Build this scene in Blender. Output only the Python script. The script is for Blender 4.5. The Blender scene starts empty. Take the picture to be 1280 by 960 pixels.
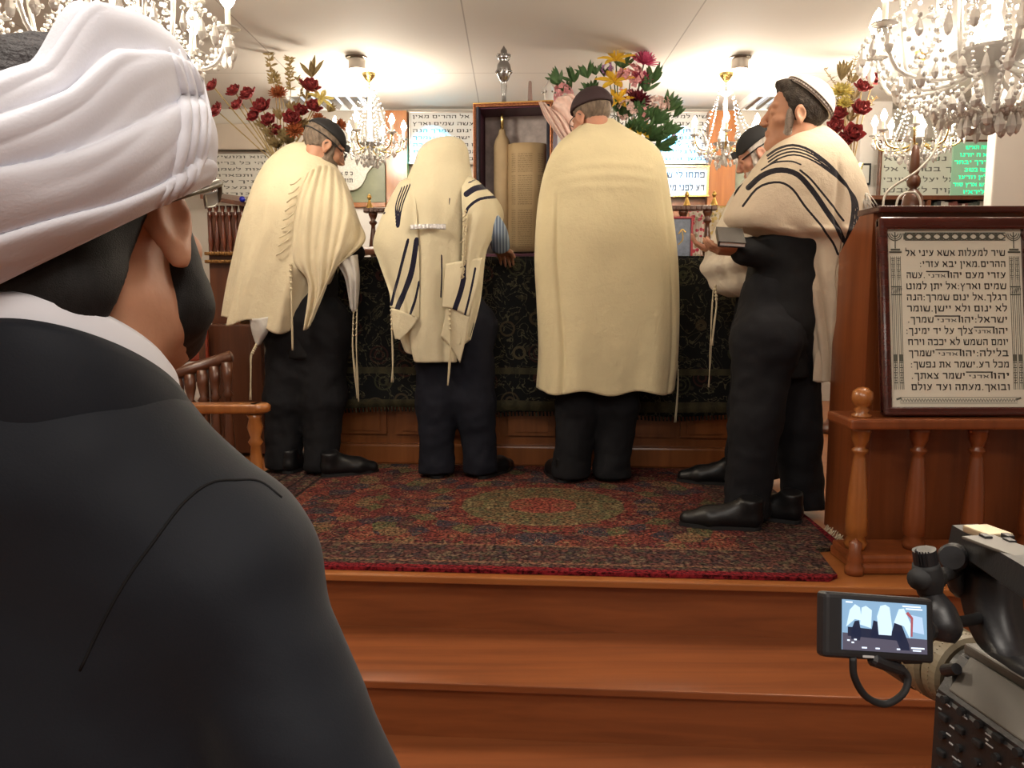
import bpy, bmesh, math, random
import numpy as np
from mathutils import Vector, Matrix, Euler, noise as mnoise
R = math.radians
random.seed(7)
C = bpy.context.scene.collection

# ------------------------------------------------------------------ camera, world, lights, exposure
CAMZ, PITCH, FOC = 1.48, math.atan(0.115), 1000.0
cp_, sp_ = math.cos(PITCH), math.sin(PITCH)
cam_d = bpy.data.cameras.new('camera'); cam = bpy.data.objects.new('camera', cam_d); C.objects.link(cam)
cam.location = (0, 0, CAMZ); cam.rotation_euler = (math.pi/2 - PITCH, 0, 0)
cam_d.sensor_width = 36; cam_d.lens = FOC/1280*36; cam_d.clip_start = 0.05
S = bpy.context.scene
S.camera = cam
S.view_settings.view_transform = 'Standard'; S.view_settings.look = 'None'
S.view_settings.gamma = 1.0; S.view_settings.exposure = 0.32; S.view_settings.use_curve_mapping = False
S.cycles.max_bounces = 8; S.cycles.caustics_reflective = False; S.cycles.caustics_refractive = False
S.cycles.sample_clamp_indirect = 4.0
try: S.cycles.use_denoising = True
except Exception: pass
w = bpy.data.worlds.new('world'); S.world = w; w.use_nodes = True
w.node_tree.nodes['Background'].inputs[0].default_value = (0.9, 0.85, 0.8, 1)
w.node_tree.nodes['Background'].inputs[1].default_value = 0.12

def lamp(name, kind, loc, power, col, size=0.1, rot=(0, 0, 0), sy=None, spot=None):
    d = bpy.data.lights.new(name, kind); d.energy = power; d.color = col
    if kind == 'AREA':
        d.size = size
        if sy: d.shape = 'RECTANGLE'; d.size_y = sy
    else: d.shadow_soft_size = size
    if spot: d.spot_size = spot; d.spot_blend = 0.8
    o = bpy.data.objects.new(name, d); C.objects.link(o); o.location = loc; o.rotation_euler = rot
    return o
WARM = (1.0, 0.88, 0.73); NEUT = (1.0, 0.92, 0.82)
PZ = 0.60        # top of the platform
CEIL = 2.90
# unseen area lights added under the ceiling to brighten turban, jackets and steps
lamp('hall_fill', 'AREA', (-0.55, 0.75, CEIL-0.03), 22, NEUT, 0.6, (0, 0, 0), 0.6)
lamp('hall_fill', 'AREA', (0.5, -0.7, CEIL-0.03), 36, NEUT, 1.2, (0, 0, 0), 0.6)
lamp('hall_fill', 'AREA', (-1.2, -2.6, CEIL-0.03), 17, NEUT, 1.2, (0, 0, 0), 0.6)
lamp('hall_fill', 'AREA', (1.8, -2.6, CEIL-0.03), 17, NEUT, 1.2, (0, 0, 0), 0.6)

# ------------------------------------------------------------------ helpers
def at(px, py, Y):
    u, v = (px-640)/FOC, (480-py)/FOC
    dy = cp_ + sp_*v; dz = cp_*v - sp_; t = Y/dy
    return Vector((u*t, Y, CAMZ + dz*t))
def proj(P):
    P = np.asarray(P, float); x, y, z = P[..., 0], P[..., 1], P[..., 2]-CAMZ
    f = y*cp_ - z*sp_; up = y*sp_ + z*cp_
    return 640 + FOC*x/f, 480 - FOC*up/f

def wloc(o):
    v = Vector((0, 0, 0))
    while o is not None: v = v + Vector(o.location); o = o.parent
    return v
def link(name, me, mat, parent=None, smooth=False):
    me.name = name
    o = bpy.data.objects.new(name, me); C.objects.link(o)
    for m in (mat if isinstance(mat, (list, tuple)) else [mat]): me.materials.append(m)
    if parent is not None:
        off = wloc(parent); me.transform(Matrix.Translation(-off)); o.parent = parent
    if smooth: me.polygons.foreach_set('use_smooth', [True]*len(me.polygons))
    me.update()
    return o
def obj(name, bm, mat, parent=None, smooth=False):
    me = bpy.data.meshes.new(name); bm.to_mesh(me); bm.free()
    return link(name, me, mat, parent, smooth)
def npobj(name, V, F, mat, parent=None, smooth=True, attr=None, uv=None, solid=0):
    me = bpy.data.meshes.new(name)
    me.from_pydata([tuple(v) for v in np.asarray(V, float)], [], [tuple(int(i) for i in f) for f in F])
    if attr is not None:
        for k, a in attr.items():
            at_ = me.attributes.new(k, 'FLOAT', 'POINT'); at_.data.foreach_set('value', np.asarray(a, np.float32))
    o = link(name, me, mat, parent, smooth)
    if solid:
        m = o.modifiers.new('thickness', 'SOLIDIFY'); m.thickness = solid; m.offset = 0
    return o
def tag(o, label=None, cat=None, group=None, kind=None):
    if label: o['label'] = label
    if cat: o['category'] = cat
    if group: o['group'] = group
    if kind: o['kind'] = kind
    return o
def thing(name, label, cat, loc, group=None):
    o = bpy.data.objects.new(name, None); C.objects.link(o); o.location = loc; o.empty_display_size = 0.1
    return tag(o, label, cat, group)
def struct(name, bm, m): return tag(obj(name, bm, m), kind='structure')
def copy_tree(o, parent=None):
    c = o.copy(); C.objects.link(c)
    if parent is not None: c.parent = parent
    for ch in list(o.children): copy_tree(ch, c)
    return c
def B(): return bmesh.new()
def tf(bm, vs, M): bmesh.ops.transform(bm, matrix=M, verts=vs)
def box(bm, c, s, bev=0.0, rot=None, seg=2):
    r = bmesh.ops.create_cube(bm, size=1.0); vs = r['verts']
    tf(bm, vs, Matrix.Diagonal((s[0], s[1], s[2], 1)))
    if bev > 0:
        es = list({e for v in vs for e in v.link_edges})
        g = bmesh.ops.bevel(bm, geom=es, offset=bev, segments=seg, affect='EDGES', profile=0.6)
        vs = list({v for f in g['faces'] for v in f.verts} | {v for v in vs if v.is_valid})
    M = Matrix.Translation(c)
    if rot is not None: M = M @ (rot.to_4x4() if not isinstance(rot, Euler) else rot.to_matrix().to_4x4())
    tf(bm, vs, M); return vs
def frame_from(a, b):
    z = (Vector(b)-Vector(a)); L = z.length; z.normalize()
    q = z.to_track_quat('Z', 'Y'); return Matrix.Translation(a) @ q.to_matrix().to_4x4(), L
def lathe(bm, prof, M=Matrix(), n=20, cap=True):
    rings = []
    for r, z in prof:
        rings.append([bm.verts.new(M @ Vector((r*math.cos(2*math.pi*k/n), r*math.sin(2*math.pi*k/n), z))) for k in range(n)])
    for a, b in zip(rings, rings[1:]):
        for k in range(n): bm.faces.new((a[k], a[(k+1) % n], b[(k+1) % n], b[k]))
    if cap:
        bm.faces.new(rings[0][::-1]); bm.faces.new(rings[-1])
def lathe_at(bm, p, prof, n=20): lathe(bm, prof, Matrix.Translation(p), n)
def cyl(bm, a, b, r, r2=None, n=14):
    M, L = frame_from(a, b); lathe(bm, [(r, 0), (r if r2 is None else r2, L)], M, n)
def spline(pts, n):
    P = np.array([tuple(p) for p in pts], float)
    if len(P) == 2: t = np.linspace(0, 1, n)[:, None]; return P[0]*(1-t)+P[1]*t
    Q = np.vstack([2*P[0]-P[1], P, 2*P[-1]-P[-2]]); m = len(P)-1
    out = []
    for s in np.linspace(0, m, n):
        i = min(int(s), m-1); t = s-i
        a, b, c, d = Q[i], Q[i+1], Q[i+2], Q[i+3]
        out.append(0.5*((2*b)+(c-a)*t+(2*a-5*b+4*c-d)*t*t+(3*b-a-3*c+d)*t**3))
    return np.array(out)
def tube(bm, pts, r, n=10, smooth_n=0, cap=True):
    P = spline(pts, smooth_n) if smooth_n else np.array([tuple(p) for p in pts], float)
    m = len(P); rr = np.full(m, r) if np.isscalar(r) else np.interp(np.linspace(0, 1, m), np.linspace(0, 1, len(r)), r)
    up = Vector((0, 0, 1)); rings = []
    T0 = Vector(P[1]-P[0]).normalized()
    if abs(T0.dot(up)) > 0.95: up = Vector((1, 0, 0))
    for i in range(m):
        T = Vector(P[min(i+1, m-1)]-P[max(i-1, 0)])
        if T.length < 1e-9: T = T0
        T.normalize(); X = (up - T*up.dot(T)).normalized(); up = X; Yv = T.cross(X); ring = []
        for k in range(n):
            a = 2*math.pi*k/n
            ring.append(bm.verts.new(Vector(P[i]) + (X*math.cos(a)+Yv*math.sin(a))*float(rr[i])))
        rings.append(ring)
    for a, b in zip(rings, rings[1:]):
        for k in range(n): bm.faces.new((a[k], a[(k+1) % n], b[(k+1) % n], b[k]))
    if cap: bm.faces.new(rings[0][::-1]); bm.faces.new(rings[-1])
def ball(bm, c, r, u=14, v=10, sc=(1, 1, 1), rot=None):
    M = Matrix.Translation(c)
    if rot is not None: M = M @ rot.to_4x4()
    M = M @ Matrix.Diagonal((r*sc[0], r*sc[1], r*sc[2], 1))
    lo = bm.verts.new(M @ Vector((0, 0, -1))); hi = bm.verts.new(M @ Vector((0, 0, 1))); rings = []
    for i in range(1, v):
        t = -math.pi/2+math.pi*i/v
        rings.append([bm.verts.new(M @ Vector((math.cos(t)*math.cos(2*math.pi*k/u), math.cos(t)*math.sin(2*math.pi*k/u), math.sin(t)))) for k in range(u)])
    for a, b in zip(rings, rings[1:]):
        for k in range(u): bm.faces.new((a[k], a[(k+1) % u], b[(k+1) % u], b[k]))
    for k in range(u): bm.faces.new((lo, rings[0][(k+1) % u], rings[0][k])); bm.faces.new((hi, rings[-1][k], rings[-1][(k+1) % u]))
def prism(bm, poly, z0, z1, M=Matrix()):
    a = [bm.verts.new(M @ Vector((x, y, z0))) for x, y in poly]; b = [bm.verts.new(M @ Vector((x, y, z1))) for x, y in poly]
    n = len(poly); bm.faces.new(a[::-1]); bm.faces.new(b)
    for k in range(n): bm.faces.new((a[k], a[(k+1) % n], b[(k+1) % n], b[k]))
def noisev(p, s, seed=0): return mnoise.noise(Vector((p[0]*s+seed, p[1]*s+seed*1.7, p[2]*s-seed)))

# ------------------------------------------------------------------ materials
MATS = {}
def mat(name, col, rough=0.6, metal=0.0, spec=0.5, emit=None, es=0.0, trans=0.0, alpha=1.0, sheen=0.0, coat=0.0, bump=None, var=None):
    m = bpy.data.materials.new(name); m.use_nodes = True; N = m.node_tree; b = N.nodes['Principled BSDF']
    b.inputs['Base Color'].default_value = (*col, 1); b.inputs['Roughness'].default_value = rough
    b.inputs['Metallic'].default_value = metal; b.inputs['Specular IOR Level'].default_value = spec
    b.inputs['Transmission Weight'].default_value = trans; b.inputs['Alpha'].default_value = alpha
    b.inputs['Sheen Weight'].default_value = sheen; b.inputs['Coat Weight'].default_value = coat
    b.inputs['Coat Roughness'].default_value = 0.15
    if emit: b.inputs['Emission Color'].default_value = (*emit, 1); b.inputs['Emission Strength'].default_value = es
    tc = N.nodes.new('ShaderNodeTexCoord')
    if var:      # (scale, amount) or (scale, amount, stretch xyz)
        nz = N.nodes.new('ShaderNodeTexNoise'); nz.inputs['Scale'].default_value = var[0]; nz.inputs['Detail'].default_value = 6
        mp = N.nodes.new('ShaderNodeMapping'); N.links.new(tc.outputs['Object'], mp.inputs[0]); N.links.new(mp.outputs[0], nz.inputs['Vector'])
        if len(var) > 2: mp.inputs['Scale'].default_value = var[2]
        rp = N.nodes.new('ShaderNodeValToRGB'); a = var[1]
        rp.color_ramp.elements[0].position = 0.3; rp.color_ramp.elements[1].position = 0.7
        rp.color_ramp.elements[0].color = (*[max(0, c*(1-a)) for c in col], 1); rp.color_ramp.elements[1].color = (*[min(1, c*(1+a)) for c in col], 1)
        N.links.new(nz.outputs['Fac'], rp.inputs[0]); N.links.new(rp.outputs[0], b.inputs['Base Color'])
    if bump:     # (scale, strength, distance)
        nb = N.nodes.new('ShaderNodeTexNoise'); nb.inputs['Scale'].default_value = bump[0]; nb.inputs['Detail'].default_value = 4
        bp = N.nodes.new('ShaderNodeBump'); bp.inputs['Strength'].default_value = bump[1]; bp.inputs['Distance'].default_value = bump[2]
        N.links.new(tc.outputs['Object'], nb.inputs['Vector']); N.links.new(nb.outputs['Fac'], bp.inputs['Height']); N.links.new(bp.outputs[0], b.inputs['Normal'])
    MATS[name] = m; return m
def ramp(N, stops, fac=None, const=False):
    r = N.nodes.new('ShaderNodeValToRGB'); cr = r.color_ramp
    if const: cr.interpolation = 'CONSTANT'
    while len(cr.elements) < len(stops): cr.elements.new(0.5)
    for e, (p, c) in zip(cr.elements, stops): e.position = p; e.color = (*c, 1)
    if fac is not None: N.links.new(fac, r.inputs[0])
    return r
def math_(N, op, a, b=None, c=None):
    n = N.nodes.new('ShaderNodeMath'); n.operation = op
    for i, x in enumerate((a, b, c)):
        if x is None: continue
        if isinstance(x, (int, float)): n.inputs[i].default_value = x
        else: N.links.new(x, n.inputs[i])
    return n.outputs[0]
def mix(N, f, a, b):
    n = N.nodes.new('ShaderNodeMix'); n.data_type = 'RGBA'
    for s, x in ((n.inputs[0], f), (n.inputs[6], a), (n.inputs[7], b)):
        if isinstance(x, (int, float)): s.default_value = x
        elif isinstance(x, tuple): s.default_value = (*x, 1)
        else: N.links.new(x, s)
    return n.outputs[2]
def wood(name, c1, c2, axis=0, scale=3.0, rough=0.35, coat=0.3):
    m = bpy.data.materials.new(name); m.use_nodes = True; N = m.node_tree; b = N.nodes['Principled BSDF']
    tc = N.nodes.new('ShaderNodeTexCoord'); mp = N.nodes.new('ShaderNodeMapping')
    s = [14.0, 14.0, 14.0]; s[axis] = 0.9; mp.inputs['Scale'].default_value = s
    N.links.new(tc.outputs['Object'], mp.inputs[0])
    n1 = N.nodes.new('ShaderNodeTexNoise'); n1.inputs['Scale'].default_value = scale; n1.inputs['Detail'].default_value = 8; n1.inputs['Distortion'].default_value = 0.6
    N.links.new(mp.outputs[0], n1.inputs['Vector'])
    n2 = N.nodes.new('ShaderNodeTexNoise'); n2.inputs['Scale'].default_value = 1.1; n2.inputs['Detail'].default_value = 2
    N.links.new(tc.outputs['Object'], n2.inputs['Vector'])
    f = math_(N, 'ADD', math_(N, 'MULTIPLY', n1.outputs['Fac'], 0.75), math_(N, 'MULTIPLY', n2.outputs['Fac'], 0.25))
    r = ramp(N, [(0.32, c2), (0.68, c1)], f)
    N.links.new(r.outputs[0], b.inputs['Base Color'])
    b.inputs['Roughness'].default_value = rough; b.inputs['Coat Weight'].default_value = coat; b.inputs['Coat Roughness'].default_value = 0.2
    MATS[name] = m; return m
W_STEP = wood('wood_step', (0.285, 0.085, 0.024), (0.175, 0.048, 0.013), 0, 2.0, 0.42, 0.15)
W_NOSE = wood('wood_nosing', (0.36, 0.13, 0.035), (0.27, 0.085, 0.022), 0, 2.0, 0.35, 0.2)
W_POD = wood('wood_podium', (0.255, 0.070, 0.019), (0.15, 0.038, 0.010), 2, 1.6, 0.35, 0.3)
W_DARK = wood('wood_dark', (0.115, 0.036, 0.013), (0.062, 0.018, 0.007), 2, 2.0, 0.35, 0.3)
W_MAHOG = wood('wood_mahogany', (0.085, 0.014, 0.009), (0.035, 0.006, 0.005), 0, 2.0, 0.16, 0.8)
W_ORANGE = wood('wood_orange', (0.38, 0.135, 0.03), (0.24, 0.075, 0.016), 2, 2.0, 0.3, 0.4)
W_TABLE = wood('wood_table', (0.30, 0.105, 0.03), (0.19, 0.06, 0.016), 2, 1.6, 0.35, 0.3)
M_WALL = mat('wall_paint', (0.62, 0.58, 0.52), 0.8, var=(1.5, 0.05))
M_WHITEW = mat('white_wall_paint', (0.72, 0.68, 0.64), 0.7, var=(1.2, 0.04))
M_CEIL = mat('ceiling_board', (0.70, 0.66, 0.60), 0.75, var=(0.8, 0.04))
M_FLOOR = wood('wood_floor', (0.25, 0.07, 0.02), (0.17, 0.05, 0.014), 1, 2.0, 0.4, 0.2)
M_GOLD = mat('gold', (0.75, 0.48, 0.14), 0.3, 1.0, bump=(60, 0.3, 0.003))
M_BRASS = mat('brass', (0.80, 0.62, 0.25), 0.25, 1.0)
M_SILVER = mat('silver', (0.36, 0.36, 0.37), 0.25, 1.0, bump=(80, 0.4, 0.003))
M_STEEL = mat('brushed_steel', (0.42, 0.38, 0.34), 0.35, 1.0)
M_BLACKP = mat('black_plastic', (0.012, 0.012, 0.014), 0.42, bump=(300, 0.15, 0.001))
M_BLACKR = mat('black_rubber', (0.008, 0.008, 0.009), 0.7)
M_WHITE = mat('white_plain', (0.8, 0.79, 0.76), 0.5)
M_INK = mat('black_ink', (0.02, 0.017, 0.014), 0.6)
M_INKG = mat('grey_ink', (0.10, 0.10, 0.09), 0.6)
M_BULB = mat('bulb_glow', (1, 0.95, 0.85), 0.4, emit=(1.0, 0.86, 0.62), es=30)
M_BULBW = mat('bulb_glow_white', (1, 0.97, 0.9), 0.4, emit=(1.0, 0.93, 0.82), es=40)
M_CRYST = mat('crystal', (0.97, 0.95, 0.92), 0.06, 0.0, 0.9, trans=0.5)
M_CANDLE = mat('candle_sleeve', (0.9, 0.86, 0.76), 0.4)

# ------------------------------------------------------------------ smooth organic shapes (distance fields meshed by surface nets)
class Field:
    def __init__(s, lo, hi, coarse=0.010, fine=None, fr=()):
        ax = []
        for d in range(3):
            pts = [lo[d]]
            while pts[-1] < hi[d]:
                x = pts[-1]; st = coarse
                for (a, b) in fr:
                    if a[d]-coarse <= x <= b[d]: st = fine
                pts.append(x+st)
            ax.append(np.array(pts, np.float32))
        s.ax = ax; s.F = np.full([len(a) for a in ax], 0.08, np.float32)
    def sub(s, c, rad):
        sl = []
        for d in range(3):
            a = s.ax[d]; i = max(0, int(np.searchsorted(a, c[d]-rad))-1); j = min(len(a), int(np.searchsorted(a, c[d]+rad))+1)
            if j-i < 1: return None
            sl.append(slice(i, j))
        X = s.ax[0][sl[0]][:, None, None]; Y = s.ax[1][sl[1]][None, :, None]; Z = s.ax[2][sl[2]][None, None, :]
        return tuple(sl), X, Y, Z
    def put(s, sl, d, k, op):
        f = s.F[sl]
        if op == 'sub':
            d = -d; h = np.clip(0.5-0.5*(f-d)/max(k, 1e-5), 0, 1); s.F[sl] = f*(1-h)+d*h+k*h*(1-h)
        else:
            h = np.clip(0.5+0.5*(d-f)/max(k, 1e-5), 0, 1); s.F[sl] = d*(1-h)+f*h-k*h*(1-h)
    def cone(s, a, b, ra, rb, k=0.02, op='add', flat=None):
        a = np.array(tuple(a), float); b = np.array(tuple(b), float)
        c = (a+b)/2; rad = np.linalg.norm(b-a)/2+max(ra, rb)+0.09
        g = s.sub(c, rad)
        if g is None: return s
        sl, X, Y, Z = g; ab = b-a; L2 = max(ab @ ab, 1e-9)
        t = np.clip(((X-a[0])*ab[0]+(Y-a[1])*ab[1]+(Z-a[2])*ab[2])/L2, 0, 1)
        d = np.sqrt((X-a[0]-t*ab[0])**2+(Y-a[1]-t*ab[1])**2+(Z-a[2]-t*ab[2])**2)-(ra+(rb-ra)*t)
        s.put(sl, d.astype(np.float32), k, op); return s
    def ell(s, c, r, M=None, k=0.02, op='add'):
        r = np.array(r, float); Rm = np.eye(3)
        if M is not None:
            c = np.array(M @ Vector(tuple(c))); Rm = np.array(M.to_3x3()); sc = np.linalg.norm(Rm[:, 0]); Rm = Rm/sc; r = r*sc
        g = s.sub(c, max(r)+0.09)
        if g is None: return s
        sl, X, Y, Z = g; x, y, z = X-c[0], Y-c[1], Z-c[2]
        q = [(x*Rm[0, i]+y*Rm[1, i]+z*Rm[2, i])/r[i] for i in range(3)]
        k0 = np.sqrt(q[0]**2+q[1]**2+q[2]**2); k1 = np.sqrt((q[0]/r[0])**2+(q[1]/r[1])**2+(q[2]/r[2])**2)+1e-6
        d = k0*(k0-1)/k1
        s.put(sl, d.astype(np.float32), k, op); return s
    def cut(s, p, n, k=0.0, M=None):          # keep the side the normal points away from
        p = Vector(p); n = Vector(n)
        if M is not None: p = M @ p; n = (M.to_3x3() @ n)
        n.normalize()
        d = ((s.ax[0][:, None, None]-p[0])*n[0]+(s.ax[1][None, :, None]-p[1])*n[1]+(s.ax[2][None, None, :]-p[2])*n[2]).astype(np.float32)
        s.F = np.maximum(s.F, d); return s
    def mesh(s):
        F = s.F; nx, ny, nz = F.shape; neg = F < 0
        cnt = np.zeros((nx-1, ny-1, nz-1), np.int8)
        for i in (0, 1):
            for j in (0, 1):
                for k in (0, 1): cnt += neg[i:nx-1+i, j:ny-1+j, k:nz-1+k]
        act = np.argwhere((cnt > 0) & (cnt < 8)); idx = -np.ones(cnt.shape, np.int64); idx[tuple(act.T)] = np.arange(len(act))
        acc = np.zeros((len(act), 3)); num = np.zeros(len(act)); I, J, K = act.T
        cor = [(i, j, k) for i in (0, 1) for j in (0, 1) for k in (0, 1)]
        for a in cor:
            for ax in range(3):
                if a[ax]: continue
                b = list(a); b[ax] = 1
                fa = F[I+a[0], J+a[1], K+a[2]]; fb = F[I+b[0], J+b[1], K+b[2]]
                m = (fa < 0) != (fb < 0)
                t = np.where(m, fa/(np.where(m, fa-fb, 1)), 0)
                pt = np.tile(np.array(a, float), (len(act), 1)); pt[:, ax] = t
                acc[m] += pt[m]; num[m] += 1
        gi = act+acc/num[:, None]
        V = np.stack([np.interp(gi[:, d], np.arange(len(s.ax[d])), s.ax[d]) for d in range(3)], 1)
        faces = []
        for ax in range(3):
            o1, o2 = [(1, 2), (2, 0), (0, 1)][ax]
            A = [slice(None)]*3; Bs = [slice(None)]*3; A[ax] = slice(0, -1); Bs[ax] = slice(1, None)
            ch = neg[tuple(A)] != neg[tuple(Bs)]
            pos = np.argwhere(ch)
            ok = np.ones(len(pos), bool)
            for o in (o1, o2): ok &= (pos[:, o] > 0) & (pos[:, o] < F.shape[o]-1)
            pos = pos[ok]
            if not len(pos): continue
            e1 = np.zeros(3, int); e1[o1] = 1; e2 = np.zeros(3, int); e2[o2] = 1
            q = np.stack([idx[tuple((pos-e1-e2).T)], idx[tuple((pos-e2).T)], idx[tuple(pos.T)], idx[tuple((pos-e1).T)]], 1)
            fl = neg[tuple(pos.T)]
            q = np.where(fl[:, None], q, q[:, ::-1]); faces.append(q)
        Q = np.concatenate(faces); Q = Q[(Q >= 0).all(1)]
        return V, Q
def relax(V, Q, it=2, lam=0.5):
    E = np.concatenate([Q[:, [0, 1]], Q[:, [1, 2]], Q[:, [2, 3]], Q[:, [3, 0]]])
    for _ in range(it):
        A = np.zeros_like(V); n = np.zeros(len(V))
        np.add.at(A, E[:, 0], V[E[:, 1]]); np.add.at(n, E[:, 0], 1)
        np.add.at(A, E[:, 1], V[E[:, 0]]); np.add.at(n, E[:, 1], 1)
        V = V*(1-lam)+lam*A/np.maximum(n, 1)[:, None]
    return V
def vnormals(V, Q):
    n = np.cross(V[Q[:, 2]]-V[Q[:, 0]], V[Q[:, 3]]-V[Q[:, 1]]); N = np.zeros_like(V)
    for i in range(4): np.add.at(N, Q[:, i], n)
    return N/np.maximum(np.linalg.norm(N, axis=1), 1e-9)[:, None]
def fobj(name, f, m, parent, it=2, disp=None):
    V, Q = f.mesh(); V = relax(V, Q, it)
    if disp is not None: V = V+vnormals(V, Q)*disp(V)[:, None]
    return npobj(name, V, Q, m, parent)

# ------------------------------------------------------------------ draped cloth
def resample(rows, n):
    rows = np.array(rows, float); d = np.abs(np.diff(rows[:, 0])) + 0.5*np.abs(np.diff(rows[:, 1])) + 1e-6
    s = np.concatenate([[0], np.cumsum(d)]); t = np.linspace(0, s[-1], n)
    out = []
    m = np.zeros_like(rows)                                 # monotone-ish cubic (finite-difference tangents)
    for i in range(len(rows)):
        a, b = max(i-1, 0), min(i+1, len(rows)-1); m[i] = (rows[b]-rows[a])/max(s[b]-s[a], 1e-9)
    for x in t:
        i = min(max(int(np.searchsorted(s, x))-1, 0), len(s)-2); h = s[i+1]-s[i]; u = (x-s[i])/h
        out.append((2*u**3-3*u**2+1)*rows[i]+(u**3-2*u**2+u)*h*m[i]+(-2*u**3+3*u**2)*rows[i+1]+(u**3-u**2)*h*m[i+1])
    return np.array(out)
def drape(rows, n=110, k=150, fold=None, power=2.4, th0=0.0, th1=2*math.pi, hem=None):
    """rows: (py, pxL, pxR, Yc, front half-depth, back half-depth). Closed loops stacked downwards."""
    Rw = resample(rows, n); full = abs(th1-th0-2*math.pi) < 1e-6
    th = np.linspace(th0, th1, k, endpoint=not full); V = []
    for i, (py, l, r, Y, bf, bb) in enumerate(Rw):
        L = at(l, py, Y); Rr = at(r, py, Y); cx = (L.x+Rr.x)/2; a = (Rr.x-L.x)/2
        c, s_ = np.cos(th), np.sin(th); e = 2/power
        x = a*np.sign(c)*np.abs(c)**e; dep = np.where(s_ > 0, bb, bf); y = dep*np.sign(s_)*np.abs(s_)**e
        d = np.zeros_like(th) if fold is None else fold(i/(n-1), th, py)
        nn = np.hypot(x/(a*a+1e-9), y/(dep*dep+1e-9))+1e-9
        zz = np.full_like(th, L.z)
        if hem is not None: zz = zz-np.array([hem(q) for q in x/a])*(i/(n-1))**3*Y/FOC
        V.append(np.stack([cx+x+d*(x/(a*a+1e-9))/nn, Y+y+d*(y/(dep*dep+1e-9))/nn, zz], 1))
    V = np.array(V); F = []
    kk = k if full else k-1
    for i in range(n-1):
        for j in range(kk):
            j2 = (j+1) % k; F.append((i*k+j, (i+1)*k+j, (i+1)*k+j2, i*k+j2))
    return V.reshape(-1, 3), F
def patch(curves, n=40, k=60, disp=None):
    """curves: list of polylines of (px, py, Y) control points, lofted smoothly."""
    A = [spline([at(*p) for p in c], k) for c in curves]; A = np.array(A)
    P = np.array([spline(A[:, j], n) for j in range(k)]).transpose(1, 0, 2)
    if disp is not None:
        for i in range(n):
            for j in range(k): P[i, j] = P[i, j]+np.array((0, disp(i/(n-1), j/(k-1)), 0))
    F = [(i*k+j, (i+1)*k+j, (i+1)*k+j+1, i*k+j+1) for i in range(n-1) for j in range(k-1)]
    uu, vv = np.meshgrid(np.linspace(0, 1, n), np.linspace(0, 1, k), indexing='ij')
    return P.reshape(-1, 3), F, uu.ravel(), vv.ravel()
def joinVF(*parts):
    V, F, A, off = [], [], [], 0
    for p in parts:
        v, f = p[0], p[1]; V.append(np.asarray(v)); F += [tuple(i+off for i in q) for q in f]; off += len(v)
        A.append(np.full(len(v), 1.0) if len(p) < 3 or p[2] is None else np.asarray(p[2]))
    return np.concatenate(V), F, np.concatenate(A)
def pxdist(V, line):
    """distance on the cloth, in photo pixels, of each vertex to a line drawn along it"""
    x, y = proj(V); d = np.full(len(x), 1e3)
    for (ax, ay), (bx, by) in zip(line, line[1:]):
        L = (bx-ax)**2+(by-ay)**2+1e-9; t = np.clip(((x-ax)*(bx-ax)+(y-ay)*(by-ay))/L, 0, 1)
        d = np.minimum(d, np.hypot(x-ax-t*(bx-ax), y-ay-t*(by-ay)))
    return d
def stripes(V, lines):
    s = np.full(len(V), 9.0)
    for hw, line in lines: s = np.minimum(s, pxdist(V, spline([(a, b, 0) for a, b in line], 24)[:, :2])-hw)
    return s
def cloth_mat(name, col, dark=(0.015, 0.013, 0.018), rough=0.85):
    m = mat(name, col, rough, spec=0.15, sheen=0.15); N = m.node_tree; b = N.nodes['Principled BSDF']
    tc = N.nodes.new('ShaderNodeTexCoord')
    nz = N.nodes.new('ShaderNodeTexNoise'); nz.inputs['Scale'].default_value = 5; nz.inputs['Detail'].default_value = 5
    N.links.new(tc.outputs['Object'], nz.inputs['Vector'])
    base = ramp(N, [(0.3, tuple(c*0.93 for c in col)), (0.7, tuple(min(1, c*1.05) for c in col))], nz.outputs['Fac'])
    a = N.nodes.new('ShaderNodeAttribute'); a.attribute_name = 'stripe'
    f = math_(N, 'LESS_THAN', a.outputs['Fac'], 0.0)
    N.links.new(mix(N, f, base.outputs[0], dark), b.inputs['Base Color'])
    wv = N.nodes.new('ShaderNodeTexNoise'); wv.inputs['Scale'].default_value = 16; wv.inputs['Detail'].default_value = 6; wv.inputs['Roughness'].default_value = 0.7
    N.links.new(tc.outputs['Object'], wv.inputs['Vector'])
    bp = N.nodes.new('ShaderNodeBump'); bp.inputs['Strength'].default_value = 0.55; bp.inputs['Distance'].default_value = 0.012
    N.links.new(wv.outputs['Fac'], bp.inputs['Height']); N.links.new(bp.outputs[0], b.inputs['Normal'])
    return m
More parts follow.
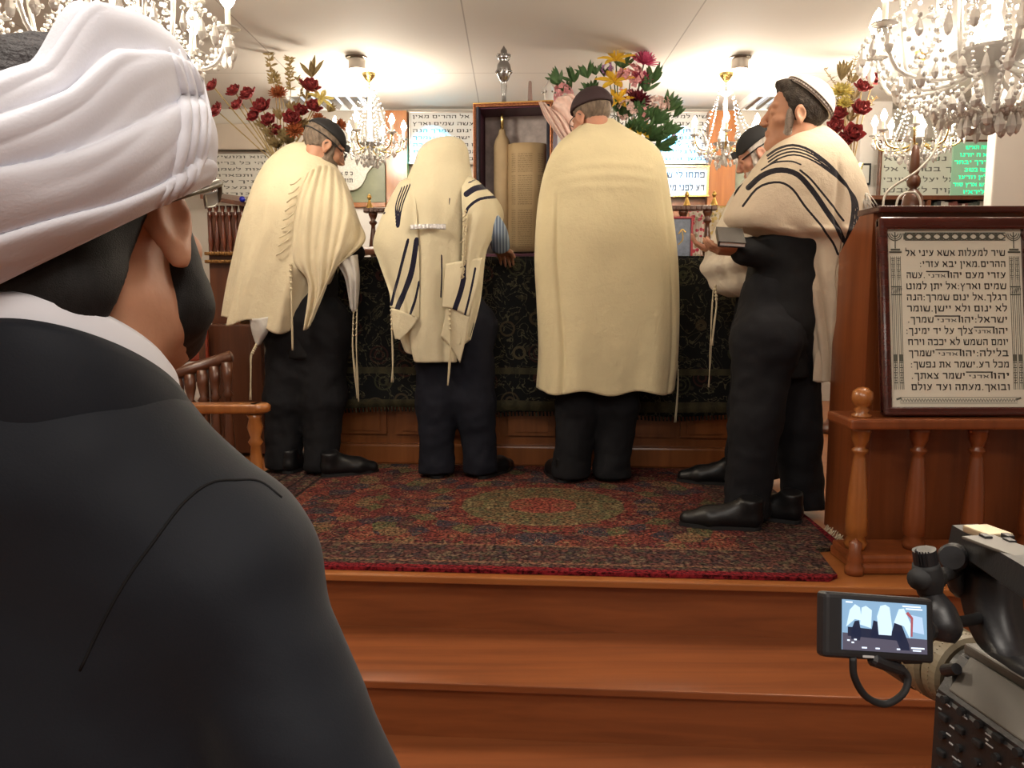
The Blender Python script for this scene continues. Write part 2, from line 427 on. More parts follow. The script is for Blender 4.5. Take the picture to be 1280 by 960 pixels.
# ------------------------------------------------------------------ Hebrew lettering (set right to left)
# each letter: strokes (x0, y0, x1, y1, thickness) in a cell one unit high, then its width
def _r(x0, x1, y0, y1): return (x0, (y0+y1)/2, x1, (y0+y1)/2, y1-y0)
def _v(x, y0, y1, t=0.17): return (x, y0, x, y1, t)
TOP = lambda a, b: _r(a, b, 0.80, 1.0)
BOT = lambda a, b: _r(a, b, 0.0, 0.19)
LETTERS = {
 'א': ([(0.02, 0.98, 0.80, 0.04, 0.20), (0.72, 1.0, 0.56, 0.42, 0.16), (0.08, 0.0, 0.28, 0.62, 0.15)], 0.84),
 'ב': ([TOP(0.02, 0.66), _v(0.60, 0.1, 0.95), BOT(0, 0.82)], 0.84), 'ג': ([TOP(0.08, 0.48), _v(0.42, 0.25, 0.95), (0.42, 0.34, 0.06, 0.04, 0.14), (0.42, 0.34, 0.52, 0.0, 0.15)], 0.58),
 'ד': ([TOP(0, 0.76), _v(0.60, 0, 0.95)], 0.78), 'ה': ([TOP(0, 0.76), _v(0.68, 0, 0.95), _v(0.12, 0, 0.58, 0.15)], 0.80),
 'ו': ([TOP(0, 0.28), _v(0.21, 0, 0.95)], 0.34), 'ז': ([TOP(0, 0.40), _v(0.21, 0, 0.9, 0.15)], 0.44), 'ח': ([TOP(0, 0.80), _v(0.71, 0, 0.95), _v(0.14, 0, 0.95)], 0.84),
 'ט': ([_v(0.09, 0.1, 1.0), BOT(0.05, 0.78), _v(0.71, 0.05, 0.95), TOP(0.42, 0.78)], 0.84), 'י': ([TOP(0, 0.28), (0.21, 0.9, 0.17, 0.5, 0.16)], 0.34),
 'כ': ([TOP(0, 0.66), _v(0.62, 0.08, 0.92), BOT(0, 0.68)], 0.74), 'ך': ([TOP(0, 0.68), _v(0.60, -0.34, 0.95)], 0.72), 'ל': ([_v(0.07, 0.9, 1.42, 0.13), TOP(0, 0.62), (0.56, 0.92, 0.54, 0.5, 0.17), (0.55, 0.52, 0.22, 0.0, 0.16)], 0.66),
 'מ': ([(0.06, 0.0, 0.24, 0.92, 0.14), (0.06, 1.0, 0.24, 0.72, 0.14), TOP(0.30, 0.76), _v(0.70, 0.05, 0.95), BOT(0.36, 0.78)], 0.84), 'ם': ([TOP(0, 0.78), _v(0.70, 0.05, 0.95), BOT(0.08, 0.78), _v(0.15, 0.05, 0.95)], 0.82),
 'נ': ([TOP(0.20, 0.50), _v(0.42, 0.08, 0.95), BOT(0, 0.52)], 0.56), 'ן': ([TOP(0, 0.28), _v(0.21, -0.34, 0.95)], 0.34), 'ס': ([TOP(0, 0.80), (0.14, 0.9, 0.24, 0.1, 0.16), (0.70, 0.9, 0.60, 0.1, 0.16), BOT(0.20, 0.66)], 0.84),
 'ע': ([(0.70, 1.0, 0.40, 0.10, 0.17), (0.10, 1.0, 0.44, 0.34, 0.16), (0.0, 0.02, 0.50, 0.20, 0.15)], 0.80), 'פ': ([TOP(0, 0.76), _v(0.70, 0.08, 0.95), BOT(0, 0.76), _v(0.08, 0.55, 0.95, 0.15), _r(0.08, 0.36, 0.48, 0.60)], 0.82),
 'ף': ([TOP(0, 0.76), _v(0.70, -0.34, 0.95), _v(0.08, 0.55, 0.95, 0.15), _r(0.08, 0.36, 0.48, 0.60)], 0.82), 'צ': ([(0.06, 1.0, 0.62, 0.16, 0.18), (0.70, 1.0, 0.44, 0.46, 0.15), BOT(0, 0.70)], 0.78), 'ץ': ([(0.06, 1.0, 0.30, 0.40, 0.16), (0.66, 1.0, 0.34, 0.46, 0.14), _v(0.30, -0.34, 0.5, 0.15)], 0.72),
 'ק': ([TOP(0, 0.76), (0.68, 0.92, 0.62, 0.30, 0.16), (0.64, 0.36, 0.42, 0.12, 0.14), _v(0.13, -0.34, 0.55, 0.14)], 0.80), 'ר': ([TOP(0, 0.64), _v(0.60, 0, 0.92)], 0.72), 'ש': ([BOT(0.12, 0.82), (0.06, 1.0, 0.18, 0.08, 0.16), (0.46, 1.0, 0.22, 0.14, 0.13), (0.88, 1.0, 0.78, 0.05, 0.17)], 0.96),
 'ת': ([TOP(0, 0.80), _v(0.72, 0, 0.95), _v(0.24, 0.05, 0.9, 0.15), BOT(0, 0.30)], 0.84), '.': ([_r(0.05, 0.21, 0, 0.17)], 0.30), ':': ([_r(0.05, 0.21, 0, 0.17), _r(0.05, 0.21, 0.55, 0.72)], 0.30)}
def text_bm(bm, s, h, M, width=None, bold=0.0, anchor='R', depth=0.0, font_scale=1.35):
    q = []; x = 0.0                                   # set from the right edge leftwards
    for c in s:
        if c == ' ': x -= 0.42; continue
        st, w_ = LETTERS[c]; x -= w_; q += [(x+a, b, x+d, e, t) for a, b, d, e, t in st]; x -= 0.15
    W = -(x+0.15); k = h*0.80*font_scale/1.35; sx = k if width is None else width/W; off = W/2 if anchor == 'C' else (W if anchor == 'L' else 0)
    for a, b, d, e, t in q:
        L = math.hypot(d-a, e-b); nx, ny = -(e-b)/L*t/2, (d-a)/L*t/2
        bm.faces.new([bm.verts.new(M @ Vector(((px+off)*sx, py*k, 0))) for px, py in ((a-nx, b-ny), (d-nx, e-ny), (d+nx, e+ny), (a+nx, b+ny))])
def board_frame(o, xdir, updir):
    x = Vector(xdir).normalized(); z = x.cross(Vector(updir)).normalized(); y = z.cross(x)
    M = Matrix((x, y, z)).transposed().to_4x4(); M.translation = o; return M
FACE = lambda p: board_frame(p, (1, 0, 0), (0, 0, 1))      # local x right, y up, z towards the hall
# ------------------------------------------------------------------ the setting
bm = B(); box(bm, (0.6, 2, -0.05), (9.0, 13, 0.1)); struct('floor', bm, M_FLOOR)
def ceiling_mat():
    m = M_CEIL; N = m.node_tree; b = N.nodes['Principled BSDF']
    tc = N.nodes.new('ShaderNodeTexCoord'); br = N.nodes.new('ShaderNodeTexBrick')
    mp = N.nodes.new('ShaderNodeMapping'); mp.inputs['Rotation'].default_value = (0, 0, math.pi/2); mp.inputs['Location'].default_value = (0.62, 0.25, 0)
    N.links.new(tc.outputs['Object'], mp.inputs[0]); N.links.new(mp.outputs[0], br.inputs['Vector'])
    br.inputs['Scale'].default_value = 1.0; br.inputs['Brick Width'].default_value = 1.6; br.inputs['Row Height'].default_value = 1.2
    br.inputs['Mortar Size'].default_value = 0.004; br.inputs['Color1'].default_value = (0.70, 0.665, 0.61, 1); br.inputs['Color2'].default_value = (0.68, 0.645, 0.59, 1)
    br.inputs['Mortar'].default_value = (0.42, 0.39, 0.35, 1); br.offset = 0.0
    N.links.new(br.outputs['Color'], b.inputs['Base Color'])
ceiling_mat()
bm = B(); box(bm, (0.6, 2, CEIL+0.05), (9.0, 13, 0.1)); struct('ceiling', bm, M_CEIL)
WY = 6.45
bm = B(); box(bm, (0.6, WY+0.06, 1.45), (9.0, 0.1, 2.9)); struct('wall_back', bm, M_WALL)
bm = B(); box(bm, (-3.85, 2, 1.45), (0.1, 13, 2.9)); struct('wall_left', bm, M_WALL)
bm = B(); box(bm, (5.05, 2, 1.45), (0.1, 13, 2.9)); struct('wall_right', bm, M_WALL)
bm = B(); box(bm, (0.6, -4.45, 1.45), (9.0, 0.1, 2.9)); struct('wall_rear', bm, M_WALL)
# platform and its steps, turned a little
YAW = -0.070
PM = Matrix.Translation((0, 2.41, 0)) @ Matrix.Rotation(YAW, 4, 'Z')
def prot(bm, c, s, bev=0): vs = box(bm, c, s, bev); tf(bm, list({v for v in vs}), PM)
bm = B(); prot(bm, (0.3, 2.2, 0.29), (6.6, 4.36, 0.575)); tag(obj('floor_platform', bm, W_STEP), kind='structure')
bm = B(); prot(bm, (0.3, 2.18, 0.588), (6.6, 4.40, 0.022), 0.004); tag(obj('floor_platform_edge', bm, W_NOSE), kind='structure')
S1, S2, S3 = 0.416, 0.250, 0.125
for i, (z, y0, y1) in enumerate(((S1, -0.335, 0.03), (S2, -0.72, -0.30), (S3, -1.10, -0.68))):
    bm = B(); prot(bm, (0.3, (y0+0.012+y1)/2, (z-0.018)/2), (6.6, y1-y0-0.012, z-0.018)); prot(bm, (0.3, (y0-0.006+y1)/2, z-0.011), (6.6, y1-y0+0.006, 0.022), 0.004)
    tag(obj('floor_step', bm, W_STEP), kind='structure')
# rear wall panels, pilasters
def wp(px, py, Y=WY): return at(px, py, Y)
def wbox(bm, x0, y0, x1, y1, Y, d, bev=0.004):
    a = at(x0, y0, Y); b = at(x1, y1, Y); box(bm, ((a.x+b.x)/2, Y+d/2, (a.z+b.z)/2), (abs(b.x-a.x), d, abs(a.z-b.z)), bev)
M_MARB = mat('green_marble', (0.19, 0.21, 0.135), 0.3, var=(6, 0.25))
M_WMARB = mat('white_marble', (0.72, 0.70, 0.66), 0.35, var=(5, 0.08))
M_BEIGE = mat('beige_panel', (0.55, 0.48, 0.40), 0.6)
for k, (a, b_) in enumerate(((481, 511), (887, 916))):
    bm = B(); wbox(bm, a, 138, b_, 330, 6.30, 0.15); p = struct('trim_%d' % (k+1), bm, W_ORANGE)
bm = B(); wbox(bm, 424, 185, 482, 253, 6.38, 0.07); struct('trim_3', bm, M_MARB)
bm = B(); wbox(bm, 915, 170, 955, 262, 6.38, 0.07); struct('trim_4', bm, M_MARB)
bm = B(); wbox(bm, 424, 253, 482, 259, 6.33, 0.1); struct('trim_5', bm, W_ORANGE)
bm = B(); wbox(bm, 424, 259, 520, 420, 6.36, 0.09); struct('trim_6', bm, M_WMARB)
bm = B(); wbox(bm, 258, 154, 330, 187, 6.30, 0.15, 0.01); wbox(bm, 332, 150, 345, 330, 6.34, 0.11, 0.01); struct('trim_7', bm, M_BEIGE)
bm = B(); wbox(bm, 511, 246, 887, 420, 6.37, 0.08); struct('trim_8', bm, W_TABLE)
bm = B(); a = at(1242, 200, 4.9); box(bm, (a.x+0.30, 4.94, 1.75), (0.60, 0.08, 2.3), 0.01); struct('wall_column', bm, M_WHITEW)
bm = B(); wbox(bm, 1078, 126, 1106, 330, 6.2, 0.25, 0.01); struct('trim_9', bm, M_WHITEW)
bm = B(); box(bm, (-2.15, 4.78, 0.97), (1.0, 0.05, 0.74), 0.004); tag(obj('wall_low_white', bm, M_WHITEW), kind='structure')

# ------------------------------------------------------------------ written boards on the rear wall
PS = ['שיר למעלות אשא עיני אל ההרים מאין', 'יבא עזרי עזרי מעם ה עשה שמים וארץ', 'אל יתן למוט רגלך אל ינום שמרך הנה', 'לא ינום ולא יישן שומר ישראל ה שמרך',
      'ה צלך על יד ימינך יומם השמש לא יככה', 'וירח בלילה ה ישמרך מכל רע ישמר את', 'נפשך ה ישמר צאתך ובואך מעתה ועד', 'עולם פתחו לי שערי צדק אבא בם אודה']
M_BOARDW = mat('white_board', (0.50, 0.50, 0.49), 0.35, coat=0.2)
M_BOARDG = mat('grey_white_board', (0.62, 0.61, 0.56), 0.4)
M_BLUEGL = mat('lit_white_glass', (0.75, 0.78, 0.8), 0.2, emit=(0.75, 0.88, 1.0), es=0.55)
def board(name, label, cat, x0, y0, x1, y1, Y, mb, mf, lines, mt, hfrac=0.62, pad=0.05, depth=0.03, cols=1, group=None):
    a = at(x0, y0, Y); b = at(x1, y1, Y); W = b.x-a.x; H = a.z-b.z
    t = thing(name, label, cat, ((a.x+b.x)/2, Y, b.z), group)
    bm = B(); box(bm, ((a.x+b.x)/2, Y+depth/2, (a.z+b.z)/2), (W, depth, H), 0.003); obj('panel', bm, mb, t)
    if mf:
        bm = B(); f = 0.014
        for (cx, cz, sx, sz) in (((a.x+b.x)/2, a.z, W+f*2, f), ((a.x+b.x)/2, b.z, W+f*2, f), (a.x, (a.z+b.z)/2, f, H), (b.x, (a.z+b.z)/2, f, H)):
            box(bm, (cx, Y+depth/2-0.004, cz), (sx, depth+0.012, sz), 0.002)
        obj('frame', bm, mf, t)
    bm = B(); n = len(lines); lh = H/(n+0.3); cw = W/cols
    for c in range(cols):
        for i, s in enumerate(lines):
            p = Vector((a.x+cw*(c+1)-pad*cw, Y-0.0015, a.z-lh*(i+0.88)))
            text_bm(bm, s, lh*hfrac, FACE(p), cw*(1-2*pad), bold=0.002)
    obj('lettering', bm, mt, t)
    return t
board('wall_text_board', 'long glossy white board of black Hebrew lines high on the rear wall behind the scroll case', 'sign', 512, 140, 886, 204, 6.38, M_BOARDW, M_STEEL, PS[:7], M_INK, 0.55, 0.02, 0.04, cols=2)
board('plaque', 'cream plaque with two large Hebrew lines low on the wall, right of the central man', 'sign', 790, 208, 884, 245, 6.30, M_BOARDG, M_BRASS, ['פתחו לי שערי צדק', 'דע לפני מי אתה עומד'], M_INK, 0.55, 0.04)
board('wall_text_board', 'white board of dark Hebrew lines on the left wall beside the turbaned man', 'sign', 263, 191, 402, 247, 6.30, M_BOARDG, M_STEEL,
      ['לך תשועת הוא ומושיע', 'ואבותינו אלהי כל בריה', 'ברכות והודאות לשמך', 'כל שמחותינו ותפארת', 'ועל נפלאותיך ועל', 'כל ישועתך ומעלת', 'אשמחה בגורים'], M_INKG, 0.5, 0.03)
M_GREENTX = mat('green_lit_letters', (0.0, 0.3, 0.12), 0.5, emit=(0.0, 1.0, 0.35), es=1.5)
bd = board('wall_text_board', 'greyish board whose right half glows with green Hebrew letters above the bookshelf', 'sign', 1102, 176, 1243, 246, 6.0, mat('board_green_grey', (0.50, 0.53, 0.46), 0.35), W_DARK,
      ['לדוד מזמור', 'אליך ה נפשי אשא', 'אלהי בך בטחתי אל', 'אבושה אל יעלצו אויבי', 'גם כל קויך לא יבשו'], M_INKG, 0.5, 0.03)
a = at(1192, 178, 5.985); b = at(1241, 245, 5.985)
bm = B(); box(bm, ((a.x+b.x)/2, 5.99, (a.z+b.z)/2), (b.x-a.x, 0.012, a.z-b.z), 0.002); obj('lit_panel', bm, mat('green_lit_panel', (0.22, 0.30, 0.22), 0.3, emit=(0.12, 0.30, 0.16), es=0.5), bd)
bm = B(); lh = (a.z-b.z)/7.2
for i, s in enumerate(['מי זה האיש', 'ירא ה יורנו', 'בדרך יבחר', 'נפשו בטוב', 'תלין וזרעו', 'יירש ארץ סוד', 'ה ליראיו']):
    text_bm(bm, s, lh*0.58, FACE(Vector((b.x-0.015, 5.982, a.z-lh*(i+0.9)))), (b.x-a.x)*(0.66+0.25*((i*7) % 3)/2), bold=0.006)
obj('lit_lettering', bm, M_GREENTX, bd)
# wavy white plaque on the green marble
t = thing('wavy_plaque', 'white wavy-edged plaque with small Hebrew letters on green marble under the left chandelier', 'sign', at(445, 240, 6.36))
pts = [(404, 180), (474, 180), (473, 195), (467, 207), (460, 216), (456, 226), (449, 235), (437, 238), (424, 232), (412, 226), (404, 215)]
bm = B(); prism(bm, [((at(x, y, 6.36)).x, (at(x, y, 6.36)).z) for x, y in [tuple(q[:2]) for q in spline([(x, y, 0) for x, y in pts+[pts[0]]], 60)[:-1]]], 0, 0.025, Matrix(((1, 0, 0, 0), (0, 0, 1, 6.34), (0, 1, 0, 0), (0, 0, 0, 1))))
bmesh.ops.recalc_face_normals(bm, faces=bm.faces); obj('panel', bm, mat('speckled_white', (0.66, 0.65, 0.58), 0.5, var=(90, 0.16)), t)
bm = B(); text_bm(bm, 'כ ס א', 0.033, FACE(at(441, 219, 6.337)), 0.10, 0.002); text_bm(bm, 'תורה', 0.036, FACE(at(441, 228, 6.337)), 0.105, 0.002); obj('lettering', bm, M_INK, t)

# ------------------------------------------------------------------ fixtures on the ceiling
def louver(x, label):
    t = thing('ceiling_louver_light', label, 'ceiling light', (x, 6.02, CEIL-0.004), 'louvred ceiling lights')
    bm = B()
    for sx in (-1, 1): box(bm, (x+sx*0.30, 6.02, CEIL-0.03), (0.02, 0.46, 0.06), 0.003)
    for sy in (-1, 1): box(bm, (x, 6.02+sy*0.22, CEIL-0.03), (0.6, 0.02, 0.06), 0.003)
    obj('frame', bm, M_WHITE, t)
    bm = B(); box(bm, (x, 6.02, CEIL-0.008), (0.58, 0.42, 0.008)); obj('diffuser', bm, mat('louver_glow', (0.8, 0.85, 0.9), 0.5, emit=(0.8, 0.9, 1.0), es=0.8), t)
    bm = B()
    for k in range(7): box(bm, (x-0.25+k*0.083, 6.02, CEIL-0.035), (0.022, 0.42, 0.04), 0.002, Euler((0, 0.5, 0)))
    obj('louver_blades', bm, M_STEEL, t)
louver(-1.30, 'louvred ceiling light above the left chandelier'); louver(2.02, 'louvred ceiling light above the man in the white cap')
def can(px, label):
    p = at(px, 71, 5.07); t = thing('ceiling_spotlight', label, 'ceiling light', (p.x, p.y, CEIL), 'round metal ceiling cans')
    bm = B(); lathe(bm, [(0.02, CEIL), (0.065, CEIL), (0.068, CEIL-0.008), (0.05, CEIL-0.014), (0.02, CEIL-0.014)], Matrix.Translation((p.x, p.y, 0)), 24); obj('rim', bm, M_STEEL, t)
    bm = B(); lathe(bm, [(0.03, CEIL-0.01), (0.052, CEIL-0.01), (0.052, CEIL-0.066), (0.047, CEIL-0.07), (0.02, CEIL-0.062)], Matrix.Translation((p.x, p.y, 0)), 24); obj('can', bm, M_STEEL, t)
can(446, 'round metal ceiling can on the left, beside the brass chandelier mount'); can(925, 'round metal ceiling can right of centre, above the white cap')

# ------------------------------------------------------------------ chandeliers
def crystal(bm, p, r, L):
    lathe(bm, [(0.001, 0), (r*0.55, -L*0.25), (r, -L*0.62), (r*0.6, -L*0.88), (0.001, -L)], Matrix.Translation(p), 6, cap=False)
def chandelier(label, P, zb, Rr, arms, power, drops, group, seed=0, mount=None, bulb=0.02):
    rnd = random.Random(seed); x, y = P; t = thing('chandelier', label, 'chandelier', (x, y, CEIL), group); T = Matrix.Translation
    H = CEIL-zb
    bm = B(); lathe(bm, [(0.004, CEIL), (0.045, CEIL), (0.042, CEIL-0.015), (0.02, CEIL-0.045), (0.006, CEIL-0.055)], T((x, y, 0)), 18); obj('ceiling_rose', bm, M_BRASS, t)
    bm = B(); zt = zb+H*0.74 if mount is None else mount
    k = 0; z = CEIL-0.05
    while z > zt:
        tube(bm, [(x+0.006*math.cos(a)*(k % 2), y+0.006*math.cos(a)*((k+1) % 2), z-0.010+0.012*math.sin(a)) for a in np.linspace(0, 2*math.pi, 9)], 0.002, 5, cap=False); z -= 0.019; k += 1
    obj('chain', bm, M_BRASS, t)
    bm = B(); hz = zt-zb
    lathe(bm, [(0.006, zb+0.02), (0.022, zb+0.05), (0.012, zb+0.08), (0.028*Rr/0.23, zb+hz*0.3), (0.014, zb+hz*0.45), (0.022, zb+hz*0.55), (0.01, zb+hz*0.7), (0.016, zb+hz*0.85), (0.005, zt)], T((x, y, 0)), 16); obj('stem', bm, M_CRYST, t)
    bm = B(); lathe(bm, [(0.01, zb+hz*0.22), (0.075*Rr/0.23, zb+hz*0.30), (0.078*Rr/0.23, zb+hz*0.31), (0.02, zb+hz*0.27)], T((x, y, 0)), 18); obj('glass_dish', bm, M_CRYST, t); bm = B(); lathe(bm, [(0.008, zt-0.03), (0.05*Rr/0.23, zt), (0.052*Rr/0.23, zt+0.006), (0.01, zt-0.01)], T((x, y, 0)), 16); obj('glass_dish', bm, M_CRYST, t)
    sc = Rr/0.23; spots = []
    for i in range(arms):
        a = 2*math.pi*(i+0.3)/arms; ca, sa = math.cos(a), math.sin(a); rr = Rr*(1 if i % 2 == 0 or arms < 9 else 0.72); zc = zb+hz*(0.38 if i % 2 == 0 or arms < 9 else 0.55)
        bm = B(); tube(bm, [(x+ca*0.015, y+sa*0.015, zb+hz*0.28), (x+ca*rr*0.4, y+sa*rr*0.4, zb+hz*0.20), (x+ca*rr*0.85, y+sa*rr*0.85, zb+hz*0.22), (x+ca*rr, y+sa*rr, zc)], 0.006*sc**0.5, 7, 14)
        ar = obj('arm', bm, M_BRASS if power < 60 else M_CRYST, t, True)
        bm = B(); lathe(bm, [(0.004, zc-0.004), (0.030*sc**0.6, zc+0.006), (0.031*sc**0.6, zc+0.010), (0.012, zc+0.004)], T((x+ca*rr, y+sa*rr, 0)), 12); obj('drip_pan', bm, M_CRYST, ar)
        bm = B(); lathe(bm, [(0.0095, zc), (0.0095, zc+0.055*sc**0.5), (0.008, zc+0.058*sc**0.5)], T((x+ca*rr, y+sa*rr, 0)), 10); obj('candle', bm, M_CANDLE, ar)
        z0 = zc+0.057*sc**0.5; hb = bulb*3.6
        bm = B(); lathe(bm, [(0.006, z0), (bulb*0.75, z0+hb*0.2), (bulb, z0+hb*0.42), (bulb*0.6, z0+hb*0.75), (0.001, z0+hb)], T((x+ca*rr, y+sa*rr, 0)), 12, cap=False); obj('bulb', bm, M_BULB, ar, True)
        spots.append((x+ca*rr, y+sa*rr, zc)); 
    n = 0
    ring_spec = [(Rr*1.02, zb+hz*0.36, 0.30), (Rr*0.72, zb+hz*0.24, 0.30), (Rr*0.42, zb+hz*0.14, 0.25), (Rr*0.2, zb+hz*0.08, 0.15)]
    for (r0, z0, share) in ring_spec:
        m = int(drops*share)
        for k in range(m):
            a = 2*math.pi*(k+rnd.random()*0.4)/m; L = 0.045*sc**0.7*(0.8+0.5*rnd.random()); bm = B(); q = (x+r0*math.cos(a), y+r0*math.sin(a), z0-0.01*rnd.random())
            crystal(bm, q, 0.011*sc**0.7*(0.8+0.4*rnd.random()), L); ball(bm, (q[0], q[1], q[2]+0.007), 0.006*sc**0.6, 6, 5); obj('crystal_drop', bm, M_CRYST, t); n += 1
    bm = B()
    for (r0, z0, r1, z1, m) in ((0.05*sc, zt, Rr, zb+hz*0.38, arms), (Rr, zb+hz*0.38, 0.12*Rr, zb+0.06, arms*2), (0.05*sc, zt, 0.6*Rr, zb+hz*0.28, arms)):
        for k in range(m):
            a = 2*math.pi*(k+0.3)/m
            for s in np.linspace(0, 1, 15 if power < 60 else 20):
                r = r0+(r1-r0)*s; z = z0+(z1-z0)*s-0.05*sc*math.sin(math.pi*s)*(1 if z0 > z1 else 1)
                ball(bm, (x+r*math.cos(a), y+r*math.sin(a), z), 0.0065*sc**0.6, 6, 4)
    tag(obj('bead_strands', bm, M_CRYST, t), kind='stuff')
    bm = B(); ball(bm, (x, y, zb+0.022), 0.022*sc**0.6, 10, 8); obj('crystal_ball', bm, M_CRYST, t)
    o = lamp('chandelier_lamp', 'POINT', (x, y, zb+hz*0.62), power, WARM, Rr*0.5)
    return t
c1 = at(461, 92, 5.43); c2 = at(908, 92, 5.43)
chandelier('small lit crystal chandelier hanging behind the left man in the black cap', (c1.x, c1.y), 2.31, 0.225, 6, 40, 52, 'crystal chandeliers', 1, 2.78)
chandelier('small lit crystal chandelier hanging right of the fresh bouquet', (c2.x, c2.y), 2.31, 0.225, 6, 40, 52, 'crystal chandeliers', 2, 2.78)
c3 = at(1146, 205, 4.95)
chandelier('lit crystal chandelier above the dark wood podium, in front of the bookshelf', (c3.x, c3.y), c3.z-0.01, 0.245, 8, 30, 64, 'crystal chandeliers', 3, 2.74)
c4 = at(1236, 166, 2.75)
chandelier('large brilliant crystal chandelier nearest, above the framed Hebrew board', (c4.x, c4.y), c4.z, 0.40, 12, 66, 96, 'crystal chandeliers', 4, 2.85, 0.03)
c5 = at(150, 140, 2.85)
chandelier('large brilliant crystal chandelier glowing behind the white turban', (c5.x, c5.y), c5.z, 0.37, 12, 66, 96, 'crystal chandeliers', 5, 2.85, 0.03)
# added blue spots that stand in for the glare on the long board
lamp('board_glare_spot', 'SPOT', (-0.62, 6.15, 2.84), 260, (0.02, 0.60, 1.0), 0.04, (R(35), 0, 0), spot=R(62))
lamp('board_glare_spot', 'SPOT', (1.30, 6.15, 2.84), 130, (0.04, 0.45, 1.0), 0.04, (R(35), 0, 0), spot=R(62))
# ------------------------------------------------------------------ rug on the platform
def carpet_mat():
    m = bpy.data.materials.new('persian_rug'); m.use_nodes = True; N = m.node_tree; b = N.nodes['Principled BSDF']
    tc = N.nodes.new('ShaderNodeTexCoord'); sep = N.nodes.new('ShaderNodeSeparateXYZ'); N.links.new(tc.outputs['Object'], sep.inputs[0])
    ax = math_(N, 'ABSOLUTE', math_(N, 'SUBTRACT', sep.outputs[0], 0.07)); ay = math_(N, 'ABSOLUTE', math_(N, 'SUBTRACT', sep.outputs[1], 0.80))
    cb = N.nodes.new('ShaderNodeCombineXYZ'); N.links.new(ax, cb.inputs[0]); N.links.new(ay, cb.inputs[1])
    def vor(sc, feat='F1'):
        v = N.nodes.new('ShaderNodeTexVoronoi'); v.inputs['Scale'].default_value = sc; v.feature = feat; v.inputs['Randomness'].default_value = 0.85; N.links.new(cb.outputs[0], v.inputs['Vector']); return v
    v1, v2 = vor(13), vor(44)
    sp = N.nodes.new('ShaderNodeSeparateXYZ'); N.links.new(v1.outputs['Color'], sp.inputs[0])
    sp2 = N.nodes.new('ShaderNodeSeparateXYZ'); N.links.new(v2.outputs['Color'], sp2.inputs[0])
    pal = ramp(N, [(0, (0.125, 0.028, 0.026)), (0.24, (0.19, 0.052, 0.036)), (0.42, (0.06, 0.026, 0.028)), (0.56, (0.11, 0.028, 0.028)), (0.70, (0.035, 0.035, 0.05)), (0.80, (0.17, 0.11, 0.06)), (0.91, (0.09, 0.095, 0.045))], sp.outputs[0], True)
    pal2 = ramp(N, [(0, (0.09, 0.022, 0.022)), (0.28, (0.19, 0.058, 0.038)), (0.45, (0.04, 0.028, 0.036)), (0.60, (0.22, 0.155, 0.095)), (0.78, (0.085, 0.09, 0.045)), (0.9, (0.13, 0.028, 0.026))], sp2.outputs[1], True)
    ringf = math_(N, 'GREATER_THAN', math_(N, 'SINE', math_(N, 'MULTIPLY', v1.outputs['Distance'], 60.0)), 0.3)
    c = mix(N, math_(N, 'MULTIPLY', ringf, 0.75), pal.outputs[0], pal2.outputs[0])
    # central medallion
    r2 = math_(N, 'SQRT', math_(N, 'ADD', math_(N, 'POWER', math_(N, 'MULTIPLY', ax, 2.6), 2.0), math_(N, 'POWER', math_(N, 'MULTIPLY', ay, 2.9), 2.0)))
    med = math_(N, 'LESS_THAN', r2, 0.86); med2 = math_(N, 'LESS_THAN', r2, 0.36); med3 = math_(N, 'LESS_THAN', r2, 1.0)
    g = mix(N, 0.55, pal2.outputs[0], (0.13, 0.125, 0.06)); c = mix(N, med3, c, mix(N, 0.5, pal2.outputs[0], (0.16, 0.03, 0.025)))
    c = mix(N, med, c, g); c = mix(N, med2, c, mix(N, 0.6, pal2.outputs[0], (0.26, 0.06, 0.045)))
    # front border
    bd = math_(N, 'LESS_THAN', sep.outputs[1], 0.27); c = mix(N, bd, c, mix(N, 0.62, pal2.outputs[0], (0.05, 0.035, 0.035)))
    for a_, b_ in ((0.26, 0.275), (0.085, 0.10)):
        ln = math_(N, 'MULTIPLY', math_(N, 'GREATER_THAN', sep.outputs[1], a_), math_(N, 'LESS_THAN', sep.outputs[1], b_)); c = mix(N, math_(N, 'MULTIPLY', ln, 0.6), c, (0.22, 0.12, 0.07))
    rb = math_(N, 'GREATER_THAN', math_(N, 'ADD', sep.outputs[0], math_(N, 'MULTIPLY', sep.outputs[1], 0.06)), 0.84); c = mix(N, rb, c, mix(N, 0.62, pal2.outputs[0], (0.06, 0.04, 0.036)))
    lb = math_(N, 'LESS_THAN', sep.outputs[0], -0.98); c = mix(N, lb, c, mix(N, 0.55, pal2.outputs[0], (0.05, 0.035, 0.035)))
    for a_ in (-0.99, -1.07, -1.16): c = mix(N, math_(N, 'MULTIPLY', math_(N, 'LESS_THAN', math_(N, 'ABSOLUTE', math_(N, 'SUBTRACT', sep.outputs[0], a_)), 0.007), 0.8), c, (0.015, 0.012, 0.016))
    rim = math_(N, 'MAXIMUM', math_(N, 'LESS_THAN', sep.outputs[1], 0.055), math_(N, 'GREATER_THAN', sep.outputs[0], 1.092))
    c = mix(N, rim, c, (0.16, 0.012, 0.018))
    nz = N.nodes.new('ShaderNodeTexNoise'); nz.inputs['Scale'].default_value = 85; nz.inputs['Detail'].default_value = 3; N.links.new(tc.outputs['Object'], nz.inputs['Vector'])
    fl = ramp(N, [(0.38, (0.18, 0.19, 0.20)), (0.64, (1.45, 1.40, 1.32))], nz.outputs['Fac'])
    mm = N.nodes.new('ShaderNodeMix'); mm.data_type = 'RGBA'; mm.blend_type = 'MULTIPLY'; mm.inputs[0].default_value = 1; N.links.new(c, mm.inputs[6]); N.links.new(fl.outputs[0], mm.inputs[7])
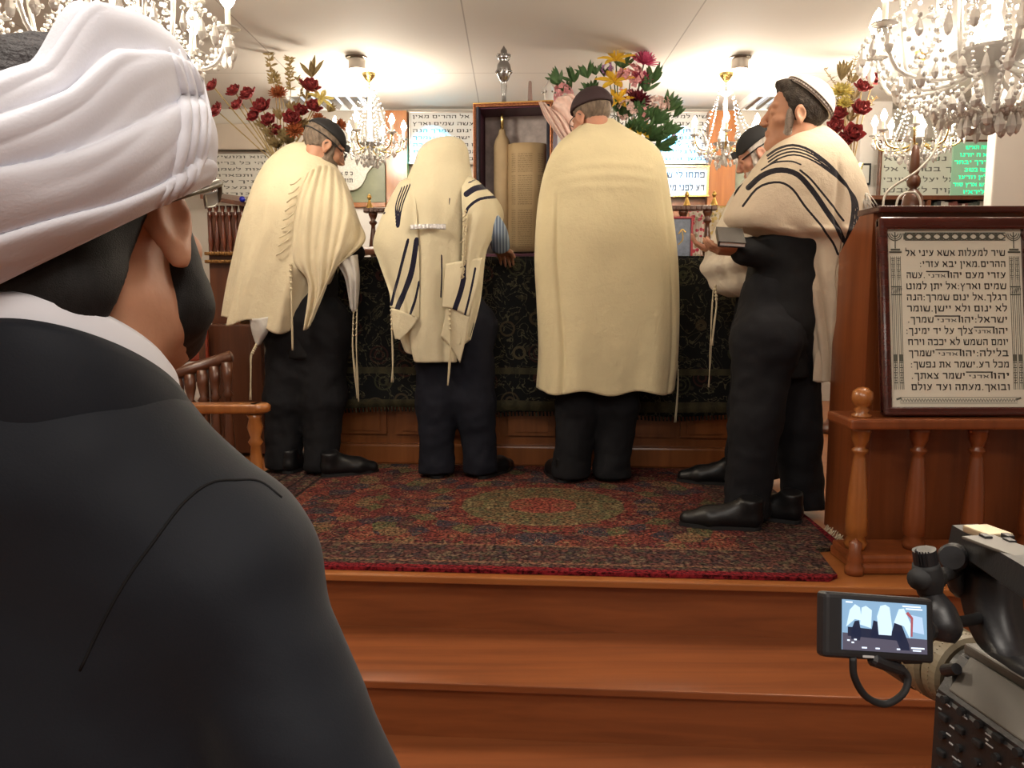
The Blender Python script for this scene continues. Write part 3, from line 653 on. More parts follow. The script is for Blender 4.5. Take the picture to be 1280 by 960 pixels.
    N.links.new(mm.outputs[2], b.inputs['Base Color']); b.inputs['Roughness'].default_value = 0.95; b.inputs['Specular IOR Level'].default_value = 0.1
    bp = N.nodes.new('ShaderNodeBump'); bp.inputs['Strength'].default_value = 0.5; bp.inputs['Distance'].default_value = 0.006; N.links.new(nz.outputs['Fac'], bp.inputs['Height']); N.links.new(bp.outputs[0], b.inputs['Normal'])
    return m
rug = bpy.data.objects.new('rug', None); C.objects.link(rug); rug.location = (0, 2.41, PZ); rug.rotation_euler = (0, 0, YAW)
tag(rug, 'red and dark Persian rug with a green medallion spread over the wooden platform', 'rug')
poly = [(-1.30, 0.018), (0.97, 0.018), (1.005, 0.05), (1.01, 0.16), (1.02, 0.30), (1.112, 0.33), (1.12, 0.40), (1.06, 1.54), (-1.30, 1.54)]
bm = B(); prism(bm, poly, 0.0, 0.012); me = bpy.data.meshes.new('pile'); bm.to_mesh(me); bm.free(); o = bpy.data.objects.new('pile', me); C.objects.link(o); o.parent = rug; me.materials.append(carpet_mat())
bm = B(); rnd = random.Random(3)
for k in range(16):
    y = 0.335+k*0.0135; a = rnd.uniform(-0.5, 0.5); xe = 1.112 if y < 0.4 else 1.12-0.066*(y-0.4); tube(bm, [(xe, y, 0.008), (xe+0.010, y+a*0.008, 0.012+rnd.random()*0.01), (xe+0.016, y+a*0.016, 0.022+rnd.random()*0.012)], 0.0025, 4)
me = bpy.data.meshes.new('fringe'); bm.to_mesh(me); bm.free(); o = bpy.data.objects.new('fringe', me); C.objects.link(o); o.parent = rug; me.materials.append(mat('fringe_cream', (0.45, 0.38, 0.27), 0.9))

# ------------------------------------------------------------------ reading table with its railing
def bal_prof(h, r):      # turned baluster
    return [(r*1.0, 0), (r*1.0, h*0.05), (r*0.55, h*0.08), (r*0.5, h*0.12), (r*0.85, h*0.22), (r*0.95, h*0.32), (r*0.7, h*0.5), (r*0.45, h*0.68), (r*0.4, h*0.76), (r*0.8, h*0.80), (r*0.8, h*0.83), (r*0.45, h*0.86), (r*0.75, h*0.93), (r*0.9, h*0.97), (r*0.9, h)]
TM = Matrix.Translation((0.1, 4.03, PZ)) @ Matrix.Rotation(YAW, 4, 'Z')
table = thing('reading_table', 'carved orange-brown wooden reading table on the platform under the dark brocade', 'table', (0.1, 4.03, PZ))
def tb(name, bm, m, par=table, sm=False):
    bmesh.ops.transform(bm, matrix=TM, verts=bm.verts); return obj(name, bm, m, par, sm)
bm = B(); box(bm, (0, 0.40, 0.51), (2.04, 0.76, 1.02), 0.006); tb('body', bm, W_TABLE)
bm = B(); box(bm, (0, 0.39, 0.05), (2.08, 0.82, 0.10), 0.01); tb('plinth', bm, W_TABLE)
bm = B(); box(bm, (0, 0.39, 1.03), (2.10, 0.84, 0.03), 0.008); tb('top', bm, W_TABLE)
for i in range(7):
    x = -0.87+i*0.29; w_ = 0.12; pts = [(x-w_, 0.15), (x+w_, 0.15)]+[(x+w_*math.cos(a), 0.72+w_*math.sin(a)) for a in np.linspace(0, math.pi, 13)]
    bm = B(); prism(bm, pts, 0.0, 0.022, Matrix(((1, 0, 0, 0), (0, 0, -1, 0.022), (0, 1, 0, 0), (0, 0, 0, 1))))
    pts2 = [(x+(p[0]-x)*0.72, 0.17+(p[1]-0.15)*0.94) for p in pts]; prism(bm, pts2, 0.0, 0.012, Matrix(((1, 0, 0, 0), (0, 0, -1, 0.003), (0, 1, 0, 0), (0, 0, 0, 1))))
    bmesh.ops.recalc_face_normals(bm, faces=bm.faces); tb('arched_panel', bm, W_TABLE)
for i in range(15):
    x = -0.98+i*0.14; bm = B(); lathe_at(bm, (x, 0.74, 1.045), bal_prof(0.30, 0.030), 12); tb('baluster', bm, W_DARK, sm=True)
bm = B(); box(bm, (0, 0.74, 1.36), (2.06, 0.07, 0.028), 0.006)
for i in range(70): box(bm, (-1.0+i*0.029, 0.705, 1.36), (0.014, 0.014, 0.022), 0.003, seg=1)
rail = tb('handrail', bm, W_DARK)
for i in range(14):
    x = -1.0+i*0.155; bm = B(); lathe_at(bm, (x, 0.74, 1.374), [(0.024, 0), (0.02, 0.008), (0.008, 0.04), (0.006, 0.05), (0.012, 0.056), (0.014, 0.066), (0.008, 0.078), (0.001, 0.084)], 10); tb('finial', bm, M_GOLD, sm=True)

# dark brocade over the table
def brocade_mat():
    m = bpy.data.materials.new('dark_brocade'); m.use_nodes = True; N = m.node_tree; b = N.nodes['Principled BSDF']
    tc = N.nodes.new('ShaderNodeTexCoord'); sep = N.nodes.new('ShaderNodeSeparateXYZ'); N.links.new(tc.outputs['Object'], sep.inputs[0])
    cb = N.nodes.new('ShaderNodeCombineXYZ'); N.links.new(sep.outputs[0], cb.inputs[0]); N.links.new(sep.outputs[2], cb.inputs[1])
    v = N.nodes.new('ShaderNodeTexVoronoi'); v.inputs['Scale'].default_value = 7.5; v.inputs['Randomness'].default_value = 0.6
    v2 = N.nodes.new('ShaderNodeTexVoronoi'); v2.inputs['Scale'].default_value = 20
    nz = N.nodes.new('ShaderNodeTexNoise'); nz.inputs['Scale'].default_value = 11; nz.inputs['Detail'].default_value = 3; nz.inputs['Distortion'].default_value = 2.0
    for q in (v, v2, nz): N.links.new(cb.outputs[0], q.inputs['Vector'])
    petal = math_(N, 'GREATER_THAN', math_(N, 'SINE', math_(N, 'MULTIPLY', v.outputs['Distance'], 42.0)), 0.35)
    near = math_(N, 'LESS_THAN', v.outputs['Distance'], 0.40)
    vine = math_(N, 'LESS_THAN', math_(N, 'ABSOLUTE', math_(N, 'SUBTRACT', nz.outputs['Fac'], 0.5)), 0.014)
    small = math_(N, 'LESS_THAN', v2.outputs['Distance'], 0.22)
    sp = N.nodes.new('ShaderNodeSeparateXYZ'); N.links.new(v.outputs['Color'], sp.inputs[0])
    tint = ramp(N, [(0, (0.085, 0.062, 0.034)), (0.35, (0.06, 0.022, 0.018)), (0.6, (0.05, 0.055, 0.028)), (0.8, (0.12, 0.10, 0.055))], sp.outputs[0], True)
    c = mix(N, math_(N, 'MULTIPLY', math_(N, 'MULTIPLY', petal, near), 0.8), (0.008, 0.009, 0.010), tint.outputs[0])
    c = mix(N, vine, c, (0.10, 0.095, 0.055)); c = mix(N, math_(N, 'MULTIPLY', small, 0.6), c, (0.055, 0.05, 0.028))
    z = sep.outputs[2]; bands = None
    for a_, d_ in ((0.035, 0.018), (0.20, 0.016), (0.012, 0.01)):
        s_ = math_(N, 'LESS_THAN', math_(N, 'ABSOLUTE', math_(N, 'SUBTRACT', z, a_)), d_); bands = s_ if bands is None else math_(N, 'MAXIMUM', bands, s_)
    wv = math_(N, 'MULTIPLY', math_(N, 'SINE', math_(N, 'MULTIPLY', sep.outputs[0], 90.0)), 0.25); k = mix(N, math_(N, 'ADD', wv, 0.6), (0.03, 0.03, 0.018), (0.10, 0.088, 0.046))
    c = mix(N, math_(N, 'MULTIPLY', bands, 0.8), c, k)
    N.links.new(c, b.inputs['Base Color']); b.inputs['Roughness'].default_value = 0.75; b.inputs['Specular IOR Level'].default_value = 0.2
    return m
BROC = brocade_mat()
tc_ = bpy.data.objects.new('tablecloth', None)
cloth_t = thing('tablecloth', 'black brocade cloth woven with dull gold flowers hanging down the front of the reading table', 'tablecloth', (0.1, 3.96, 0.89))
V = []; nx_, nz_ = 120, 50
prof = [(0.70, 1.053), (0.3, 1.053), (0.0, 1.053), (-0.035, 1.045), (-0.052, 1.02), (-0.056, 0.9), (-0.062, 0.6), (-0.066, 0.30)]
pr = spline([(a, b_, 0) for a, b_ in prof], nz_)
for i in range(nz_):
    for j in range(nx_):
        u = -1.06+2.12*j/(nx_-1); hang = max(0, (1.04-pr[i][1])/0.74)
        V.append(TM @ Vector((u, pr[i][0]-0.014*hang*(1+math.sin(u*13+math.sin(u*5)))-0.01*hang, pr[i][1]-0.012*hang*(u+1.0)+0.008*hang*math.sin(u*7))))
F = [(i*nx_+j, i*nx_+j+1, (i+1)*nx_+j+1, (i+1)*nx_+j) for i in range(nz_-1) for j in range(nx_-1)]
npobj('cloth', V, F, BROC, cloth_t, solid=0.006)
bm = B()
for j in range(0, nx_, 1):
    p = V[(nz_-1)*nx_+j]; tube(bm, [p, p+Vector((0.002, -0.002, -0.022))], 0.004, 4)
obj('fringe', bm, BROC, cloth_t)
bpy.data.objects.remove(tc_)

# ------------------------------------------------------------------ open scroll case with the scroll standing in it
M_CASEOUT = mat('case_purple', (0.10, 0.02, 0.05), 0.5); M_LINING = mat('case_lining', (0.56, 0.49, 0.47), 0.7, var=(25, 0.22)); M_NAVY = mat('case_navy', (0.012, 0.012, 0.03), 0.6)
M_TRIM = mat('case_trim', (0.42, 0.16, 0.07), 0.4, 0.5, var=(160, 0.5))
cx, cy, cz, cw, ch = 0.018, 4.36, 1.662, 0.40, 0.785
case = thing('scroll_case', 'open upright Torah case with gold beaded edge and lilac lining on the reading table', 'scroll case', (cx, cy, cz))
CM = Matrix.Translation((cx, cy, cz)) @ Matrix.Rotation(R(-9), 4, 'Z')
def cs(name, bm, m, sm=False): bmesh.ops.transform(bm, matrix=CM, verts=bm.verts); return obj(name, bm, m, case, sm)
bm = B(); box(bm, (0, 0.135, ch/2), (cw, 0.02, ch), 0.004)
for s in (-1, 1): box(bm, (s*cw/2, 0.03, ch/2), (0.02, 0.22, ch), 0.004)
box(bm, (0, 0.03, 0.01), (cw, 0.22, 0.02), 0.004); box(bm, (0, 0.03, ch-0.01), (cw, 0.22, 0.02), 0.004); cs('shell', bm, M_CASEOUT)
bm = B(); box(bm, (0, 0.122, ch/2), (cw-0.03, 0.006, ch-0.04)); cs('lining', bm, M_LINING)
bm = B()
for s in (-1, 1): box(bm, (s*(cw/2-0.016), -0.075, ch/2), (0.014, 0.05, ch-0.02), 0.003)
cs('inner_edge', bm, M_NAVY)
bm = B()
for s in (-1, 1): box(bm, (s*(cw/2+0.002), -0.088, ch/2), (0.016, 0.018, ch), 0.004)
box(bm, (0, -0.088, ch-0.004), (cw+0.02, 0.020, 0.018), 0.004)
for k in range(56): ball(bm, (-cw/2+cw*k/55, -0.1, ch-0.002), 0.005, 6, 4)
for k in range(96):
    for s in (-1, 1): ball(bm, (s*(cw/2+0.002), -0.099, ch*k/95), 0.0045, 6, 4)
cs('beaded_edge', bm, M_TRIM)
bm = B(); box(bm, (0, 0.03, ch+0.005), (cw+0.02, 0.24, 0.012), 0.003); cs('top_plate', bm, M_GOLD)
bm = B(); fz = ch+0.01
lathe_at(bm, (-0.065, 0.02, fz), [(0.022, 0), (0.024, 0.012), (0.013, 0.02), (0.012, 0.06), (0.017, 0.11), (0.014, 0.125), (0.026, 0.14), (0.037, 0.165), (0.039, 0.19), (0.034, 0.215), (0.022, 0.232), (0.030, 0.242), (0.036, 0.262), (0.028, 0.268), (0.016, 0.274), (0.018, 0.285), (0.008, 0.30), (0.001, 0.312)], 18)
for k in range(10):
    a = k*2*math.pi/10; ball(bm, (-0.065+0.038*math.cos(a), 0.02+0.038*math.sin(a), fz+0.178), 0.009, 6, 5); ball(bm, (-0.065+0.034*math.cos(a), 0.02+0.034*math.sin(a), fz+0.262), 0.006, 6, 5)
cs('finial', bm, M_SILVER, True)
bm = B(); lathe_at(bm, (0.075, 0.02, fz), [(0.014, 0), (0.012, 0.05), (0.009, 0.12), (0.006, 0.126)], 12); cs('roller_end', bm, mat('dull_wood', (0.26, 0.17, 0.15), 0.6), True)
# a second, glassy finial standing behind
t = thing('scroll_finial', 'pale glassy scroll ornament hung with tiny bells, right of the silver finial', 'ornament', (0.20, 4.6, 1.66))
bm = B(); lathe_at(bm, (0.205, 4.6, 1.665), [(0.03, 0), (0.012, 0.02), (0.011, 0.74)], 14); obj('stand', bm, M_BRASS, t, True)
bm = B(); lathe_at(bm, (0.205, 4.6, 2.40), [(0.018, 0), (0.024, 0.05), (0.03, 0.1), (0.026, 0.16), (0.032, 0.2), (0.012, 0.23), (0.002, 0.25)], 16); obj('crown', bm, M_CRYST, t, True)
bm = B()
for z in (2.46, 2.52, 2.58):
    for k in range(6): ball(bm, (0.205+0.034*math.cos(k*1.05), 4.6+0.034*math.sin(k*1.05), z), 0.006, 6, 5)
obj('bells', bm, M_SILVER, t)
M_PARCH = mat('parchment', (0.46, 0.335, 0.185), 0.7, var=(9, 0.07)); M_PARCH2 = mat('parchment_roll', (0.44, 0.325, 0.19), 0.7, var=(9, 0.08))
scr = thing('torah_scroll', 'tan parchment scroll with columns of handwriting standing inside the open case', 'scroll', (cx, cy, cz+0.02))
def ss(name, bm, m, sm=False): bmesh.ops.transform(bm, matrix=CM, verts=bm.verts); return obj(name, bm, m, scr, sm)
bm = B(); lathe_at(bm, (-0.075, 0.02, 0.022), [(0.02, 0), (0.043, 0.012), (0.045, 0.30), (0.044, 0.575), (0.036, 0.605), (0.020, 0.63), (0.016, 0.655)], 26); ss('rolled_parchment', bm, M_PARCH2, True)
bm = B(); lathe_at(bm, (-0.075, 0.02, 0.66), [(0.009, 0), (0.009, 0.085), (0.006, 0.1)], 12); ss('roller', bm, M_BRASS, True)
V = []; n_ = 40; pc = spline([(-0.04, 0.0, 0), (-0.005, -0.042, 0), (0.05, -0.05, 0), (0.10, -0.045, 0), (0.15, -0.015, 0), (0.17, 0.03, 0)], n_)
for z in np.linspace(0.03, 0.595, 12): V += [CM @ Vector((p[0], p[1], z)) for p in pc]
F = [(i*n_+j, i*n_+j+1, (i+1)*n_+j+1, (i+1)*n_+j) for i in range(11) for j in range(n_-1)]
npobj('sheet', V, F, M_PARCH, scr, solid=0.002)
bm = B(); rnd = random.Random(11)
words = ['ויאמר', 'משה', 'אל', 'בני', 'ישראל', 'את', 'כל', 'אשר', 'הארץ', 'ביום', 'הזה', 'לפני', 'מצות', 'על', 'יד', 'כהן', 'ושמרתם', 'לכם', 'עם', 'בית']
def parch_pt(x):
    xs = pc[:, 0]; return float(np.interp(x, xs, pc[:, 1]))
for (xr, wd) in ((0.008, 0.026), (0.097, 0.076), (0.150, 0.030)):
    for i in range(44):
        if i in (9, 24, 25): continue
        z = 0.535-i*0.0112; s = ' '.join(rnd.choice(words) for _ in range(2 if wd < 0.05 else 5)); y0 = parch_pt(xr); y1 = parch_pt(xr-wd)
        xd = Vector((wd, y0-y1, 0))
        text_bm(bm, s, 0.0062, board_frame(Vector((xr, y0-0.0025, z)), xd, (0, 0, 1)), wd, 0.0006, font_scale=1.3)
for v in bm.verts: v.co.y = parch_pt(min(max(v.co.x, pc[0, 0]), pc[-1, 0]))-0.0022
ss('handwriting', bm, mat('faded_ink', (0.085, 0.055, 0.028), 0.8))

# pink gauze beside the case
t = thing('gauze_scarf', 'pale pink striped gauze scarf draped beside the open scroll case', 'scarf', at(700, 180, 4.3))
V, F, uu, vv = patch([[(673, 127, 4.17), (682, 148, 4.15), (698, 170, 4.13), (712, 192, 4.12)], [(680, 128, 4.14), (694, 148, 4.12), (706, 170, 4.11), (722, 190, 4.10)], [(688, 134, 4.18), (704, 146, 4.14), (716, 168, 4.13), (728, 188, 4.12)], [(697, 122, 4.19), (712, 124, 4.16), (722, 150, 4.14), (734, 186, 4.13)], [(704, 122, 4.22), (718, 118, 4.2), (728, 140, 4.18), (738, 180, 4.16)]], 60, 40, lambda a, b_: 0.012*math.sin(a*40))
o = npobj('cloth', V, F, mat('pink_gauze', (0.72, 0.52, 0.46), 0.7, var=(40, 0.14, (1, 1, 0.1)), sheen=0.3), t, solid=0.003)
bm = B(); q = at(706, 124, 4.20); tube(bm, [(q.x, 4.205, 1.668), (q.x, 4.205, q.z)], 0.009, 10); ball(bm, (q.x, 4.205, q.z+0.004), 0.013); lathe_at(bm, (q.x, 4.205, 1.668), [(0.05, 0), (0.05, 0.006), (0.02, 0.014)], 16); obj('stand', bm, M_BRASS, t, True)

# ------------------------------------------------------------------ things on and behind the table
t = thing('framed_picture', 'blue picture with a red frame standing behind the table railing', 'picture', (0.98, 4.62, 1.66))
a = at(846, 272, 4.60); b = at(864, 326, 4.60)
bm = B(); W_, H_ = 0.11, a.z-b.z; cxp, czp = b.x-0.055, (a.z+b.z)/2; box(bm, (cxp, 4.61, czp), (W_, 0.01, H_), 0.002); obj('picture', bm, mat('blue_print', (0.16, 0.19, 0.26), 0.4, var=(40, 0.3)), t)
bm = B()
for s in (-1, 1): box(bm, (cxp+s*W_/2, 4.605, czp), (0.012, 0.02, H_+0.012), 0.002); box(bm, (cxp, 4.605, czp+s*H_/2), (W_, 0.02, 0.012), 0.002)
obj('frame', bm, mat('red_paint', (0.33, 0.02, 0.03), 0.4), t)
bm = B(); tube(bm, [(cxp-0.02, 4.604, czp+0.03), (cxp, 4.6035, czp+0.055), (cxp+0.02, 4.604, czp+0.04)], 0.004, 6, 10); tube(bm, [(cxp, 4.604, czp+0.045), (cxp+0.005, 4.6035, czp), (cxp-0.02, 4.604, czp-0.03)], 0.003, 6, 10); obj('gilt_motif', bm, M_GOLD, t)
def floral(name, base, spots):
    m = bpy.data.materials.new(name); m.use_nodes = True; N = m.node_tree; b_ = N.nodes['Principled BSDF']; tc = N.nodes.new('ShaderNodeTexCoord')
    v = N.nodes.new('ShaderNodeTexVoronoi'); v.inputs['Scale'].default_value = 45; N.links.new(tc.outputs['Object'], v.inputs['Vector'])
    sp = N.nodes.new('ShaderNodeSeparateXYZ'); N.links.new(v.outputs['Color'], sp.inputs[0])
    r = ramp(N, spots, sp.outputs[0], True); N.links.new(mix(N, math_(N, 'LESS_THAN', v.outputs['Distance'], 0.5), base, r.outputs[0]), b_.inputs['Base Color']); b_.inputs['Roughness'].default_value = 0.8
    return m
FL1 = floral('floral_pink', (0.62, 0.55, 0.48), [(0, (0.45, 0.05, 0.09)), (0.35, (0.62, 0.5, 0.45)), (0.55, (0.5, 0.12, 0.15)), (0.75, (0.35, 0.33, 0.22))])
FL2 = floral('floral_gold', (0.55, 0.47, 0.33), [(0, (0.50, 0.36, 0.12)), (0.4, (0.62, 0.56, 0.45)), (0.7, (0.28, 0.27, 0.14)), (0.85, (0.6, 0.48, 0.2))])
for x0, x1, y0, y1, m_, lb in ((862, 879, 250, 330, FL1, 'pink flowered cloth hanging behind the railing next to the red-framed picture'), (882, 925, 246, 330, FL2, 'gold flowered cloth hanging behind the railing beside the old man')):
    p0 = at(x0, y0, 4.95); p1 = at(x1, y1, 4.95); t = thing('flowered_cloth', lb, 'cloth', ((p0.x+p1.x)/2, 4.95, PZ), 'flowered cloths behind the railing')
    n_, k_ = 30, 40; V = [(p0.x+(p1.x-p0.x)*j/(k_-1), 4.95+0.012*math.sin(j*0.9)*(i/n_), 2.0-(2.0-PZ)*i/(n_-1)) for i in range(n_) for j in range(k_)]
    npobj('cloth', V, [(i*k_+j, (i+1)*k_+j, (i+1)*k_+j+1, i*k_+j+1) for i in range(n_-1) for j in range(k_-1)], m_, t, solid=0.004)
t = thing('small_frame', 'small dark-framed picture on the wall right of the man in the white cap', 'picture', at(1081, 230, 6.18))
bm = B(); wbox(bm, 1074, 204, 1088, 231, 6.17, 0.03); obj('frame', bm, M_BLACKP, t); bm = B(); wbox(bm, 1076, 206.5, 1086, 228.5, 6.165, 0.01); obj('picture', bm, M_BOARDG, t)

# ------------------------------------------------------------------ podium with the framed board
PX, PY = 1.172, 2.64
pod = thing('podium', 'tall reddish-brown wooden podium with turned spindles at the right edge of the platform', 'podium', (1.5, 2.7, PZ))
yb = 2.90; zt = 1.735
bm = B(); M_ = Matrix(((0, 0, 1, 0), (1, 0, 0, 0), (0, 1, 0, 0), (0, 0, 0, 1)))
prism(bm, [(PY, PZ+0.013), (2.925, PZ+0.013), (2.925, 1.30), (yb, 1.38), (yb, 1.615), (PY+0.10, zt), (PY, zt)], PX, PX+0.028, M_); bmesh.ops.recalc_face_normals(bm, faces=bm.faces); obj('side_panel', bm, W_POD, pod)
bm = B(); box(bm, (1.85, PY+0.015, (PZ+zt)/2+0.006), (1.30, 0.03, zt-PZ-0.012), 0.003); obj('front_panel', bm, W_POD, pod)
bm = B(); box(bm, (1.85, PY+0.04, zt+0.008), (1.36, 0.16, 0.022), 0.006); obj('top', bm, W_MAHOG, pod)
bm = B(); box(bm, (1.85, PY+0.17, 1.665), (1.24, 0.18, 0.02), 0.004, Euler((R(-25), 0, 0))); obj('reading_slope', bm, W_POD, pod)
zl = at(1180, 523, 2.46).z; LW = 1.40; lx = 1.045
bm = B(); box(bm, (lx+LW/2, 2.53, zl-0.016), (LW, 0.19, 0.032), 0.008); obj('ledge', bm, W_POD, pod)
bm = B(); box(bm, (1.07+LW/2, 2.515, PZ+0.045), (LW, 0.17, 0.03), 0.010); box(bm, (1.075+LW/2, 2.525, PZ+0.017), (LW, 0.21, 0.034), 0.012); obj('base_moulding', bm, W_POD, pod)
hh = zl-0.032-(PZ+0.06)
for i in range(8):
    x = 1.105+i*0.186; bm = B()
    lathe_at(bm, (x, 2.50, PZ+0.06), [(0.030, 0), (0.036, 0.02), (0.026, 0.04), (0.034, hh*0.12), (0.034, hh*0.22), (0.030, hh*0.45), (0.019, hh*0.74), (0.016, hh*0.775), (0.025, hh*0.80), (0.025, hh*0.815), (0.016, hh*0.83), (0.018, hh*0.85), (0.027, hh*0.90), (0.029, hh*0.95), (0.031, hh*0.955), (0.031, hh)], 18); obj('spindle', bm, W_ORANGE if i == 0 else W_POD, pod, True)
bm = B(); lathe_at(bm, (1.10, 2.49, zl), [(0.030, 0), (0.03, 0.008), (0.018, 0.014), (0.024, 0.024), (0.016, 0.032), (0.028, 0.042), (0.034, 0.06), (0.030, 0.08), (0.016, 0.092), (0.001, 0.096)], 20); obj('ball_finial', bm, W_ORANGE, pod, True)
bm = B(); lathe_at(bm, (1.075, 2.43, PZ+0.0), [(0.028, 0.0), (0.03, 0.02), (0.02, 0.035), (0.026, 0.05), (0.018, 0.07), (0.02, 0.10), (0.001, 0.115)], 18); obj('foot_turning', bm, W_POD, pod, True)
# the framed psalm
Pbl = at(1102, 516, 2.492); Ptl = at(1117, 270, 2.60)
fr = thing('framed_board', 'large mahogany-framed board of Hebrew psalm lines leaning on the podium ledge', 'sign', Pbl)
up = (Ptl-Pbl); FH = up.length; FW = 0.485
o_ = Vector((Pbl.x, Pbl.y, zl+0.003)); upd = Vector((0.0, (Ptl.y-Pbl.y), Ptl.z-Pbl.z))
FM = board_frame(o_, (1, 0.0, 0.0), upd)
def fp(x, y, z=0): return FM @ Vector((x, y, z))
def fb(name, bm, m, sm=False): bmesh.ops.transform(bm, matrix=FM, verts=bm.verts); return obj(name, bm, m, fr, sm)
fw = 0.040
bm = B(); box(bm, (FW/2, FH/2, -0.012), (FW-0.01, FH-0.01, 0.016)); fb('backing', bm, W_DARK)
bm = B()
for c, s in (((FW/2, FH-fw/2, 0.006), (FW, fw, 0.036)), ((FW/2, 0.014, 0.006), (FW, 0.028, 0.036)), ((0.014, FH/2, 0.006), (0.028, FH, 0.034)), ((FW-0.014, FH/2, 0.006), (0.028, FH, 0.034))): box(bm, c, s, 0.011, seg=3)
fb('frame', bm, W_MAHOG)
x0, x1, y0, y1 = 0.028, FW-0.028, 0.028, FH-fw
bm = B(); box(bm, ((x0+x1)/2, (y0+y1)/2, 0.001), (x1-x0, y1-y0, 0.006)); fb('sheet', bm, mat('cream_paper', (0.78, 0.75, 0.63), 0.35, coat=0.3))
ZT = 0.0052
LN = ['שיר למעלות אשא עיני אל', 'ההרים.מאין יבא עזרי:', 'עזרי מעם יהו~.עשה', 'שמים וארץ:אל יתן למוט', 'רגלך.אל ינום שמרך:הנה', 'לא ינום ולא יישן.שומר', 'ישראל:יהו~שמרך.', 'יהו~צלך על יד ימינך:', 'יומם השמש לא יככה וירח', 'בלילה:יהו~ישמרך', 'מכל רע.ישמר את נפשך:', 'יהו~ישמר צאתך.', 'ובואך.מעתה ועד עולם']
WD = [1, .86, .98, 1, 1, 1, .98, 1, 1, .98, .98, .96, .98]
ym, yM = y0+0.048, y1-0.052; lh = (yM-ym)/13; tx0, tx1 = x0+0.060, x1-0.052
bm = B()
for i, s in enumerate(LN):
    yb_ = yM-lh*(i+0.86); Wt = (tx1-tx0)*WD[i]
    if '~' not in s: text_bm(bm, s, lh*0.66, Matrix.Translation((tx1, yb_, ZT)), Wt, 0.0012)
    else:
        a_, b_ = s.split('~'); ua, ub, um = len(a_)*1.0, len(b_)*1.0, 5.0; un = Wt/(ua+ub+um)
        text_bm(bm, a_, lh*0.66, Matrix.Translation((tx1, yb_, ZT)), ua*un, 0.0012)
        xm = tx1-ua*un-0.002; box(bm, (xm-um*un/2, yb_+lh*0.60, ZT), (um*un, lh*0.10, 0.0006)); box(bm, (xm-0.003, yb_+lh*0.33, ZT), (0.004, lh*0.6, 0.0006))
        bm2 = B(); text_bm(bm2, 'אדני', lh*0.36, Matrix.Translation((xm-0.012, yb_+lh*0.06, ZT)), um*un*0.75, 0.0002)
        fb('small_lettering', bm2, M_INKG)
        text_bm(bm, b_, lh*0.66, Matrix.Translation((xm-um*un-0.003, yb_, ZT)), ub*un, 0.0012)
fb('lettering', bm, M_INK)
# engraved border: candlesticks, columns, top band, foot band
bm = B()
for sx, xc in ((1, x0+0.028), (-1, x1-0.024)):
    yt = y1-0.006
    for r in (0.010, 0.017, 0.023):
        tube(bm, [(xc+r*math.cos(a), yt-0.004+r*math.sin(a), ZT) for a in np.linspace(math.pi, 2*math.pi, 15)], 0.0014, 5)
    tube(bm, [(xc, yt, ZT), (xc, yt-0.052, ZT)], 0.0018, 5); tube(bm, [(xc-0.014, yt-0.056, ZT), (xc+0.014, yt-0.056, ZT)], 0.003, 6); tube(bm, [(xc-0.019, yt-0.064, ZT), (xc+0.019, yt-0.064, ZT)], 0.003, 6)
    for dx in (-0.009, 0.009):
        yy = yt-0.078
        tube(bm, [(xc+dx, yy, ZT), (xc+dx*1.1, y0+0.055, ZT)], 0.0009, 5); tube(bm, [(xc+dx-0.006, yy, ZT), (xc+dx-0.006, y0+0.055, ZT)], 0.0008, 5); tube(bm, [(xc+dx+0.006, yy, ZT), (xc+dx+0.006, y0+0.055, ZT)], 0.0008, 5)
        for k in range(12): box(bm, (xc+dx, yt-0.085-k*0.006, ZT), (0.010-0.003*(k % 3), 0.0018, 0.0005))
        box(bm, (xc+dx, y0+0.155, ZT), (0.011, 0.022, 0.0005))
        for k in range(9): box(bm, (xc+dx, y0+0.14-k*0.008, ZT), (0.010-0.004*(k % 2), 0.0028, 0.0005))
    box(bm, (xc, (y0+y1)/2+0.10, ZT), (0.034, 0.004, 0.0005)); box(bm, (xc, (y0+y1)/2+0.075, ZT), (0.034, 0.004, 0.0005))
    for k in range(7): tube(bm, [(xc-0.016+k*0.005, (y0+y1)/2+0.08, ZT), (xc-0.013+k*0.005, (y0+y1)/2+0.096, ZT)], 0.0009, 4)
    box(bm, (xc-0.002, y0+0.026, ZT), (0.016, 0.006, 0.0005), 0, Euler((0, 0, 0.3)))
yb_ = y1-0.020; xa, xb = x0+0.060, x1-0.05
for dy in (-0.0115, 0.0115): box(bm, ((xa+xb)/2, yb_+dy, ZT), (xb-xa, 0.003, 0.0005))
n_ = 11
for k in range(n_):
    xc = xa+(k+0.5)*(xb-xa)/n_; w2 = (xb-xa)/n_/2
    for s in (-1, 1): tube(bm, [(xc-w2, yb_+s*0.001, ZT), (xc, yb_+s*0.010, ZT), (xc+w2, yb_+s*0.001, ZT)], 0.0022, 5, 9)
    box(bm, (xc-w2, yb_, ZT), (0.010, 0.020, 0.0005))
for dy in (0.012, 0.030): box(bm, ((x0+x1)/2, y0+dy, ZT), (x1-x0-0.06, 0.0012, 0.0005))
for k in range(40):
    xc = x0+0.035+k*(x1-x0-0.07)/39; tube(bm, [(xc-0.004, y0+0.016, ZT), (xc, y0+0.026, ZT), (xc+0.004, y0+0.017, ZT)], 0.0008, 4, 5)
fb('engraved_border', bm, mat('border_ink', (0.11, 0.115, 0.09), 0.6))
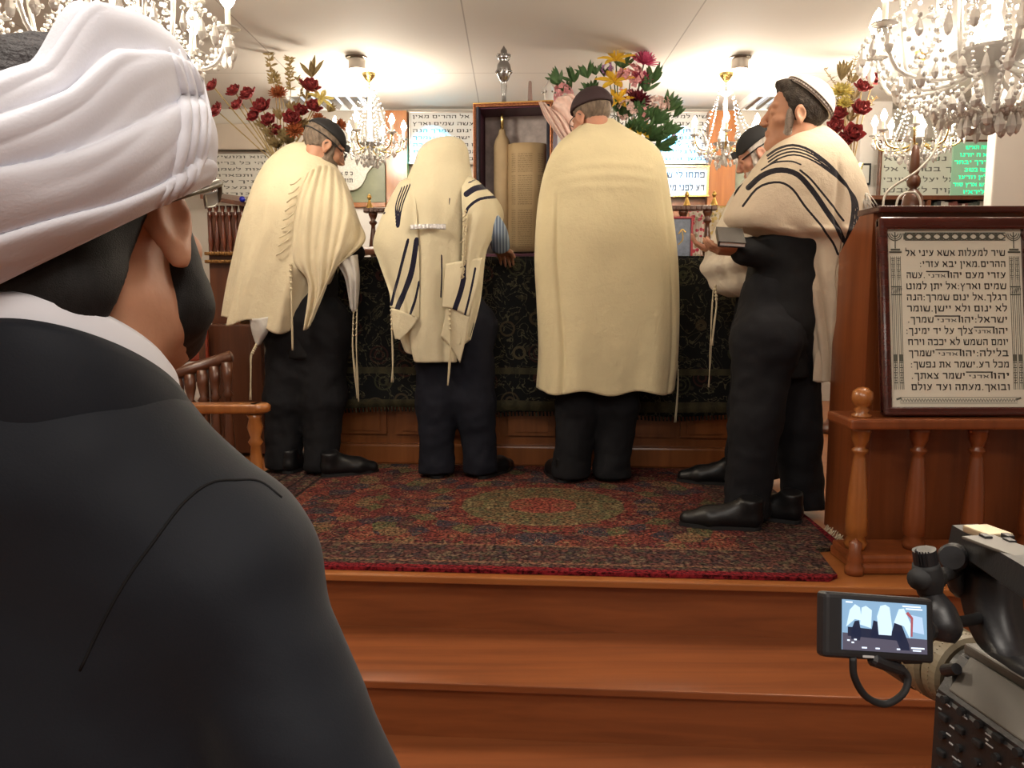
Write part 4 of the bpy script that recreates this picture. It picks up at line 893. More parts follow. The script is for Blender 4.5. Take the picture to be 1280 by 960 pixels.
# turned finial post, cables
t = thing('turned_post', 'dark turned wooden post with a ball, rising behind the podium top', 'post', (1.52, 3.02, PZ))
p = at(1140, 265, 3.05)
bm = B(); lathe_at(bm, (p.x, 3.05, PZ+0.001), [(0.04, 0), (0.04, 1.0), (0.038, p.z-PZ-0.02), (0.040, p.z-PZ+0.02), (0.034, p.z-PZ+0.055), (0.018, p.z-PZ+0.078), (0.012, p.z-PZ+0.085), (0.022, p.z-PZ+0.095), (0.025, p.z-PZ+0.11), (0.020, p.z-PZ+0.128), (0.014, p.z-PZ+0.135), (0.018, p.z-PZ+0.145), (0.016, p.z-PZ+0.2), (0.011, p.z-PZ+0.235), (0.003, p.z-PZ+0.245)], 20); obj('turned_shaft', bm, W_DARK, t, True); t.location = (p.x, 3.05, PZ)
for ch_ in t.children: ch_.data.transform(Matrix.Translation((1.52-p.x, 3.02-3.05, 0)))
M_CABLE = mat('white_cable', (0.62, 0.58, 0.50), 0.5)
for pts, lb in (([(1103, 268, 2.96), (1106, 245, 2.97), (1118, 232, 2.97), (1146, 214, 2.96), (1166, 192, 2.98), (1175, 170, 3.0)], 'white cable rising in a long curve behind the podium to the chandelier'), ([(1119, 268, 2.96), (1122, 250, 2.965), (1130, 242, 2.97), (1143, 241, 2.97), (1150, 250, 2.965), (1152, 268, 2.96)], 'short white cable arched over the podium top by the turned post')):
    bm = B(); tube(bm, [at(*q) for q in pts], 0.0045, 8, 40); tag(obj('cable', bm, M_CABLE, None, True), lb, 'cable')
# bookshelf and books at the right
shy = 5.75
t = thing('bookshelf', 'dark wooden bookshelf under the green-lit board at the right', 'bookshelf', (2.9, shy, PZ))
a = at(1085, 247, shy); b = at(1238, 247, shy); zs = at(1150, 268, shy).z-0.04
bm = B(); box(bm, ((a.x+b.x)/2, shy+0.11, a.z), (b.x-a.x, 0.24, 0.03), 0.003); obj('top', bm, W_DARK, t)
for x in (a.x+0.012, (a.x+b.x)/2, b.x-0.012): bm = B(); box(bm, (x, shy+0.11, (a.z+PZ)/2-0.008), (0.024, 0.23, a.z-PZ-0.02)); obj('upright', bm, W_DARK, t)
for z in (zs, zs-0.3, PZ+0.05): bm = B(); box(bm, ((a.x+b.x)/2, shy+0.11, z), (b.x-a.x-0.03, 0.22, 0.02)); obj('shelf', bm, W_DARK, t)
bm = B(); box(bm, ((a.x+b.x)/2, shy+0.225, (a.z+PZ)/2), (b.x-a.x, 0.01, a.z-PZ-0.03)); obj('back_panel', bm, W_DARK, t)
rnd = random.Random(5); x = a.x+0.35; k = 0
bc = [(0.45, 0.43, 0.38), (0.03, 0.03, 0.035), (0.16, 0.05, 0.04), (0.05, 0.06, 0.05), (0.30, 0.27, 0.22), (0.08, 0.05, 0.03), (0.5, 0.47, 0.4), (0.06, 0.02, 0.02)]
bms = [mat('book_cover_%d' % i, c, 0.5) for i, c in enumerate(bc)]
while x < b.x-0.05:
    w_ = rnd.uniform(0.016, 0.034); h_ = rnd.uniform(0.105, 0.128)
    if abs(x+w_/2-(a.x+b.x)/2) < 0.032: x += 0.035; continue
    ci = rnd.randrange(8) if k else 0; 
    if k == 0: w_ = 0.06
    t2 = thing('book', ['tall pale', 'black', 'dark red', 'dark green', 'tan', 'brown', 'cream', 'maroon'][ci]+' book spine in the row on the dark shelf', 'book', (x+w_/2, shy+0.07, zs+0.011), 'books on the dark shelf')
    bm = B(); y_ = shy+0.07; box(bm, (x+w_/2, y_-0.045, zs+0.011+h_/2), (w_, 0.006, h_), 0.002)
    for s in (0.0015, w_-0.0015): box(bm, (x+s, y_, zs+0.011+h_/2), (0.003, 0.095, h_))
    obj('cover', bm, bms[ci], t2); bm = B(); box(bm, (x+w_/2, y_+0.002, zs+0.013+h_/2-0.004), (w_-0.006, 0.086, h_-0.010)); obj('pages', bm, M_WHITE, t2)
    bm = B(); box(bm, (x+w_/2, y_-0.0485, zs+h_*0.78), (w_*0.7, 0.0012, h_*0.06)); box(bm, (x+w_/2, y_-0.0485, zs+h_*0.3), (w_*0.7, 0.0012, h_*0.03)); obj('spine_bands', bm, M_GOLD, t2)
    x += w_+0.002; k += 1

# ------------------------------------------------------------------ woodwork at the left
cab = thing('carved_stand', 'dark carved wooden stand with gilt trim between the turbaned man and the black-capped man', 'cabinet', (-1.52, 4.5, PZ))
p0 = at(256, 250, 4.35); p1 = at(330, 250, 4.35)
bm = B(); box(bm, ((p0.x+p1.x)/2, 4.52, (PZ+p0.z-0.06)/2), (p1.x-p0.x, 0.30, p0.z-0.06-PZ), 0.006); obj('body', bm, W_DARK, cab)
M_CARV = wood('wood_carved', (0.15, 0.035, 0.015), (0.05, 0.012, 0.008), 2, 3.0, 0.22, 0.7)
bm = B()
for x in np.linspace(p0.x+0.02, p1.x-0.02, 9): lathe_at(bm, (x, 4.36, at(0, 320, 4.35).z), bal_prof(p0.z-at(0, 320, 4.35).z-0.03, 0.016), 10)
obj('carved_columns', bm, M_CARV, cab, True)
for y_ in (317, 327): bm = B(); q = at(300, y_, 4.35); box(bm, ((p0.x+p1.x)/2, 4.355, q.z), (p1.x-p0.x+0.02, 0.05, 0.018), 0.005); [ball(bm, (x, 4.33, q.z), 0.009, 6, 5) for x in np.linspace(p0.x, p1.x, 24)]; obj('gilt_band', bm, mat('old_gilt', (0.34, 0.18, 0.06), 0.4, 0.6, var=(80, 0.4)), cab)
V = [at(250, 243, 4.30), at(336, 258, 4.30), at(336, 250, 4.68), at(250, 238, 4.68)]; bm = B(); lo = [bm.verts.new(v-Vector((0, 0, 0.022))) for v in V]; hi = [bm.verts.new(v) for v in V]; bm.faces.new(hi); bm.faces.new(lo[::-1])
for k in range(4): bm.faces.new((lo[k], lo[(k+1) % 4], hi[(k+1) % 4], hi[k]))
bmesh.ops.recalc_face_normals(bm, faces=bm.faces); obj('sloping_lid', bm, W_DARK, cab)
bm = B(); q = at(268, 241, 4.4); lathe_at(bm, q-Vector((0, 0, 0.02)), [(0.016, 0), (0.012, 0.03), (0.014, 0.06), (0.011, 0.16), (0.006, 0.20), (0.001, 0.21)], 10); obj('spike', bm, W_DARK, cab, True)
bm = B(); ball(bm, at(265, 224, 4.33), 0.014); ball(bm, at(303, 249, 4.28), 0.016); obj('blue_bead', bm, mat('blue_glass', (0.01, 0.015, 0.30), 0.1), cab, True)
bm = B(); box(bm, ((p0.x+p1.x)/2+0.02, 4.30, (PZ+1.31)/2+0.01), (p1.x-p0.x-0.02, 0.16, 1.31-PZ-0.02), 0.008); box(bm, (p1.x-0.03, 4.25, (PZ+1.31)/2+0.01), (0.07, 0.10, 1.31-PZ-0.02), 0.01); obj('lower_panel', bm, W_DARK, cab)
# red chair back and stair railing
st = thing('stair_railing', 'dark brown railing with turned spindles sloping down behind the turbaned man', 'railing', (-1.5, 3.6, PZ))
r0, r1 = at(200, 474, 3.6), at(289, 445, 3.6)
bm = B(); tube(bm, [r0+(r0-r1)*0.5, r0, r1], [0.026, 0.026, 0.026], 10); obj('handrail', bm, W_DARK, st, True)
for k in range(7):
    q = r0+(r1-r0)*(k*0.172-0.1); bm = B(); hgt = q.z-PZ-0.02
    lathe_at(bm, (q.x, q.y, PZ+0.001), [(0.028, 0), (0.028, hgt*0.1), (0.020, hgt*0.15), (0.026, hgt*0.3), (0.016, hgt*0.66), (0.013, hgt*0.71), (0.026, hgt*0.735), (0.013, hgt*0.77), (0.024, hgt*0.87), (0.026, hgt)], 14); obj('spindle', bm, W_DARK, st, True)
ch = thing('wooden_chair', 'glossy red-brown chair back seen under the beard of the turbaned man', 'chair', (-1.62, 4.2, PZ))
bm = B(); a = at(196, 405, 4.15); b = at(262, 452, 4.15); box(bm, ((a.x+b.x)/2, 4.15, (a.z+b.z)/2), (b.x-a.x, 0.03, a.z-b.z), 0.012); obj('backrest', bm, wood('wood_red', (0.28, 0.035, 0.012), (0.17, 0.02, 0.008), 0, 2, 0.2, 0.6), ch)
zs_ = PZ+0.45; bm = B(); box(bm, ((a.x+b.x)/2, 3.97, zs_), (b.x-a.x, 0.36, 0.04), 0.01); obj('seat', bm, W_DARK, ch)
for sx in (a.x+0.03, b.x-0.03):
    bm = B(); box(bm, (sx, 4.15, (PZ+a.z)/2-0.02), (0.035, 0.035, a.z-PZ-0.045), 0.004); obj('leg', bm, W_DARK, ch); bm = B(); box(bm, (sx, 3.83, (PZ+zs_)/2), (0.035, 0.035, zs_-PZ-0.02), 0.004); obj('leg', bm, W_DARK, ch)
nr = thing('low_rail', 'orange-brown wooden handrail with rounded end on turned posts beside the dark jacket shoulder', 'railing', (-1.05, 3.0, PZ))
a = at(190, 510, 3.0); b = at(326, 512, 3.0)
bm = B(); box(bm, ((a.x+b.x)/2, 3.0, a.z), (b.x-a.x, 0.085, 0.036), 0.012, seg=3); lathe_at(bm, (b.x-0.006, 3.0, a.z-0.018), [(0.030, 0), (0.042, 0.008), (0.0425, 0.028), (0.032, 0.036)], 20); obj('handrail', bm, W_ORANGE, nr, True)
for px in (318, 247):
    q = at(px, 512, 3.0); hgt = q.z-0.018-PZ-0.0135; bm = B()
    lathe_at(bm, (q.x, 3.0, PZ+0.0135), [(0.03, 0), (0.03, hgt*0.08), (0.02, hgt*0.12), (0.030, hgt*0.28), (0.022, hgt*0.6), (0.018, hgt*0.70), (0.028, hgt*0.74), (0.018, hgt*0.78), (0.030, hgt*0.88), (0.022, hgt*0.96), (0.03, hgt)], 18); obj('post', bm, W_ORANGE, nr, True)
# ------------------------------------------------------------------ people: materials
def skin_mat(name, col):
    m = mat(name, col, 0.5, spec=0.35, var=(18, 0.10), bump=(140, 0.15, 0.002)); b = m.node_tree.nodes['Principled BSDF']
    b.inputs['Subsurface Weight'].default_value = 0.12; b.inputs['Subsurface Radius'].default_value = (0.012, 0.004, 0.002); return m
SKIN = skin_mat('skin_tan', (0.42, 0.215, 0.135)); SKIN2 = skin_mat('skin_ruddy', (0.47, 0.23, 0.155)); SKIN3 = skin_mat('skin_warm', (0.53, 0.27, 0.165))
def hair_mat(name, col): return mat(name, col, 0.65, spec=0.3, var=(60, 0.45, (1, 1, 0.25)), bump=(220, 0.9, 0.004))
H_BLACK = hair_mat('hair_black', (0.010, 0.009, 0.009)); H_DARK = hair_mat('hair_dark_brown', (0.035, 0.026, 0.020)); H_GREY = hair_mat('hair_grey_brown', (0.16, 0.12, 0.09)); H_WHITE = hair_mat('hair_white', (0.55, 0.50, 0.46)); H_BEARD = hair_mat('beard_grey', (0.30, 0.25, 0.21))
T_BLACK = mat('trouser_black', (0.010, 0.010, 0.012), 0.85, spec=0.2, bump=(60, 0.2, 0.004)); T_NAVY = mat('trouser_navy', (0.010, 0.011, 0.018), 0.85, spec=0.2, bump=(60, 0.2, 0.004))
J_BLACK = mat('jacket_black', (0.010, 0.010, 0.011), 0.85, spec=0.2, bump=(60, 0.2, 0.004))
LEATHER = mat('shoe_leather', (0.006, 0.006, 0.007), 0.38, spec=0.4)
TAL1 = cloth_mat('shawl_cream', (0.66, 0.575, 0.40)); TAL2 = cloth_mat('shawl_ivory', (0.70, 0.63, 0.44), (0.012, 0.011, 0.028)); TAL3 = cloth_mat('shawl_yellow', (0.70, 0.61, 0.385)); TAL4 = cloth_mat('shawl_warm', (0.66, 0.55, 0.41)); TAL5 = cloth_mat('shawl_pale', (0.68, 0.61, 0.50))
TASSEL = mat('tassel_cotton', (0.58, 0.50, 0.34), 0.9); WCLOTH = cloth_mat('white_cotton', (0.62, 0.60, 0.56))
KIP_B = mat('cap_black', (0.009, 0.009, 0.011), 0.75); KIP_M = mat('cap_maroon', (0.030, 0.013, 0.017), 0.75, bump=(200, 0.3, 0.002)); KIP_W = mat('cap_white', (0.62, 0.56, 0.50), 0.8, bump=(150, 0.5, 0.003))

def ground(px, py, z=PZ+0.012):
    u, v = (px-640)/FOC, (480-py)/FOC; dy = cp_+sp_*v; dz = cp_*v-sp_; t = (z-CAMZ)/dz
    return Vector((u*t, dy*t, z))
def head_matrix(c, yaw, pitch=0, roll=0, s=1.0):
    """local x right, y the way the face looks, z up; yaw from straight away (+Y) towards the right (+X), in degrees"""
    return Matrix.Translation(c) @ Matrix.Rotation(R(-yaw), 4, 'Z') @ Matrix.Rotation(R(pitch), 4, 'X') @ Matrix.Rotation(R(roll), 4, 'Y') @ Matrix.Scale(s, 4)
def head_prims(f, M):
    s = M.to_scale().x; P = lambda *a: M @ Vector(a)
    f.ell((0, -0.012, 0.045), (0.075, 0.097, 0.084), M, 0.02)
    f.ell((0, 0.030, -0.030), (0.060, 0.064, 0.085), M, 0.03)
    f.cone(P(-0.035, 0.02, -0.075), P(0, 0.072, -0.098), 0.024*s, 0.022*s, 0.025); f.cone(P(0.035, 0.02, -0.075), P(0, 0.072, -0.098), 0.024*s, 0.022*s, 0.025)
    f.ell((0, 0.080, 0.036), (0.048, 0.016, 0.012), M, 0.012)
    for sx in (-1, 1):
        f.ell((sx*0.031, 0.101, 0.014), (0.019, 0.014, 0.012), M, 0.012, 'sub'); f.ell((sx*0.031, 0.083, 0.013), (0.0125, 0.0125, 0.0125), M, 0.003)
        f.ell((sx*0.045, 0.062, -0.02), (0.022, 0.022, 0.018), M, 0.02)
        f.ell((sx*0.014, 0.103, -0.027), (0.008, 0.010, 0.008), M, 0.006)
    f.cone(P(0, 0.090, 0.024), P(0, 0.113, -0.020), 0.0085*s, 0.0125*s, 0.010)
    f.ell((0, 0.093, -0.053), (0.023, 0.009, 0.006), M, 0.006); f.ell((0, 0.091, -0.064), (0.020, 0.010, 0.007), M, 0.005)
    f.ell((0, 0.103, -0.0585), (0.022, 0.006, 0.0014), M, 0.002, 'sub')
    for sx in (-1, 1):
        E = M @ Matrix.Translation((sx*0.079, -0.006, -0.002)) @ Matrix.Rotation(sx*R(-22), 4, 'Z') @ Matrix.Rotation(R(-8), 4, 'X')
        f.ell((0, 0, 0.006), (0.011, 0.023, 0.030), E, 0.006); f.ell((0, 0.004, -0.024), (0.008, 0.012, 0.013), E, 0.008)
        f.ell((sx*0.010, 0.003, 0.005), (0.008, 0.014, 0.020), E, 0.004, 'sub')
def hand_prims(f, w, d, n, side, curl=0.5, s=1.0, spread=0.35):
    """palm at the wrist w, fingers along d, palm facing n, thumb on the given side"""
    d = Vector(d).normalized(); n = Vector(n); n = (n-d*n.dot(d)).normalized(); a = d.cross(n)*side
    P = lambda x, y, z: Vector(w)+a*x*s+d*y*s+n*z*s
    for x in (-0.026, -0.009, 0.009, 0.026): f.cone(P(x*0.7, 0.0, 0), P(x, 0.078, 0), 0.015*s, 0.0125*s, 0.012)
    for x, L in ((-0.029, 0.062), (-0.010, 0.076), (0.010, 0.081), (0.029, 0.072)):
        c = curl; q = P(x, 0.083, 0.0); dirv = d*math.cos(c)+n*math.sin(c)+a*x*spread*4; r = 0.0095
        for k, l in enumerate((0.48, 0.30, 0.22)):
            q2 = q+dirv.normalized()*L*l*s; f.cone(q, q2, r*s, (r-0.0012)*s, 0.003); q = q2; r -= 0.0012; c += curl*0.9; dirv = d*math.cos(c)+n*math.sin(c)+a*x*spread*2
    q = P(0.026, 0.022, 0.006); q1 = P(0.050, 0.052, 0.016); q2 = P(0.055, 0.080, 0.028)
    f.cone(q, q1, 0.015*s, 0.012*s, 0.01); f.cone(q1, q2, 0.0115*s, 0.009*s, 0.003)
def person_body(root, Mh, J, m, hands=(), name='body', coarse=0.011, thin=1.0):
    """one skin from head to ankles. J: neck, sh (2), el (2), wr (2), pel, hip (2), kn (2), an (2)"""
    hc = np.array(Mh.translation); s = Mh.to_scale().x
    pts = [hc, J['pel']]+[v for k in ('sh', 'el', 'wr', 'hip', 'kn', 'an') for v in J.get(k, ())]+[h[0] for h in hands]
    P = np.array([tuple(p) for p in pts]); lo, hi = P.min(0)-0.22, P.max(0)+0.22; lo[2] = min(p[2] for p in P)-0.08
    fr = [(hc-0.145*s, hc+0.145*s)]+[(np.array(h[0])-0.15, np.array(h[0])+0.15) for h in hands]
    f = Field(lo, hi, coarse, 0.0045, fr)
    head_prims(f, Mh)
    nk = J['neck']; f.cone(Mh @ Vector((0, -0.022, -0.05)), nk, 0.056*s, 0.062, 0.025)
    c = (Vector(J['sh'][0])+Vector(J['sh'][1]))/2
    for i in (0, 1):
        sh = J['sh'][i]; f.cone(nk, sh, 0.055*thin, 0.052*thin, 0.04*thin); f.cone(sh, J['pel'], 0.07*thin, 0.10*thin, 0.05*thin)
        if 'el' in J: f.cone(sh, J['el'][i], 0.050*thin, 0.040, 0.03*thin); f.cone(J['el'][i], J['wr'][i], 0.040, 0.027, 0.02)
        if 'hip' in J:
            f.cone(J['pel'], J['hip'][i], 0.09, 0.085, 0.04); f.cone(J['hip'][i], J['kn'][i], 0.075, 0.05, 0.03); f.cone(J['kn'][i], J['an'][i], 0.048, 0.034, 0.02)
    f.cone(c, J['pel'], 0.10*thin, 0.10*thin, 0.06*thin)
    for h in hands: hand_prims(f, *h)
    return fobj(name, f, m, root, 2)
def wrinkle(V, amp, sc=9.0, seed=0, zst=0.45):
    return np.array([amp*mnoise.noise(Vector((v[0]*sc+seed, v[1]*sc, v[2]*sc*zst*2.2)))+0.5*amp*mnoise.noise(Vector((v[0]*sc*2.3, v[1]*sc*2.3+seed, v[2]*sc*2.6))) for v in V])
def trousers(root, pel, hip, kn, an, r=(0.115, 0.092, 0.075), m=None, waist=None):
    P = np.array([tuple(p) for p in (pel, *hip, *kn, *an)]); f = Field(P.min(0)-0.20, P.max(0)+0.20, 0.011)
    top = Vector(pel)+Vector((0, 0, 0.10)); f.cone(top, pel, r[0]*1.12, r[0]*1.1, 0.05)
    for i in (0, 1):
        f.cone(pel, hip[i], r[0], r[0]*1.02, 0.05); f.cone(hip[i], kn[i], r[0], r[1], 0.06); f.cone(kn[i], an[i], r[1], r[2], 0.03); f.cone(an[i], Vector(an[i])-Vector((0, 0, 0.065)), r[2], r[2]*1.10, 0.02)
    f.cut((0, 0, PZ+0.03), (0, 0, -1))
    return fobj('trousers', f, m or T_BLACK, root, 1, lambda V: wrinkle(V, 0.010, 10, pel[0]*10))
def shoe(root, heel, yaw, L=0.285, tilt=0):
    M = Matrix.Translation(heel) @ Matrix.Rotation(R(-yaw), 4, 'Z'); P = lambda *a: M @ Vector(a)
    c = np.array(P(0, L/2, 0.05)); f = Field(c-0.20, c+0.20, 0.0065)
    f.cone(P(0, 0.035, 0.038), P(0.004, L*0.62, 0.034), 0.038, 0.046, 0.03); f.cone(P(0.004, L*0.62, 0.030), P(0.008, L-0.035, 0.022), 0.046, 0.032, 0.02)
    f.cone(P(0, 0.035, 0.05), P(0, 0.04, 0.105), 0.036, 0.041, 0.02); f.cone(P(0, 0.05, 0.085), P(0, 0.14, 0.05), 0.036, 0.034, 0.02)
    f.cut((0, 0, heel[2]+0.001), (0, 0, -1)); f.cut(P(0, 0.03, 0.118), (0, -0.2, 1))
    o = fobj('shoe', f, LEATHER, root, 1)
    bm = B(); pr = [(0.034*math.cos(a), 0.035+0.036*math.sin(a)) for a in np.linspace(math.pi, 2*math.pi, 9)]+[(0.040, 0.10), (0.048, L*0.62), (0.040, L-0.05), (0.022, L-0.004), (-0.008, L-0.002), (-0.030, L-0.04), (-0.042, L*0.6), (-0.036, 0.10)]
    prism(bm, pr, 0.0005, 0.014, M); obj('sole', bm, M_BLACKR, o)
def jacket(root, nk, sh, pel, el=None, wr=None, m=None, r=0.13, arms=(0, 1), armr=(0.072, 0.062, 0.052), name='jacket', hemz=None):
    P = np.array([tuple(p) for p in (nk, *sh, pel, *(el or ()), *(wr or ()))]); f = Field(P.min(0)-0.24, P.max(0)+0.22, 0.011)
    c = (Vector(sh[0])+Vector(sh[1]))/2
    for i in (0, 1):
        f.cone(Vector(nk)-Vector((0, 0, 0.04)), sh[i], 0.06, 0.068, 0.04); f.cone(sh[i], pel, 0.08, r*0.9, 0.06)
        if el and i in arms: f.cone(sh[i], el[i], armr[0], armr[1], 0.03); f.cone(el[i], wr[i], armr[1], armr[2], 0.02)
    f.cone(c, pel, r*0.9, r, 0.06); f.cone(pel, Vector(pel)-Vector((0, 0, 0.34)), r, r*1.0, 0.04); f.cut(Vector(pel)-Vector((0, 0, 0.20)), (0, 0, -1))
    return fobj(name, f, m or J_BLACK, root, 1, lambda V: wrinkle(V, 0.008, 9, 3))
def cap_on(root, Mh, name, m, zc=0.075, tilt=0, back=0.0, grow=0.011, hair_r=(0.079, 0.102, 0.088)):
    """a skull cap: the crown of the head, thickened, above a tilted line"""
    c = np.array(Mh.translation); f = Field(c-0.19, c+0.19, 0.006)
    f.ell((0, -0.014, 0.045), tuple(a+grow for a in hair_r), Mh, 0.001)
    n = Matrix.Rotation(R(tilt), 3, 'X') @ Vector((0, 0, -1)); f.cut((0, back, zc), n, 0, Mh)
    return fobj(name, f, m, root, 1)
def hair_on(root, Mh, m, cuts, grow=0.006, name='hair', extra=(), it=1):
    c = np.array(Mh.translation); f = Field(c-0.19, c+0.19, 0.006)
    f.ell((0, -0.014, 0.045), (0.075+grow, 0.097+grow, 0.084+grow), Mh, 0.001)
    for e in extra: f.ell(e[0], e[1], Mh, 0.02)
    for p, n in cuts: f.cut(p, n, 0, Mh)
    return fobj(name, f, m, root, it, lambda V: np.array([0.003*mnoise.noise(Vector(v)*70) for v in V]))
def beard_on(root, Mh, m, grow=0.008, cuts=(), extra=()):
    c = np.array(Mh.translation); f = Field(c-0.20, c+0.20, 0.006); P = lambda *a: Mh @ Vector(a); s = Mh.to_scale().x
    f.ell((0, 0.028, -0.045), (0.060+grow, 0.062+grow, 0.068+grow), Mh, 0.02)
    f.cone(P(-0.035, 0.02, -0.075), P(0, 0.072, -0.1), (0.024+grow)*s, (0.022+grow)*s, 0.025); f.cone(P(0.035, 0.02, -0.075), P(0, 0.072, -0.1), (0.024+grow)*s, (0.022+grow)*s, 0.025)
    for sx in (-1, 1): f.ell((sx*0.066, 0.028, -0.015), (0.010+grow*0.4, 0.016, 0.045), Mh, 0.012)
    for e in extra: f.ell(e[0], e[1], Mh, 0.02)
    f.ell((0, 0.115, -0.058), (0.026, 0.022, 0.011), Mh, 0.006, 'sub')
    f.cut((0, 0.09, -0.040), (0, 0.92, 0.40), 0, Mh); f.cut((0, 0.0, -0.03), (0, -1, 0.15), 0, Mh)
    for p, n in cuts: f.cut(p, n, 0, Mh)
    return fobj('beard', f, m, root, 1, lambda V: np.array([0.004*mnoise.noise(Vector(v)*60) for v in V]))
def tassel(root, pts, r=0.0045, n=3, seed=0):
    bm = B(); rnd = random.Random(seed)
    for k in range(n):
        o = [(rnd.uniform(-1.6, 1.6)*(0.3+0.7*i/len(pts)), 0) for i in range(len(pts))]
        tube(bm, [at(p[0]+o[i][0], p[1], p[2]+0.004*k) for i, p in enumerate(pts)], r*0.55, 5, 16)
    for f_ in np.linspace(0.02, 0.25, 5):
        i = f_*(len(pts)-1); a = pts[int(i)]; b = pts[min(int(i)+1, len(pts)-1)]; q = at(*[a[j]+(b[j]-a[j])*(i-int(i)) for j in range(3)]); ball(bm, q, r*1.25, 6, 5)
    return obj('tassel', bm, TASSEL, root, True)
def spectacles(root, Mh, m=None):
    bm = B(); P = lambda *a: Mh @ Vector(a); 
    for sx in (-1, 1):
        tube(bm, [P(sx*0.032+0.021*math.cos(a), 0.112-0.012*abs(math.cos(a))*(1 if sx*math.cos(a) > 0 else 0), 0.010+0.017*math.sin(a)) for a in np.linspace(0, 2*math.pi, 21)], 0.0022, 6)
        tube(bm, [P(sx*0.053, 0.100, 0.014), P(sx*0.079, 0.06, 0.018), P(sx*0.084, 0.0, 0.020), P(sx*0.083, -0.018, 0.006)], 0.0022, 6, 14)
    tube(bm, [P(-0.011, 0.112, 0.014), P(0, 0.117, 0.018), P(0.011, 0.112, 0.014)], 0.002, 6, 7)
    return obj('spectacles', bm, m or M_BLACKP, root, True)
def cube_on(root, Mh, y=0.098, z=0.075):
    bm = B(); box(bm, (0, y-0.002, z), (0.029, 0.029, 0.029), 0.002); box(bm, (0, y-0.02, z-0.002), (0.048, 0.006, 0.046), 0.002); bmesh.ops.transform(bm, matrix=Mh, verts=bm.verts); o = obj('prayer_box', bm, M_BLACKP, root)
    bm = B(); tube(bm, [Mh @ Vector((0.084*math.cos(a), -0.014+0.108*math.sin(a), z-0.022-0.02*math.sin(a))) for a in np.linspace(0, 2*math.pi, 33)], 0.003, 6); obj('strap', bm, M_BLACKR, o)
def person(label, loc): return thing('person', label, 'person', loc)
def folds(n, amp, seed=0, start=0.15, extra=None, grow=1.0):
    rnd = random.Random(seed); ph = [rnd.uniform(0, 6.28) for _ in range(4)]
    def f(t, th, py):
        a = amp*np.clip((t-start)/(1-start), 0, 1)**grow
        d = a*(np.cos(n*th+ph[0]+1.3*t)+0.5*np.cos((n*1.7)//1*th+ph[1]-2*t)+0.35*np.cos((n*2.6)//1*th+ph[2]+3*t))
        return d if extra is None else d+extra(t, th, py)
    return f

